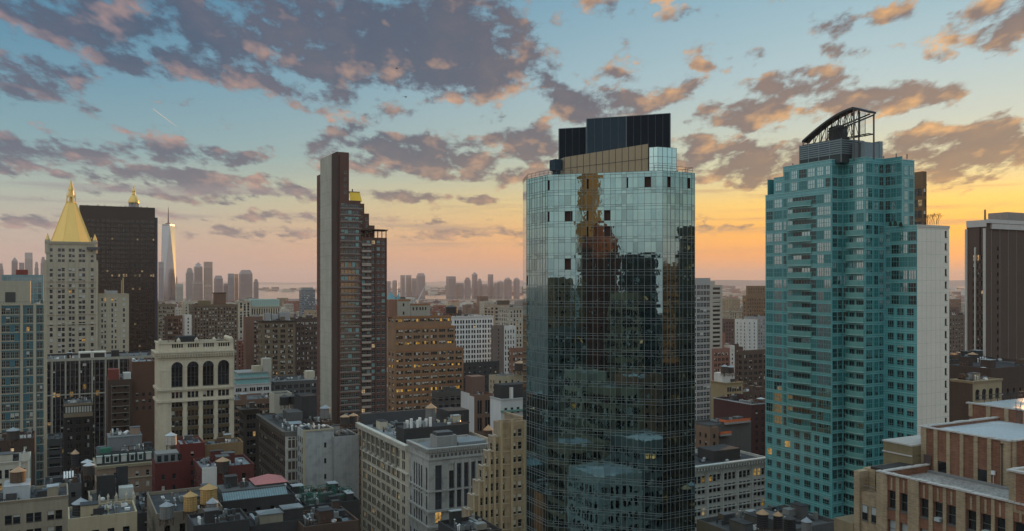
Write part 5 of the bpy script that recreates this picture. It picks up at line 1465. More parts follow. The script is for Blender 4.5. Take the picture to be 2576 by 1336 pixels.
# ---- right of it, toward the glass tower
q = G('loft_building', 'loft with a tall white side wall and brown arched front', (1160, 1193, 1240), 992, 420, BROWN, dict(bay=4.4, k=2, ww=1.1, fh=8.5, wh=6.5, sill=.8, top=1.8, mix='d', r=.3), spW=dict(cols=[(5, 6.4)], fh=9, wh=5, mix='b', r=.2), clut=0, cap=20, fin=False)
w = MB(); w.box(-.15, .0, 0, -.01, q.a, q.z - 1.0); w.box(-.15, q.a * .35, q.z - 1.0, -.01, q.a, q.z + .1); q.part('white_side_wall', w, masonry((.60, .61, .61), .12, .3))
q.box('brown_penthouse', 1, q.a * .3, q.z - .9, q.b * .8, q.a * .8, zof(945, 428), masonry((.16, .10, .08), .2, .2)); q.clutter(1, 1, q.b - 1, q.a * .3, q.z - .9, 4); q.done(cap=20)
q = G('town_house', 'pale grey house with a black roof storey against the glass tower', (1234, 1261, 1345), 1003, 385, masonry((.45, .46, .46), .14, .25), S(OFFICE, bay=3.4, k=1, ww=1.5, wh=2.4, fh=5.2, top=2.2, mix='ddd'), spW=None, clut=0, cap=40, corn=(.5, .9), fin=False)
w = MB(); w.box(-.15, 0, 0, -.01, q.a, q.z - .5); q.part('white_side_wall', w, masonry((.58, .60, .61), .1, .25))
q.box('black_attic', 1.2, 2.5, q.z - .9, q.b - 1, q.a - 1, zof(968, 388), BLACKISH); q.box('chimney', q.on_y(1285, 1), 1.4, q.z - .9, q.on_y(1292, 1), 2.6, zof(975, 387), OFFWH)
m = MB(); m.box(-.4, -1.0, zof(1036, 385), q.b, -.02, zof(1034, 385) + .5); q.part('green_cornice', m, plain((.13, .25, .22), .6)); q.done(cap=40)
q = G('apartment_block', 'low cream block with a tan roof house right of the white office', (1230, 1247, 1330), 945, 500, masonry((.36, .31, .22), .16, .3), S(FLATS, bay=4), clut=8, cap=30, roof=ROOF_G)
G('loft_building', 'low dark row of roofs right under the white gridded office', (1166, 1172, 1256), 912, 560, BLACKISH, S(FLATS, bay=4), clut=12, cap=20, roof=ROOF_G)
G('loft_building', 'tall grey-brown party wall just right of the white gridded office', (None, 1241, 1268), 818, 690, masonry((.16, .13, .115), .2, .3), S(FLATS, bay=7, ww=.9, mix='dd'), a=4, cap=12, clut=3)
G('town_house', 'small white house with tall narrow windows near the glass tower', (None, 1267, 1297), 819, 720, OFFWH, S(RIBS, bay=2.4, ww=1.1, wh=3, fh=4.6), a=5, cap=40, clut=3)
G('town_house', 'brick house with white window groups close against the glass tower', (1280, 1286, 1345), 875, 600, masonry((.22, .12, .085), .2, .25), S(OFFICE, bay=4.4, mix='bbfd'), cap=40, clut=6)
q = G('hotel', 'cream ornate hotel block peeping out left of the glass tower', (None, 1281, 1345), 772, 850, masonry((.40, .37, .31), .15, .25), S(OFFICE, bay=3.6, k=1, ww=1.6, wh=2.6, fh=4.2), a=25, cap=60, corn=(1, 1.6), clut=4, bands=(8, 16))
q = G('apartment_block', 'tan block with brown window panels and a dark roof house left of the cream hotel', (None, 1243, 1283), 766, 930, masonry((.34, .27, .20), .16, .25), S(OFFICE, bay=7, k=1, ww=4.4, wh=2.2, style='m3'), a=25, cap=40, clut=0, fin=False)
q.box('roof_house', q.on_y(1262, 3), 3, q.z - .9, q.on_y(1282, 3), 14, zof(755, 933), masonry((.10, .08, .06), .2, .2)); q.done(cap=40)

# ---- near cream and grey stone pair
def cream_pair():
    d = 270.0
    cr = masonry((.46, .42, .33), .14, .28); gs = masonry((.37, .375, .355), .30, .45, tint=(.21, .22, .21))
    # grey stone corner house
    b = Bld('office_building', 'mottled grey stone office with blue-shaded tall windows and an arcaded cornice', px=(1028, 1079, 1232), top=1128, d=d, wall=gs, frame=plain((.08, .08, .085), .6), glz=glass((.025, .035, .045), .07, 1.8), lit=LIT)
    Z = lambda py: zof(py, d)
    a, bb = b.a, b.b
    # W face
    wsp = dict(cols=[(a * t, a * t + 1.1) for t in (.08, .26, .38, .50, .62, .86)], rows=[(Z(1330) - 8, Z(1330) - 3), (Z(1328), Z(1290)), (Z(1284), Z(1250)), (Z(1243), Z(1178))], r=.5, style='m2', mix='dddb')
    npx = [(1095, 1112), (1130, 1143), (1149, 1161), (1167, 1179), (1185, 1196), (1201, 1212)]
    ncols = [(b.on_y(p), b.on_y(q)) for p, q in npx]
    nsp = dict(cols=ncols, rows=[(Z(1336) - 6, Z(1336)), (Z(1318), Z(1290)), (Z(1284), Z(1240)), (Z(1234), Z(1172))], r=.55, style='m2', mix='ddddb', rowmix={2: 'dddlb'})
    b.tier(0, 0, bb, a, 0, b.z, N=nsp, W=wsp, par=1.0)
    for (x0, x1) in zip([ncols[i][1] for i in range(1, 5)], [ncols[i][0] for i in range(2, 6)]): b.trim.box((x0 + x1) / 2 - .35, -.35, 0, (x0 + x1) / 2 + .35, .04, Z(1165))
    for py, h, p in ((1287, .7, .5), (1237, .5, .3), (1326, .6, .5)): b.band(0, 0, bb, a, Z(py) - h / 2, Z(py) + h / 2, p)
    b.cornice(0, 0, bb, a, b.z, .9, 1.4, 'NW', .8); b.band(0, 0, bb, a, Z(1158), Z(1154), .35)
    m = MB()
    for i in range(15):
        x = 1.0 + i * (bb - 2) / 14.0; r = .45
        pts = [(x + r * math.cos(math.pi * k / 6), -.02, Z(1152) + .6 + r * math.sin(math.pi * k / 6)) for k in range(7)] + [(x - r, -.02, Z(1152)), (x + r, -.02, Z(1152))]; m.q(pts)
    b.part('niche_shade_patch', m, plain((.10, .10, .10), .9))  # flat patches on the wall, niche shade given as dark colour
    b.trimm = masonry((.36, .365, .35), .2, .35)
    b.box('roof_house', b.on_y(1100, 3), 3, b.z - 1, b.on_y(1150, 3), 9, zof(1100, d + 3), GREY); b.box('skylight_box', b.on_y(1100, 4), 4, zof(1100, d + 3) + .01, b.on_y(1140, 4), 8, zof(1090, d + 4), STEEL)
    m = MB(); x0, x1 = b.on_y(1155, 2), b.on_y(1222, 2); m.box(x0, 2, b.z - 1, x1, 11, b.z + .6); b.part('flat_roof_house', m, ROOF_S)
    b.clutter(1, 1, b.on_y(1098, 2), a - 1, b.z - 1, 3)
    b.roofm = ROOF_S
    b.done(cap=100)
    # cream house farther along the avenue
    X, Y = b.wp(0, a + .02)
    c = Bld('office_building', 'cream stone office with rows of paired windows and a pilastered top storey', pos=(X, Y), z=zof(1120, Y), a=ext(X, Y, AX, AY, 900), b=30, wall=cr, frame=plain((.09, .08, .07), .6), glz=GLASS)
    L = c.a; n = 10; cols = []
    for i in range(n):
        for j in (0, 1, 2):
            u = L * .02 + i * (L * .96) / n + j * 1.45 + .35
            if j < 2 or i in (1, 2, 3, 4, 5, 6, 7): cols.append((u, u + 1.1))
    zt = c.z
    rows = []; z = zt - 10.2
    while z > 3: rows.append((z - 2.4, z)); z -= 3.75
    rows = rows[::-1] + [(zt - 8.6, zt - 6.0), (zt - 5.2, zt - 2.4)]
    c.tier(0, 0, c.b, L, 0, zt, W=dict(cols=cols, rows=rows, r=.4, style='dh', mix='ddddddddbL'), N=None, par=1.1)
    wt = masonry((.56, .54, .48), .12, .25); pm = MB()
    for i in range(1, 9):
        for o in (0.0, 1.5 if 1 < i < 8 else 0.0):
            y = L - (L * .02 + i * (L * .96) / n) + .0 + o * 0
            pm.box(-.45, y - .32, zt - 9.0, -.01, y + .32, zt - 1.9)
    c.part('pilaster', pm, wt)
    c.trimm = wt; c.cornice(0, 0, c.b, L, zt, 1.3, 1.9, 'W', 1.1); c.band(0, 0, c.b, L, zt - 9.9, zt - 9.4, .6, 'W'); c.band(0, 0, c.b, L, zt - 13.9, zt - 13.6, .15, 'W')
    m = MB()
    for i in range(1, 9): y = L - (L * .02 + i * (L * .96) / n); m.box(-.95, y - .9, zt - 9.38, -.05, y + .9, zt - 8.6)
    c.part('window_balcony', m, plain((.30, .29, .25), .8))
    zr = zt - 1.1
    def rb(nm, p0, p1, dd, top, h, mat, h0=0.0):
        x0 = c.on_y(p0, dd); x1 = c.on_y(p1, dd); c.box(nm, x0, dd, zr + h0 + .01, x1, dd + h, zof(top, c.wp(0, dd)[1]), mat)
    rb('black_bulkhead', 1017, 1180, 9, 1080, 8, BLACKISH); rb('roof_house', 1128, 1180, 19, 1045, 8, BLACKISH)
    rb('parapet_upstand', 908, 1140, L - 1.6, 1041, .8, STEEL)
    for i in range(9):
        m = MB(); x = c.on_y(1020 + i * 8, 10); h = 2 + (i * 7 % 3) * .6; m.frus(x, 10.5 + (i % 2), zof(1080, c.wp(0, 9)[1]), zof(1080, c.wp(0, 9)[1]) + h, .55, .55, 10); c.part('exhaust_stack', m, WHITE if i % 3 else GALV)
    c.clutter(1.5, 18, 14, L - 4, zr, 14); c.clutter(c.on_y(1120, 12), 9.5, c.on_y(1178, 12), 16, zof(1080, c.wp(0, 9)[1]), 5)
    c.roofm = ROOF_S
    c.done(cap=100)
cream_pair()

# ---- beige stepped block left of the glass tower
def beige_steps():
    d = 232.0
    br = masonry((.315, .255, .18), .25, .38, tint=(.18, .135, .09))
    b = Bld('apartment_block', 'beige brick block climbing in narrow stepped setbacks beside the glass tower', px=(1227, 1258, 1352), top=1062, d=d, wall=br, frame=plain((.35, .34, .30), .7), a=4, blind=plain((.5, .5, .46), .8))
    Z = lambda py: zof(py, d)
    x1 = b.b
    rowsN = []; z = Z(1082)
    while z > 6: rowsN.append((z - 2.05, z)); z -= 3.55
    rowsN = rowsN[::-1]
    cols = [(b.on_y(p), b.on_y(q)) for p, q in ((1261, 1270), (1289, 1299), (1303, 1313), (1318, 1328), (1333, 1343))]
    b.tier(0, 0, x1, b.a, 0, b.z, N=dict(cols=cols, rows=rowsN, r=.3, style='dh', mix='ddbdbbd', skip=lambda i, j, n, m: i == 0 and j >= m - 2), W=dict(bay=4, ww=1.2, fh=3.55, wh=2, r=.3, top=3), par=1.0)
    b.roofm = ROOF_L
    # steps descend along the avenue side
    px = [1258, 1245, 1232, 1219, 1206, 1193, 1181, 1157]
    tops = [None, 1098, 1134, 1170, 1206, 1240, 1274, 1300]
    xa = 0.0
    m = MB()
    prev = b.on_y(px[0]) if False else 0.0
    for i in range(1, len(px)):
        x0 = b.on_y(px[i]); zz = Z(tops[i]); dep = -.02 - .0 * i
        w = prev - x0
        rows = [r for r in rowsN if r[1] < zz - 1.0]
        c0 = w * .30
        b.tier(x0, .3 + .05 * i, prev, 4 + .1 * i, 0, zz, N=dict(cols=[(c0, c0 + min(1.0, w * .5))], rows=rows, r=.3, style='dh', mix='ddb') if rows else None, W=dict(cols=[(1.2, 2.2)], rows=rows, r=.3, mix='db') if rows else None, par=.8)
        # buttress with stepped cap
        b.trim.box(x0 - .12, .0 + .05 * i, 0, x0 + w * .24, .28 + .05 * i, zz + .3)
        cp = MB(); cp.box(x0 - .22, -.15 + .05 * i, zz + .31, x0 + w * .30, .7 + .05 * i, zz + .75); cp.box(x0 + w * .31, .15 + .05 * i, zz + .01, prev - .02, .6 + .05 * i, zz + .22); cp.box(x0 - .1, .72 + .05 * i, zz + .01, x0 + .32, 4, zz + .2); b.part('step_cap', cp, masonry((.46, .42, .35), .2, .3))
        b.trim.box(x0 + w * .84, .1 + .05 * i, 0, x0 + w * .98, .28 + .05 * i, zz + .005)
        m.box(x0 + .4, .8 + .05 * i, zz - .79, prev - .1, 3.5, zz - .5)
        prev = x0
    b.part('terrace_floor', m, ROOF_S)
    for x in (.0, x1 * .28): b.trim.box(x, -.3, 0, x + .7, .03, b.z + .5)
    for i, (za, zb) in enumerate(rowsN):
        b.band(.72, 0, x1 * .28 - .02, b.a, za - .35, za - .12, .12, 'N')
    b.trimm = masonry((.40, .33, .23), .2, .3)
    xr = b.on_y(1268, 20); b.tier(xr, 4.05, x1, 20, 0, b.z - .4, par=.6)
    b.clutter(xr + 1, 5, x1 - 1, 18, b.z - 1, 3)
    b.done(cap=100)
beige_steps()

# ---- between the glass tower and the teal tower
G('apartment_tower', 'tall grey slab of close-set windows hard against the glass tower', (1748, 1752, 1787), 698, 430, masonry((.36, .35, .34), .12, .2), dict(bay=2.35, ww=1.95, fh=3.0, wh=2.1, sill=.55, mg=.25, top=3.2, mix='ddddbdd', style='m2', r=.12), a=16, clut=0, cap=100, frame=plain((.42, .42, .40), .6), glz=GLASS_B)
G('apartment_tower', 'pale tower with horizontal balcony stripes right of the grey slab', (1780, 1788, 1817), 716, 600, masonry((.40, .36, .31), .15, .2), dict(bay=8, ww=6.8, fh=3.1, wh=1.6, sill=1.0, mg=.4, top=1.2, mix='ddb', style='m4', r=.5), clut=2, cap=60, a=20)
q = G('apartment_block', 'big brown block with set-back top storeys left of the teal tower', (1868, 1878, 1950), 742, 900, masonry((.22, .14, .085), .18, .25), S(RIBS, bay=3.4, fh=4, mix='ddddbL'), clut=0, cap=80, piers=3.4, fin=False)
z0 = q.z; q.tier(5, 4, q.b, q.a, z0 - .5, zof(718, 900), N=S(FLATS, bay=3.4, mix='ddL')); q.done(cap=80)
G('apartment_block', 'small tan block far down between the two glass towers', (None, 1833, 1862), 750, 1350, TAN, FLATS, a=22, clut=3, cap=24)
G('town_house', 'cream house with a dark cornice below the small tan block', (None, 1835, 1877), 783, 1000, masonry((.38, .33, .25), .15, .25), S(FLATS, bay=3.5, wh=2.2), a=22, corn=(1, 1.5), clut=4, cap=40)
G('town_house', 'white-painted house with blank side under the big brown block', (None, 1879, 1905), 803, 800, masonry((.56, .56, .53), .12, .3), S(FLATS, bay=5), a=16, clut=2, cap=12)
G('town_house', 'grey annexe between the white-painted house and the teal tower', (None, 1905, 1945), 796, 830, GREY, FLATS, a=18, clut=4, cap=20)
G('loft_building', 'dark brick block right of the striped balcony tower', (None, 1817, 1848), 802, 760, masonry((.14, .09, .075), .2, .2), S(FLATS, mix='dddb'), a=18, clut=3, cap=24)
G('apartment_block', 'pinkish brick block with a white roof tank below the striped tower', (1778, 1786, 1824), 838, 640, masonry((.27, .14, .105), .2, .25), None, clut=3, cap=0)
G('apartment_block', 'pinkish brick block full of windows in front of the plain pinkish one', (None, 1793, 1836), 876, 600, masonry((.25, .13, .10), .2, .25), S(OFFICE, bay=3.2, ww=1.0), a=20, clut=5, cap=60)
G('town_house', 'narrow white house with dark windows right of the pinkish window block', (None, 1837, 1848), 868, 640, OFFWH, FLATS, a=14, clut=1, cap=20)
G('apartment_block', 'dark brown loft with big grey windows below the big brown block', (1856, 1868, 1945), 882, 590, masonry((.095, .07, .055), .2, .2), S(LOFT, bay=4.2, k=2), clut=8, cap=80, piers=4.2)
G('apartment_block', 'narrow shadowed block between pinkish windows and dark loft', (None, 1849, 1869), 872, 660, DKBROWN, S(FLATS, bay=4), a=20, clut=3, cap=20)
q = G('loft_building', 'tan-fronted loft with white roof house between two water tanks', (1788, 1826, 1868), 962, 490, masonry((.30, .24, .14), .2, .3), S(OFFICE, bay=4.4, k=2, ww=1.5, wh=2.4, mix='ddbd'), spW=None, corn=(.8, 1.0), clut=7, cap=40, fin=False)
q.box('roof_house', q.on_y(1817, 4), 4, q.z - .9, q.on_y(1842, 4), 11, zof(938, 494), OFFWH); q.done(cap=40)
G('loft_building', 'row of low dark roofs right of the tan-fronted loft', (None, 1869, 1945), 985, 520, DKBROWN, S(FLATS, bay=4), a=30, clut=12, cap=30, roof=ROOF_G)
q = G('loft_building', 'dark maroon windowless wall with a white coping below the low roofs', (1795, 1892, 1945), 1016, 372, masonry((.075, .036, .034), .2, .2), S(FLATS, mix='d'), spW=None, clut=6, cap=10, roof=TAR, fin=False)
q.trimm = ROOF_L; q.band(0, 0, q.b, q.a, q.z - .3, q.z + .12, .25, 'NW'); q.done(cap=10)
q = G('construction_site', 'half-built storeys edged with bright orange netting', (None, 1786, 1890), 1068, 350, DKGREY, None, a=12, clut=3, cap=0, fin=False)
for i, (zz, p0, p1) in enumerate(((1066, 1826, 1887), (1093, 1808, 1836))):
    x0, x1 = q.on_y(p0, -1), q.on_y(p1, -1); m = MB(); m.box(x0, -1.2 - i * .8, zof(zz, 349), x1, -1.1 - i * .8, zof(zz - 6.5, 349)); m.box(x0 - .1, -1.1 - i * .8, zof(zz, 349), x0, 3, zof(zz - 6.5, 349)); q.part('orange_netting', m, plain((.55, .14, .05), .8, var=.3))
    m = MB(); m.box(x0, -1.3 - i * .8, zof(zz + 5, 349), x1, -.02, zof(zz + .5, 349)); q.part('concrete_slab', m, GREY)
q.done(cap=0)
G('town_house', 'brown house with slot windows under the orange netting', (None, 1786, 1808), 1075, 345, masonry((.18, .12, .085), .2, .25), S(FLATS, bay=3), a=12, clut=2, cap=20)
q = Bld('office_building', 'ornate white front with bracketed cornice and yellow-lit windows between the glass towers', px=(1700, 1740, 1928), top=1172, d=305, wall=masonry((.42, .44, .42), .15, .28), frame=plain((.30, .32, .30), .6), lit=emit((1, .58, .12), .42))
q.a = 24
bw = q.b / 5
cols = []
for i in range(5):
    for j in range(3): u = i * bw + .8 + j * (bw - 1.4) / 3; cols.append((u, u + (bw - 1.4) / 3 - .3))
q.tier(0, 0, q.b, q.a, 0, q.z, N=dict(cols=cols, fh=3.9, wh=2.6, sill=.7, top=3.4, mix='ddddddbdd', rowmix={0: 'lLddLd', 3: 'dddldd', 4: 'ddLdd'}, r=.4, style='dh'), par=1.0)
for i in range(6): q.piers('N', [max(.35, min(q.b - .35, i * bw))], .7, .35, 0, q.z - 1.9)
q.cornice(0, 0, q.b, q.a, q.z, 1.7, 1.9, 'NW', 1.3)
for i in range(5):
    m = MB(); cx = i * bw + bw / 2; zc = q.z - 4.1
    for k in range(10):
        a0, a1 = math.pi * k / 10, math.pi * (k + 1) / 10; r0, r1 = bw * .36, bw * .44
        m.q([(cx + r0 * math.cos(a0), -.3, zc + r0 * .75 * math.sin(a0)), (cx + r1 * math.cos(a0), -.3, zc + r1 * .75 * math.sin(a0)), (cx + r1 * math.cos(a1), -.3, zc + r1 * .75 * math.sin(a1)), (cx + r0 * math.cos(a1), -.3, zc + r0 * .75 * math.sin(a1))])
    q.part('arch_moulding', m, q.wall)
for zz in (8.4, 12.2, 16.1, 20): q.band(0, 0, q.b, q.a, q.z - zz - .45, q.z - zz, .3, 'N')
q.box('roof_house', q.on_y(1795, 6), 6, q.z - 1, q.on_y(1862, 6), 15, zof(1143, 311), BLACKISH); q.clutter(2, 2, q.b - 2, 22, q.z - 1, 8)
q.roofm = TAR; q.done(cap=100)

# ---- right of the teal tower
G('apartment_block', 'brown block of flats seen through the gap right of the pale flank', (None, 2386, 2440), 792, 620, masonry((.15, .11, .085), .2, .25), S(FLATS, bay=3.2, mix='ddbbd'), a=25, clut=8, cap=60)
G('apartment_block', 'small dark block far off above the brown flats at right', (None, 2388, 2412), 772, 900, masonry((.13, .085, .07), .2, .2), FLATS, a=20, clut=4, cap=12)
G('loft_building', 'low dark roofs with two tanks in front of the white columns', (None, 2386, 2500), 905, 300, BLACKISH, S(FLATS, bay=4), a=18, clut=14, cap=20, roof=ROOF_G)
q = G('town_house', 'tan house with round-arched windows left of the dark wall at right', (2392, 2447, 2520), 958, 250, masonry((.36, .29, .19), .2, .3), dict(bay=3.6, ww=1.9, fh=4.6, wh=2.3, sill=.8, top=1.8, mg=.6, mix='ddd', style='m2', r=.3), spW=None, clut=8, cap=30, roof=ROOF_L, corn=(.5, .7), fin=False)
m = MB()
n = max(1, int(round((q.b - 1.2) / 3.6))); p = (q.b - 1.2) / n
for i in range(n):
    cx = .6 + p * (i + .5); zc = q.z - 1.8 - 4.6 + .8 + 2.3
    m.q([(cx + .95 * math.cos(math.pi * k / 10), -.03, zc + .8 * math.sin(math.pi * k / 10)) for k in range(11)])
q.part('arch_light', m, GLASS)
w = MB(); w.box(-.12, 0, 0, -.01, q.a, q.z - .5); q.part('brown_side_wall', w, DKBROWN); q.done(cap=30)
G('apartment_block', 'dark brown plain block at the right edge under the brown tower', (2478, 2492, 2680), 926, 272, masonry((.085, .06, .05), .2, .25), S(FLATS, bay=3.4, ww=1.0, wh=1.8, fh=3.6, top=6, mix='ddd'), a=22, clut=4, cap=30)

# ---- bottom left roofs
q = G('town_house', 'white-trimmed gabled house front with a finial at the left edge', (None, -60, 75), 1168, 268, masonry((.46, .43, .36), .15, .25), dict(bay=3.4, k=2, ww=1.1, fh=4.2, wh=2.6, sill=.8, top=1.6, mix='dddbL', r=.3), a=16, clut=4, cap=30, fin=False, corn=(.4, .8))
x0, x1 = q.on_y(48), q.on_y(75); m = MB(); m.box(x0, -.4, 0, x0 + .6, .2, q.z + 2.4); m.box(x1 - .6, -.4, 0, x1, .2, q.z + 2.4)
m.q([(x0, -.3, q.z), (x1, -.3, q.z), (x1, -.3, q.z + 1.6), ((x0 + x1) / 2, -.3, q.z + 2.8), (x0, -.3, q.z + 1.6)]); m.q([(x0, .2, q.z), (x1, .2, q.z), (x1, .2, q.z + 1.6), ((x0 + x1) / 2, .2, q.z + 2.8), (x0, .2, q.z + 1.6)])
m.frus((x0 + x1) / 2, -.05, q.z + 2.7, q.z + 4.4, .35, .05, 8); q.part('gable', m, masonry((.55, .53, .47), .12, .2)); q.done(cap=30)
G('town_house', 'dark roof with a pale-coned tank behind the white-trimmed gable', (None, -60, 86), 1112, 300, DKBROWN, S(FLATS, bay=4), a=18, clut=9, cap=10, roof=TAR)
q = G('town_house', 'house with a broad pale flat roof in the bottom left corner', (None, -60, 172), 1268, 228, masonry((.30, .26, .20), .2, .35), dict(bay=5, k=2, ww=1.7, fh=4.4, wh=2.4, sill=.7, top=2.6, mix='dddbd', r=.3), a=16, clut=6, cap=20, roof=ROOF_S, corn=(.4, .7), fin=False)
q.box('pale_roof_house', q.on_y(8, 3), 3, q.z - .9, q.on_y(75, 3), 12, zof(1232, 231), masonry((.42, .45, .47), .12, .25)); m = MB(); m.box(q.on_y(8, 3), 3, zof(1232, 231) + .01, q.on_y(75, 3), 12, zof(1232, 231) + .15); q.part('roof_slab', m, ROOF_L); q.done(cap=20)
q = G('town_house', 'dark roof with white sloping skylight strips left of the cone-topped tanks', (None, 110, 205), 1222, 262, DKGREY, FLATS, a=14, clut=6, cap=10, roof=TAR, fin=False)
for i in range(4):
    x = q.on_y(160 + i * 7, 3); m = MB(); m.q([(x, 3, q.z + 1.2), (x + .5, 3, q.z + 1.2), (x + .5, 6, q.z + 2.8), (x, 6, q.z + 2.8)]); m.box(x, 5.9, q.z - .9, x + .5, 6, q.z + 2.8); q.part('skylight', m, WHITE)
q.done(cap=10)
q = G('town_house', 'beige house with pinnacled parapet and two tall black roof screens', (None, 226, 342), 1262, 246, masonry((.33, .30, .23), .18, .3), dict(bay=3, ww=1.3, fh=4, wh=2.3, top=2.2, mix='ddb', r=.3), a=15, clut=6, cap=20, fin=False)
for (p0, p1, y0, y1, yy) in ((243, 291, 1248, 1200, 5), (292, 322, 1240, 1184, 7)):
    x0, x1 = q.on_y(p0, yy), q.on_y(p1, yy); q.box('black_screen', x0, yy, q.z - .9, x1, yy + .4, zof(y1, 250), plain((.022, .024, .028), .6))
m = MB()
for p in (229, 250, 272, 293, 318, 336):
    x = q.on_y(p); m.box(x - .3, -.3, q.z - 3, x + .3, .3, q.z + 1.0); m.frus(x, 0, q.z + 1.0, q.z + 2.0, .4, .03, 6)
q.part('pinnacle', m, CREAM); q.box('pale_roof_house', q.on_y(300, 2), 2, q.z - .9, q.on_y(336, 2), 6, q.z + 2.6, masonry((.42, .44, .42), .15, .3)); q.done(cap=20)
G('town_house', 'low house with a cream parapet and grey roof at the bottom left', (None, 172, 345), 1305, 212, masonry((.40, .34, .23), .16, .3), dict(bay=4, k=1, ww=1.6, fh=4, wh=2, top=2.4, mix='dd', r=.3), a=13, clut=9, cap=12, roof=ROOF_G)
G('town_house', 'dark recessed house in the gap below the mansard block', (None, 344, 394), 1290, 250, BLACKISH, FLATS, a=22, clut=6, cap=10)

# ---- bottom centre roofs
q = G('town_house', 'house whose dark roof carries the two golden tanks', (None, 393, 560), 1292, 222, masonry((.22, .19, .15), .25, .3), dict(bay=4, ww=1.4, fh=4, wh=2.2, top=2.4, mix='dd', r=.3), a=26, clut=10, cap=12, roof=TAR)
q = Bld('town_house', 'dark house with a long pale blue skylight and a dusky pink hipped roof', px=(None, 555, 742), top=1262, d=238, a=19, wall=BLACKISH)
q.tier(0, 0, q.b, q.a, 0, q.z, N=S(FLATS, bay=4, mix='d'), par=.4)
sk = plain((.12, .20, .23), .2, .1, var=.4); x0, x1 = q.on_y(562, 1), q.on_y(722, 1); m = MB(); zs = q.z
m.q([(x0, .6, zs), (x1, .6, zs), (x1, 3.0, zs + 1.7), (x0, 3.0, zs + 1.7)]); q.part('skylight', m, sk)
m = MB(); n = 26
for i in range(n + 1): x = x0 + (x1 - x0) * i / n; m.bar((x, .55, zs + .03), (x, 2.97, zs + 1.76), .10)
q.part('glazing_bar', m, plain((.25, .30, .31), .5))
m = MB(); m.box(x0, 3.02, q.z - .4, x1, 12, zs + 2.1); q.part('roof_house', m, ROOF_G)
m = MB(); hx0, hx1, hy0, hy1, hz = q.on_y(640, 5), q.on_y(726, 4), 4.2, 13.5, zof(1227, 243); ap = zof(1202, 247)
cxm = (hx0 + hx1) / 2 - .3; cym = (hy0 + hy1) / 2
P4 = [(hx0, hy0), (hx1, hy0), (hx1, hy1), (hx0, hy1)]; r0, r1 = (cxm - .12, cym), (cxm + .12, cym)
m.q([(*P4[0], hz), (*P4[1], hz), (*r1, ap), (*r0, ap)]); m.q([(*P4[1], hz), (*P4[2], hz), (*r1, ap)]); m.q([(*P4[2], hz), (*P4[3], hz), (*r0, ap), (*r1, ap)]); m.q([(*P4[3], hz), (*P4[0], hz), (*r0, ap)])
q.part('pink_hipped_roof', m, roofing((.38, .14, .135), .25))
m = MB(); m.box(hx0 + .4, hy0 + .4, zs + 2.11, hx1 - .4, hy1 - .4, hz - .02); q.part('roof_base', m, DKGREY)
q.clutter(x0, 4, q.on_y(635, 5), 11, zs + 2.1, 3); q.done(cap=6)
q = G('town_house', 'low black house with a grey roof tray in the bottom centre', (None, 487, 628), 1322, 196, BLACKISH, None, a=11, clut=6, cap=0, roof=ROOF_G)
q = G('town_house', 'beige and black cabins on a roof below the pink hipped roof', (None, 630, 768), 1322, 205, masonry((.05, .05, .05), .2, .2), None, a=13, clut=4, cap=0, roof=TAR, fin=False)
q.box('beige_cabin', q.on_y(655, 1), 1, q.z - .9, q.on_y(712, 1), 5, zof(1297, 207), masonry((.25, .23, .18), .2, .3)); q.box('black_cabin', q.on_y(713, 1), 1.2, q.z - .9, q.on_y(762, 1), 5, zof(1290, 207), BLACKISH)
q.box('cabin_roof', q.on_y(652, .8), .8, zof(1297, 207) + .01, q.on_y(714, .8), 5.3, zof(1297, 207) + .25, ROOF_S); q.box('cabin_roof', q.on_y(712.5, .8), 1.0, zof(1290, 207) + .01, q.on_y(764, .8), 5.3, zof(1290, 207) + .25, ROOF_S); q.done(cap=0)
q = G('town_house', 'black house cluttered with green scaffolding below the blank grey wall', (None, 742, 905), 1276, 246, BLACKISH, None, a=20, clut=16, cap=0, roof=TAR, fin=False)
for i, (p0, p1, y, h) in enumerate(((775, 800, 3, 3.2), (806, 842, 6, 4.5), (845, 885, 4, 3.6), (760, 790, 9, 4.0))):
    x0, x1 = q.on_y(p0, y), q.on_y(p1, y); m = MB()
    for zz in (0, h * .5, h): m.bar((x0, y, q.z - .9 + zz), (x1, y, q.z - .9 + zz), .14); m.bar((x0, y + 2.5, q.z - .9 + zz), (x1, y + 2.5, q.z - .9 + zz), .14); m.bar((x0, y, q.z - .9 + zz), (x0, y + 2.5, q.z - .9 + zz), .14)
    for xx in (x0, (x0 + x1) / 2, x1): m.bar((xx, y, q.z - .9), (xx, y, q.z - .9 + h), .16); m.bar((xx, y + 2.5, q.z - .9), (xx, y + 2.5, q.z - .9 + h), .16)
    m.bar((x0, y, q.z - .9), (x1, y, q.z - .9 + h), .12); q.part('scaffold', m, plain((.02, .13, .09), .6))
    m = MB(); m.box(x0 + .3, y + .3, q.z - .9, x1 - .3, y + 2.2, q.z - .9 + h * .55); q.part('plant_unit', m, DKGREY)
q.done(cap=0)
q = G('town_house', 'squat dark house with a sooty chimney stack at the bottom centre', (None, 765, 903), 1325, 205, DKBROWN, None, a=15, clut=14, cap=0, roof=TAR)
G('town_house', 'low dark house filling the court behind the pink hipped roof', (None, 600, 748), 1248, 285, BLACKISH, FLATS, a=20, clut=8, cap=6)
G('town_house', 'low dark house in front of the beige setbacks', (None, 1160, 1262), 1345, 205, BLACKISH, None, a=14, clut=4, cap=0)
G('town_house', 'low roof carrying the water tanks at the foot of the teal tower', (None, 1880, 2110), 1352, 178, DKGREY, FLATS, a=16, clut=10, cap=0, roof=ROOF_G)
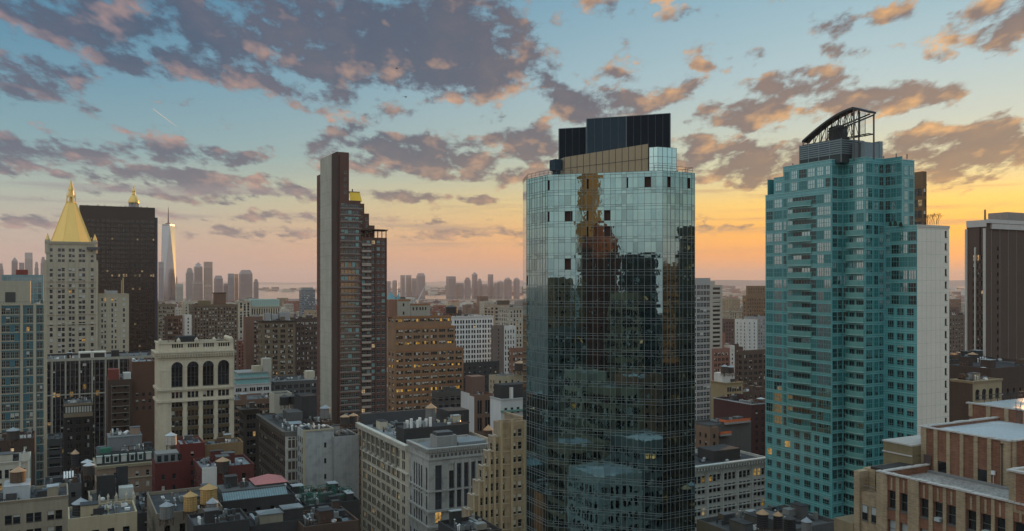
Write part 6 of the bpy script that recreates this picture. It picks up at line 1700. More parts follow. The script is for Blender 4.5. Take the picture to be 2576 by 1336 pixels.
# ------------------------------------------------------------------ near brick building, bottom right
def brick_terrace():
    ox, oy = 47.0, 110.0
    b = Bld('brick_terrace_building', 'near buff and red brick building with terraced roofs and stone-capped parapets', pos=(ox, oy), z=85.5, a=10, b=40,
            wall=brickwork((.26, .115, .075), (.32, .145, .09), (.23, .16, .12)), frame=plain((.10, .10, .095), .6), glz=glass((.012, .015, .018), .08, 1.7), blind=plain((.36, .40, .40), .7))
    buff = brickwork((.42, .315, .20), (.50, .39, .26), (.33, .28, .21)); cope = masonry((.44, .42, .40), .3, .3)
    Y = lambda p: b.on_x(p, 0.0)
    zt = b.z; near = -34.0
    ywin = [(2234, 2254), (2264, 2285.5), (2314, 2337), (2348, 2372.5), (2382, 2407), (2431, 2457), (2467, 2494), (2504, 2530)]
    ys = [(Y(p), Y(q)) for p, q in ywin]
    yy = ys[-1][1]
    while yy > near + 6: ys.append((yy - .9, yy - 2.5)); yy -= 2.6
    cols = sorted([(-y0, -y1) for y0, y1 in ys])         # distance from the far end
    zr = zt - 1.9
    rows = [(zr - 2.3 - k * 3.7, zr - k * 3.7) for k in range(9)][::-1]
    L = -near
    # W face runs from y=0 (far) to y=near: facade U = -y
    b.facade('W', (0, 0), (0, -1), (-1, 0), L, 40, zt, dict(cols=cols, rows=rows, r=.38, style='dh', mix='ddd', rowmix={1: 'bfb', 2: 'dbd', 0: 'dddd'}))
    b.w.q([(0, 0, 40), (0, 0, zt), (40, 0, zt), (40, 0, 40)]); b.w.q([(.4, near, zt - .9), (.4, -.4, zt - .9), (.4, -.4, zt), (.4, near, zt)]); b.w.q([(.4, -.4, zt - .9), (11, -.4, zt - .9), (11, -.4, zt), (.4, -.4, zt)])
    b.w.q([(0, near, 40), (40, near, 40), (40, near, zt), (0, near, zt)])
    # buff piers standing proud between the windows
    pm = MB()
    edges = [0.0] + [q for c in cols for q in c] + [L]
    for i in range(0, len(edges), 2):
        u0, u1 = edges[i] + .03, edges[i + 1] - .03
        if u1 - u0 < .2: continue
        p = .22 if u1 - u0 > 1.0 else .12
        pm.box(-p, -u1, 40, .02, -u0, zt + (.0 if p < .2 else .12))
    for (u0, u1) in cols: pm.box(-.1, -(u0 + u1) / 2 - .12, zr + .15, .01, -(u0 + u1) / 2 + .12, zt - .25)
    pm.build_each('buff_pier', buff, b.root)
    c = MB(); rn = random.Random(3); u = 0.0
    while u < L:
        w = .55 + rn.random() * .25; h = .13 + rn.random() * .09
        c.box(-.30, -(u + w), zt + .125, .5, -u - .03, zt + .125 + h); u += w + .03
    x = .55
    while x < 9.6:
        w = .6 + rn.random() * .2; c.box(x, -.5, zt + .01, min(x + w, 9.8), .15, zt + .13 + rn.random() * .1); x += w + .03
    b.part('parapet_coping', c, cope)
    def gravel_fn(T):
        co = objco(T); a = T.noise(co, 3.2, 6, .7); g = T.noise(co, .25, 4, .6)
        col = T.ramp(a, [(.32, (.12, .115, .11)), (.5, (.25, .245, .235)), (.68, (.40, .39, .37))]); k = T.m('MULTIPLY_ADD', g, .8, .6)
        return princ(T, T.mix(1.0, col, T.xyz(k, k, k), 'MULTIPLY'), .95, bump=a, bstr=.6, bdist=.05)
    gravel = _mat('gravel', gravel_fn)
    r = MB(); r.q([(.4, near, zt - .9), (12, near, zt - .9), (12, -.4, zt - .9), (.4, -.4, zt - .9)]); b.part('gravel_roof', r, gravel)
    r = MB(); r.box(9.2, -11.3, zt - .9, 9.9, .0, zt - .62); r.bar((.8, -.6, zt - .6), (3.5, -.6, zt - .6), .08); b.part('roof_curb', r, plain((.2, .2, .2), .8))
    # upper block
    x0, y0, y1, zu = 9.93, -11.28, 1.0, 90.4
    X1 = 26.5
    w2 = MB(); w2.box(x0, y0, zt - 1, X1, y1, zu - .35)
    w2.box(x0, y0, zu - .349, x0 + .35, y1, zu); w2.box(x0 + .351, y0, zu - .349, X1, y0 + .35, zu); w2.box(x0 + .351, y1 - .35, zu - .349, X1, y1, zu)
    b.part('upper_wall', w2, b.wall)
    pm = MB(); n = 6
    yk = [b.on_x(p, x0) for p in (2318, 2331.5, 2350.5, 2360, 2382.5, 2391, 2416, 2425, 2451, 2461, 2485, 2495, 2519, 2542)]
    for i in range(0, len(yk), 2):
        a0, a1 = min(yk[i], yk[i + 1]), max(yk[i], yk[i + 1]); pm.box(x0 - .16, a0, zt - .9, x0 + .02, a1, zu + .01)
    for i in range(6): pm.box(x0 + .3 + i * 2.4, y0 - .16, zt - .9, x0 + .95 + i * 2.4, y0 + .02, zu + .01)
    pm.build_each('buff_pier', buff, b.root)
    c = MB(); u = y0
    while u < y1: w = .55 + rn.random() * .25; c.box(x0 - .26, u, zu + .012, x0 + .42, u + w, zu + .13 + rn.random() * .09); u += w + .03
    x = x0 + .45
    while x < X1: w = .55 + rn.random() * .25; c.box(x, y0 - .26, zu + .012, x + w, y0 + .42, zu + .13 + rn.random() * .09); c.box(x, y1 - .42, zu + .012, x + w, y1 + .2, zu + .13 + rn.random() * .09); x += w + .03
    b.part('parapet_coping', c, cope)
    r = MB(); r.q([(x0 + .35, y0 + .35, zu - .345), (X1, y0 + .35, zu - .345), (X1, y1 - .35, zu - .345), (x0 + .35, y1 - .35, zu - .345)]); b.part('roof', r, roofing((.42, .47, .50), .18))
    for p0, p1, ya, yb in ((2359, 2383, 1158, 1192), (2461, 2486, 1178, 1218)):
        yA, yB = b.on_x(p0, x0), b.on_x(p1, x0); d0 = b.wp(x0, yA)[1]
        m = MB(); m.box(x0 - .02, min(yA, yB), zof(yb, d0), x0 + .03, max(yA, yB), zof(ya, d0)); o = b.part('dark_window', m, GLASS)
        m = MB(); m.box(x0 - .12, min(yA, yB) - .05, zof(yb, d0) - .15, x0 + .02, max(yA, yB) + .05, zof(yb, d0)); m.build('sill', cope, o)
    yA, yB = b.on_x(2326, x0), b.on_x(2344, x0); d0 = b.wp(x0, yA)[1]
    m = MB(); m.box(x0 - .2, min(yA, yB), zt - .89, x0 - .165, max(yA, yB), zt + 1.35); o = b.part('door', m, plain((.08, .055, .055), .6)); m = MB(); m.box(x0 - .24, min(yA, yB) + .1, zt + .1, x0 - .205, min(yA, yB) + .16, zt + .3); m.build('handle', GALV, o)
    yp = b.on_x(2524, x0); m = MB(); m.frus(x0 - .3, yp, zt - .9, zu - .5, .07, .07, 8); m.frus(x0 - .3, yp, zu - .5, zu - .3, .16, .16, 8); b.part('drain_pipe', m, plain((.02, .02, .022), .5))
    yp = b.on_x(2502, x0); m = MB(); m.box(x0 - .35, yp - .25, zt + .5, x0 - .17, yp + .25, zt + 1.0); m.frus(x0 - .25, yp, zt - .9, zt + .5, .03, .03, 6); b.part('meter_box', m, plain((.55, .58, .6), .5))
    # third, rear block
    z3 = 91.9; m = MB(); m.box(X1 + .01, -30, zt - 1, 52, 5.2, z3); b.part('rear_wall', m, b.wall)
    m = MB(); 
    for i in range(9): m.box(X1 - .15, 4.6 - i * 2.7, zu - .34, X1 + .02, 5.2 - i * 2.7, z3 + .01)
    m.build_each('buff_pier', buff, b.root)
    c = MB(); u = -30
    while u < 5: w = .6 + rn.random() * .2; c.box(X1 - .2, u, z3 + .012, X1 + .5, u + w, z3 + .15 + rn.random() * .08); u += w + .03
    b.part('parapet_coping', c, cope)
    r = MB(); r.q([(X1 + .5, -30, z3 + .02), (52, -30, z3 + .02), (52, 5, z3 + .02), (X1 + .5, 5, z3 + .02)]); b.part('roof', r, roofing((.34, .38, .40), .2))
    r = MB()
    for k in range(14): r.bar((X1 + 3 + k * 1.6, 4.8, z3), (X1 + 3 + k * 1.6, 4.8, z3 + 1.1), .06)
    r.bar((X1 + 1, 4.8, z3 + 1.1), (X1 + 25, 4.8, z3 + 1.1), .08); r.bar((X1 + 1, 4.8, z3 + .6), (X1 + 25, 4.8, z3 + .6), .06); b.part('railing', r, DARKP)
    r = MB()
    for o in (0, .7): r.bar((X1 - .3, -2 - o, zu - .3), (X1 - .3, -2 - o, z3 + 1.2), .06)
    for k in range(8): r.bar((X1 - .3, -2, zu + k * .3), (X1 - .3, -2.7, zu + k * .3), .04)
    b.part('ladder', r, STEEL)
    # near wing on the avenue front
    yw = Y(2538); dz = b.wp(0, yw)[1]; zw = zof(1183, dz)
    m = MB(); m.box(-.05, near, zt - .88, 8, yw, zw); b.part('wing_wall', m, buff)
    m = MB()
    for i in range(5): m.box(-.2, yw - 1.9 - i * 2.6, zt - .5, -.04, yw - .9 - i * 2.6, zw - .2)
    b.part('red_panel', m, b.wall)
    c = MB(); u = near
    while u < yw: w = .6 + rn.random() * .2; c.box(-.35, u, zw + .012, .5, u + w, zw + .16 + rn.random() * .1); u += w + .03
    for k in range(10): c.box(.52 + k * .7, yw - .5, zw + .012, 1.18 + k * .7, yw + .1, zw + .16 + rn.random() * .1)
    b.part('parapet_coping', c, cope)
    # lower far end: annexes stepping down
    pa = masonry((.20, .165, .10), .25, .3); za = zof(1235, 113)
    y5 = b.on_x(2166, .6)
    m = MB(); m.box(.6, .02, 40, 9, y5, za); b.part('annex_wall', m, buff)
    nw = MB()
    for k in range(5):
        for p0, p1 in ((2170, 2184), (2193, 2208)):
            yA, yB = b.on_x(p0, .6), b.on_x(p1, .6); zA = za - 1.6 - k * 3.7
            b.wins.append(((.55, (yA + yB) / 2, zA - 2.0), ROT['W'], abs(yB - yA), 2.0, 'bdbdf'[k], 'dh', -.0))
    m = MB(); m.box(2.2, .3, za - .1, 8, y5 - .2, zof(1166, 115)); b.part('recess_shade_box', m, plain((.025, .022, .022), .8))  # near-black box standing in for the shade of an open recess
    y6 = b.on_x(2148, .3); m = MB(); m.box(.3, y5, 40, 2.2, y6, zof(1172, 116)); m.box(2.1, y5 - 1.0, za, 8.5, y6, zof(1168, 116)); b.part('chimney_pier', m, buff)
    m = MB(); m.box(.2, y6 + .01, 40, 6, y6 + 3.2, zof(1288, 119)); b.part('step_wall', m, masonry((.22, .175, .11), .25, .3))
    r = MB(); r.bar((.7, .2, za + .9), (.7, y5, za + .9), .06); r.bar((.7, .2, za + .45), (.7, y5, za + .45), .05); b.part('railing', r, GALV)
    m = MB(); xa = 8.2; m.box(xa, y1 + .02, 40, 16, 5.6, zof(1101, 121)); b.part('annex_wall', m, pa)
    m = MB(); m.box(xa - .12, y1 + .02, zof(1126, 121), 16, 5.7, zof(1123, 121)); m.box(xa - .1, y1 + .02, zof(1101, 121) + .002, 16, 5.7, zof(1101, 121) + .2); b.part('stone_band', m, cope)
    b.done(cap=100)
brick_terrace()

# ------------------------------------------------------------------ water tanks on the roofs
TANKS = {}
def tank_meshes(kind):
    if kind in TANKS: return TANKS[kind]
    wood = {'dark': (.055, .045, .04), 'grey': (.20, .20, .195), 'gold': (.50, .31, .11), 'white': (.52, .47, .43), 'black': (.022, .022, .024), 'brown': (.12, .075, .045)}[kind.split('/')[0]]
    roof = {'lead': (.27, .30, .325), 'tan': (.40, .25, .14), 'gold': (.44, .27, .10), 'white': (.42, .45, .47), 'dark': (.05, .045, .045)}[kind.split('/')[1]]
    def wfn(T):
        co = objco(T); s = T.n('ShaderNodeSeparateXYZ'); T.put(s.inputs[0], co)
        an = T.m('MULTIPLY', T.m('ARCTAN2', s.outputs[0], s.outputs[1]), 9.0)
        pl = T.m('FRACT', an); cell = T.m('FLOOR', an)
        wn = T.n('ShaderNodeTexWhiteNoise', noise_dimensions='1D'); T.put(wn.inputs['W'], cell)
        k = T.m('MULTIPLY', T.m('MULTIPLY_ADD', wn.outputs[0], .45, .75), T.mr(pl, .0, .10, .45, 1.0))
        k = T.m('MULTIPLY', k, T.m('MULTIPLY_ADD', T.noise(T.v('MULTIPLY', co, (3, 3, .4)), 1.5, 4, .6), 1.0, .5))
        return princ(T, T.mix(1.0, c4(wood), T.xyz(k, k, k), 'MULTIPLY'), .85)
    wm = _mat('planks_' + kind, wfn); rm = plain(roof, .55, .15, var=.25)
    a = MB(); a.frus(0, 0, 2.2, 5.8, 1.85, 1.75, 28)
    hoops = MB()
    for z in (2.4, 2.8, 3.25, 3.75, 4.35, 5.0, 5.6): hoops.frus(0, 0, z, z + .06, 1.885 - (z - 2.2) * .028, 1.885 - (z - 2.2) * .028, 28)
    rf = MB(); rf.frus(0, 0, 5.78, 5.86, 1.98, 1.98, 24); rf.frus(0, 0, 5.86, 6.95, 1.98, .12, 12); rf.frus(0, 0, 6.95, 7.15, .14, .1, 8)
    fr = MB()
    fr.box(-1.7, -1.5, 1.95, 1.7, -1.25, 2.19); fr.box(-1.7, 1.25, 1.95, 1.7, 1.5, 2.19); fr.box(-1.4, -1.24, 1.9, -1.15, 1.24, 2.15); fr.box(1.15, -1.24, 1.9, 1.4, 1.24, 2.15); fr.box(-.15, -1.24, 1.9, .15, 1.24, 2.15)
    for s in (-1, 1): fr.bar((-1.3, 1.3 * s, .1), (1.3, 1.3 * s, 1.9), .09); fr.bar((1.3, 1.3 * s, .1), (-1.3, 1.3 * s, 1.9), .09); fr.bar((1.3 * s, -1.3, .1), (1.3 * s, 1.3, 1.9), .09)
    lg = MB(); lg.box(-.11, -.11, 0, .11, .11, 1.94)
    pp = MB(); pp.frus(0, 0, 0, 2.19, .16, .16, 8)
    TANKS[kind] = [('drum', a.mesh('drum', [wm])), ('hoops', hoops.mesh('hoops', [STEEL])), ('cone_roof', rf.mesh('cone_roof', [rm])), ('frame', fr.mesh('frame', [RUST])), ('leg', lg.mesh('leg', [RUST])), ('riser_pipe', pp.mesh('riser_pipe', [DKGREY]))]
    return TANKS[kind]
def tank(label, px, ybase, d, wpx, kind, legs=1.0, group='wooden water tanks on the rooftops', ytop=None):
    X, Y = at(px, d); z = zof(ybase, d); s = wpx * d / F / 3.75
    r = empty('water_tank', (X, Y, z - 2.2 * s), R(random.Random(px).uniform(0, 90)))
    zs = s if ytop is None else (ybase - ytop) * d / F / 4.95
    r.location.z = z - 2.2 * zs * legs; r.scale = (s, s, zs)
    tag(r, label, 'water tank', group)
    def add(nm, me, loc=(0, 0, 0)):
        o = bpy.data.objects.new(nm, me); COL.objects.link(o); o.parent = r; o.location = loc
    for nm, me in tank_meshes(kind):
        if nm == 'leg':
            for x in (-1.28, 1.28):
                for y in (-1.28, 1.28): add('leg', me, (x, y, 0))
        else: add(nm, me)
tank('golden water tank, the larger one, behind its golden twin', 525, 1263, 230, 42, 'gold/gold', ytop=1214)
tank('golden water tank, the smaller one in front of its twin', 479, 1282, 222, 34, 'gold/gold', ytop=1233)
tank('grey water tank with a pale cone left of the golden tanks', 419, 1302, 218, 33, 'grey/lead', ytop=1259)
tank('grey water tank with a lead cone right below the larger golden tank', 534, 1300, 216, 29, 'grey/lead', ytop=1249)
tank('brown water tank with a tan cone above the white court walls', 560, 1186, 266, 33, 'dark/tan', ytop=1147)
tank('whitish water tank with a white cone above the red brick house', 430, 1117, 285, 28, 'white/white', ytop=1085)
tank('dark water tank with a grey cone on the cream-edged low house', 203, 1305, 220, 40, 'black/lead', ytop=1249)
tank('water tank with a white cone, front one of a pair over the black screens', 224, 1193, 258, 27, 'dark/white', ytop=1160)
tank('water tank with a white cone, rear one of the pair over the black screens', 219, 1182, 268, 27, 'dark/white', ytop=1153)
tank('dark water tank with a rusty cone beside the black loft tower foot', 189, 1172, 290, 19, 'black/tan', ytop=1128)
tank('brown water tank with a tan cone on the broad pale roof at far left', 45, 1215, 240, 36, 'brown/tan', ytop=1172)
tank('dark water tank with a pale cone behind the white gable at far left', 33, 1104, 300, 30, 'dark/lead', ytop=1073)
tank('big dark water tank with a tan cone on the cream stone office roof', 1084, 1058, 312, 28, 'grey/tan', ytop=1012)
tank('dark squat water tank with a tan cone left of the beige setbacks', 1228, 1118, 330, 24, 'dark/tan', ytop=1066)
tank('dark water tank with a tan cone on the low cream block', 1309, 930, 505, 30, 'dark/tan', ytop=905)
tank('grey water tank with a lead cone beside the brick tower foot', 818, 1050, 350, 26, 'grey/lead', ytop=1016)
tank('left one of two slim tan-coned tanks on the lower blank wall', 867, 1066, 330, 23, 'dark/tan', ytop=1040)
tank('right one of two slim tan-coned tanks on the lower blank wall', 889, 1063, 334, 23, 'dark/tan', ytop=1037)
tank('left one of two big dark drums behind the long brown loft', 716, 1016, 440, 26, 'black/dark', ytop=990)
tank('right one of two big dark drums behind the long brown loft', 741, 1014, 442, 26, 'black/dark', ytop=988)
tank('dark tan-coned water tank at the foot of the teal tower, leftmost', 1918, 1324, 172, 30, 'black/tan', ytop=1278)
tank('dark tan-coned water tank at the foot of the teal tower, second from left', 1957, 1327, 174, 24, 'black/tan', ytop=1283)
tank('tall dark water tank on high legs at the foot of the teal tower', 1987, 1296, 178, 30, 'black/dark', legs=3.0, ytop=1250)
tank('grey water tank with a pale cone at the foot of the teal tower', 2029, 1344, 170, 26, 'grey/lead', ytop=1298)
tank('left one of two grey-coned tanks above the tan-fronted loft', 1823, 936, 494, 18, 'dark/lead', ytop=915)
tank('right one of two grey-coned tanks above the tan-fronted loft', 1838, 936, 498, 18, 'dark/lead', ytop=917)
tank('dark drum tank right of the tan-fronted loft', 1821, 1013, 420, 20, 'dark/dark', ytop=992)
tank('water tank with a white cone on the low roofs beside the teal tower', 1914, 1012, 400, 20, 'dark/white', ytop=998)
tank('dark water tank with a white cone below the maroon wall', 1893, 1170, 330, 18, 'black/dark', ytop=1152)
tank('dark water tank in front of the white columns of the dark brown tower', 2447, 907, 306, 24, 'dark/tan', ytop=884)
tank('slim dark water tank right of the one before the white columns', 2475, 920, 302, 20, 'dark/dark', ytop=893)
tank('brown water tank with a tan cone just right of the pale flank', 2399, 943, 296, 24, 'dark/tan', ytop=925)
tank('orange little water tank on the white triple-window block', 663, 1010, 500, 14, 'brown/tan', ytop=992)
tank('large teal-black drum on the roof behind the stepped office', 1136, 786, 600, 30, 'black/dark', ytop=766)

# ------------------------------------------------------------------ far skylines
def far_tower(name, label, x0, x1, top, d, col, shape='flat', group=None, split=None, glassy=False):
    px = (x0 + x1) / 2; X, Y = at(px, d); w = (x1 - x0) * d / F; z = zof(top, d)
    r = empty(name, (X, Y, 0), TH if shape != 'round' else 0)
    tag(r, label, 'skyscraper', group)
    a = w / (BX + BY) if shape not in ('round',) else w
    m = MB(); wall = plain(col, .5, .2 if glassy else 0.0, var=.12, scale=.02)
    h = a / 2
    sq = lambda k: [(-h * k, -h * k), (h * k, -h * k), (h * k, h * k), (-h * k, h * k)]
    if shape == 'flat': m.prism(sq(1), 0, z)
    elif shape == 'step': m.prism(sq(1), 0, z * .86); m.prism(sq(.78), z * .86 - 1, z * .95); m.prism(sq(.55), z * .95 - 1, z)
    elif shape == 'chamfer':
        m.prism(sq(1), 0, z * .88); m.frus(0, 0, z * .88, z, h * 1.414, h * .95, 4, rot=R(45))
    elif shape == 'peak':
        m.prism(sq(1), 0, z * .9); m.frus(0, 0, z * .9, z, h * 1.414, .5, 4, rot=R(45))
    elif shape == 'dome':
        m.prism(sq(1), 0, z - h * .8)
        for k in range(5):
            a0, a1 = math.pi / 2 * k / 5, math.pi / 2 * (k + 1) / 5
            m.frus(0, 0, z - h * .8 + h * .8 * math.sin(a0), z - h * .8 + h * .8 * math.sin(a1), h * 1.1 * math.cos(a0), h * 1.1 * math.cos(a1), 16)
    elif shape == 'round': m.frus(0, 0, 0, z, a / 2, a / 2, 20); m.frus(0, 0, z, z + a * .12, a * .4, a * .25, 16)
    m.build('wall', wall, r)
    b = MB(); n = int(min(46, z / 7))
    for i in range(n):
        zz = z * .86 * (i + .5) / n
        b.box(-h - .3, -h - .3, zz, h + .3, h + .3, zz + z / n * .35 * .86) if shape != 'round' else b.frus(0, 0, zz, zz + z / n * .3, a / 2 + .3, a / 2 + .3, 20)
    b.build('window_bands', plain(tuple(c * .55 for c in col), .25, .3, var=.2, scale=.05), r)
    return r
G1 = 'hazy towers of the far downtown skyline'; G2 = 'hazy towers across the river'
far_tower('office_tower', 'hazy grey slab left of the tapering glass spire tower', 397, 413, 660, 4700, (.25, .25, .28), group=G1)
far_tower('office_tower', 'hazy tower with a rounded dome right at the foot of the tapering glass tower', 430, 447, 692, 4900, (.2, .19, .2), 'dome', G1)
far_tower('office_tower', 'hazy tower with stepped shoulders left of the pyramid-topped one', 466, 488, 673, 4700, (.28, .26, .26), 'step', G1)
far_tower('office_tower', 'hazy tower with a green pyramid top in the downtown cluster', 486, 511, 661, 4800, (.27, .26, .27), 'peak', G1)
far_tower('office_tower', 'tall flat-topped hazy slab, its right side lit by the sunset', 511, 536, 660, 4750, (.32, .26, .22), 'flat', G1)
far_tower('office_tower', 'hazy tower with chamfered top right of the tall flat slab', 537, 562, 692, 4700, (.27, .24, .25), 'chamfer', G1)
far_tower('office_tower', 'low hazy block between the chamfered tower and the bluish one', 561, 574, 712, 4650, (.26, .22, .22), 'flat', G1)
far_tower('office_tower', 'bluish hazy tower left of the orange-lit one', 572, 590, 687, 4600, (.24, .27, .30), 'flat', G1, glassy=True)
far_tower('office_tower', 'narrow orange-lit hazy tower beside the bluish one', 589, 600, 688, 4650, (.45, .28, .18), 'flat', G1)  # the sunset's orange light is put into this wall colour
far_tower('office_tower', 'broad hazy tower with cut-off shoulders at the right end of downtown', 599, 637, 678, 4550, (.26, .22, .22), 'chamfer', G1)
far_tower('office_tower', 'last small hazy tower at the right end of downtown', 637, 651, 701, 4600, (.27, .24, .25), 'step', G1)
far_tower('office_tower', 'low wide hazy block in front of the downtown pyramid tower', 482, 512, 706, 4300, (.28, .24, .23), 'flat', G1)
far_tower('office_tower', 'pinkish hazy block low before the tall flat slab', 513, 533, 714, 4250, (.34, .26, .23), 'flat', G1)
far_tower('office_tower', 'pale greenish hazy block left of the downtown cluster', 440, 462, 713, 4300, (.34, .36, .33), 'flat', G1)
far_tower('office_tower', 'hazy needle-topped tower left of the gold roof, on the horizon', 28, 46, 648, 5400, (.20, .20, .22), 'peak', G1)
far_tower('office_tower', 'silvery rippled hazy tower on the horizon at far left', 61, 84, 637, 5300, (.38, .36, .36), 'flat', G1, glassy=True)
far_tower('office_tower', 'hazy tower close against the gold-roofed tower at left', 101, 116, 648, 5300, (.26, .25, .27), 'step', G1)
far_tower('office_tower', 'low hazy block between the needle-topped and silvery towers', 47, 62, 662, 5200, (.24, .22, .23), 'flat', G1)
far_tower('office_tower', 'low stepped hazy block right of the silvery tower', 86, 98, 660, 5200, (.26, .24, .25), 'step', G1)
far_tower('office_tower', 'hazy block at the very left edge of the horizon', -4, 10, 664, 5200, (.26, .22, .22), 'step', G1)
for lab, x0, x1, top, sh in (('leftmost small hazy tower across the river', 973, 983, 706, 'flat'), ('second small rounded hazy tower across the river', 987, 1000, 705, 'round'),
    ('hazy tower across the river, left half of the twin pair', 1007, 1019, 691, 'flat'), ('hazy tower across the river, right half of the twin pair', 1020, 1035, 691, 'flat'),
    ('lower hazy block linking the twin pair and the round-shouldered tower', 1035, 1048, 699, 'flat'), ('big round-shouldered hazy tower across the river', 1047, 1070, 686, 'chamfer'),
    ('broad flat-topped hazy tower alone across the river', 1122, 1147, 694, 'flat'), ('low hazy block right of the broad flat-topped one', 1147, 1167, 711, 'flat'),
    ('stepped hazy tower left of the tallest one across the river', 1168, 1184, 697, 'step'), ('tallest hazy tower across the river, with a peaked top', 1187, 1201, 683, 'peak'),
    ('short hazy tower right of the tallest one across the river', 1201, 1212, 700, 'step'), ('slim hazy tower across the river with a flat top', 1227, 1241, 689, 'flat'),
    ('lowest hazy block right of the slim one across the river', 1242, 1251, 710, 'flat'), ('gabled hazy tower across the river near the glass tower', 1251, 1267, 704, 'peak'),
    ('rounded hazy tower second from the glass tower', 1268, 1287, 697, 'dome'), ('domed hazy tower nearest the glass tower across the river', 1292, 1307, 697, 'dome'),
    ('low hazy block below the short tower across the river', 1209, 1226, 714, 'flat')):
    far_tower('river_tower', lab, x0, x1, top, 6350 + (x0 * 37 % 300), (.27 + (x0 % 5) * .015, .235, .235), sh, G2)

def spire_tower():
    d = 4850.0; X, Y = at(423.5, d)
    r = empty('spire_tower', (X, Y, 0), R(35)); tag(r, 'tapering glass tower with a spire, one edge glowing orange in the sunset', 'skyscraper')
    zt = zof(570, d); h = 31.5 * d / F / 2 / 1.02; zb = 55
    m = MB(); s = h; B = [(-s, -s), (s, -s), (s, s), (-s, s)]
    t = h * 1.0; T4 = [(0, -t), (t, 0), (0, t), (-t, 0)]
    m.prism(B, 0, zb)
    for i in range(4):
        j = (i + 1) % 4
        m.q([(*B[i], zb), (*B[j], zb), (*T4[i], zt)]); m.q([(*B[j], zb), (*T4[j], zt), (*T4[i], zt)])
    m.q([(*p, zt) for p in T4]); m.build('glass_shaft', mirror((.33, .37, .41), .10, .0), r)
    p = MB(); p.prism([(x * .96, y * .96) for x, y in T4], zt, zt + 10); p.build('parapet', GALV, r)
    sp = MB(); sp.frus(0, 0, zt + 10, zof(522, d), 5.0, 1.2, 8); sp.frus(0, 0, zt + 10, zt + 16, 16, 16, 16); sp.build('spire', STEEL, r)
spire_tower()

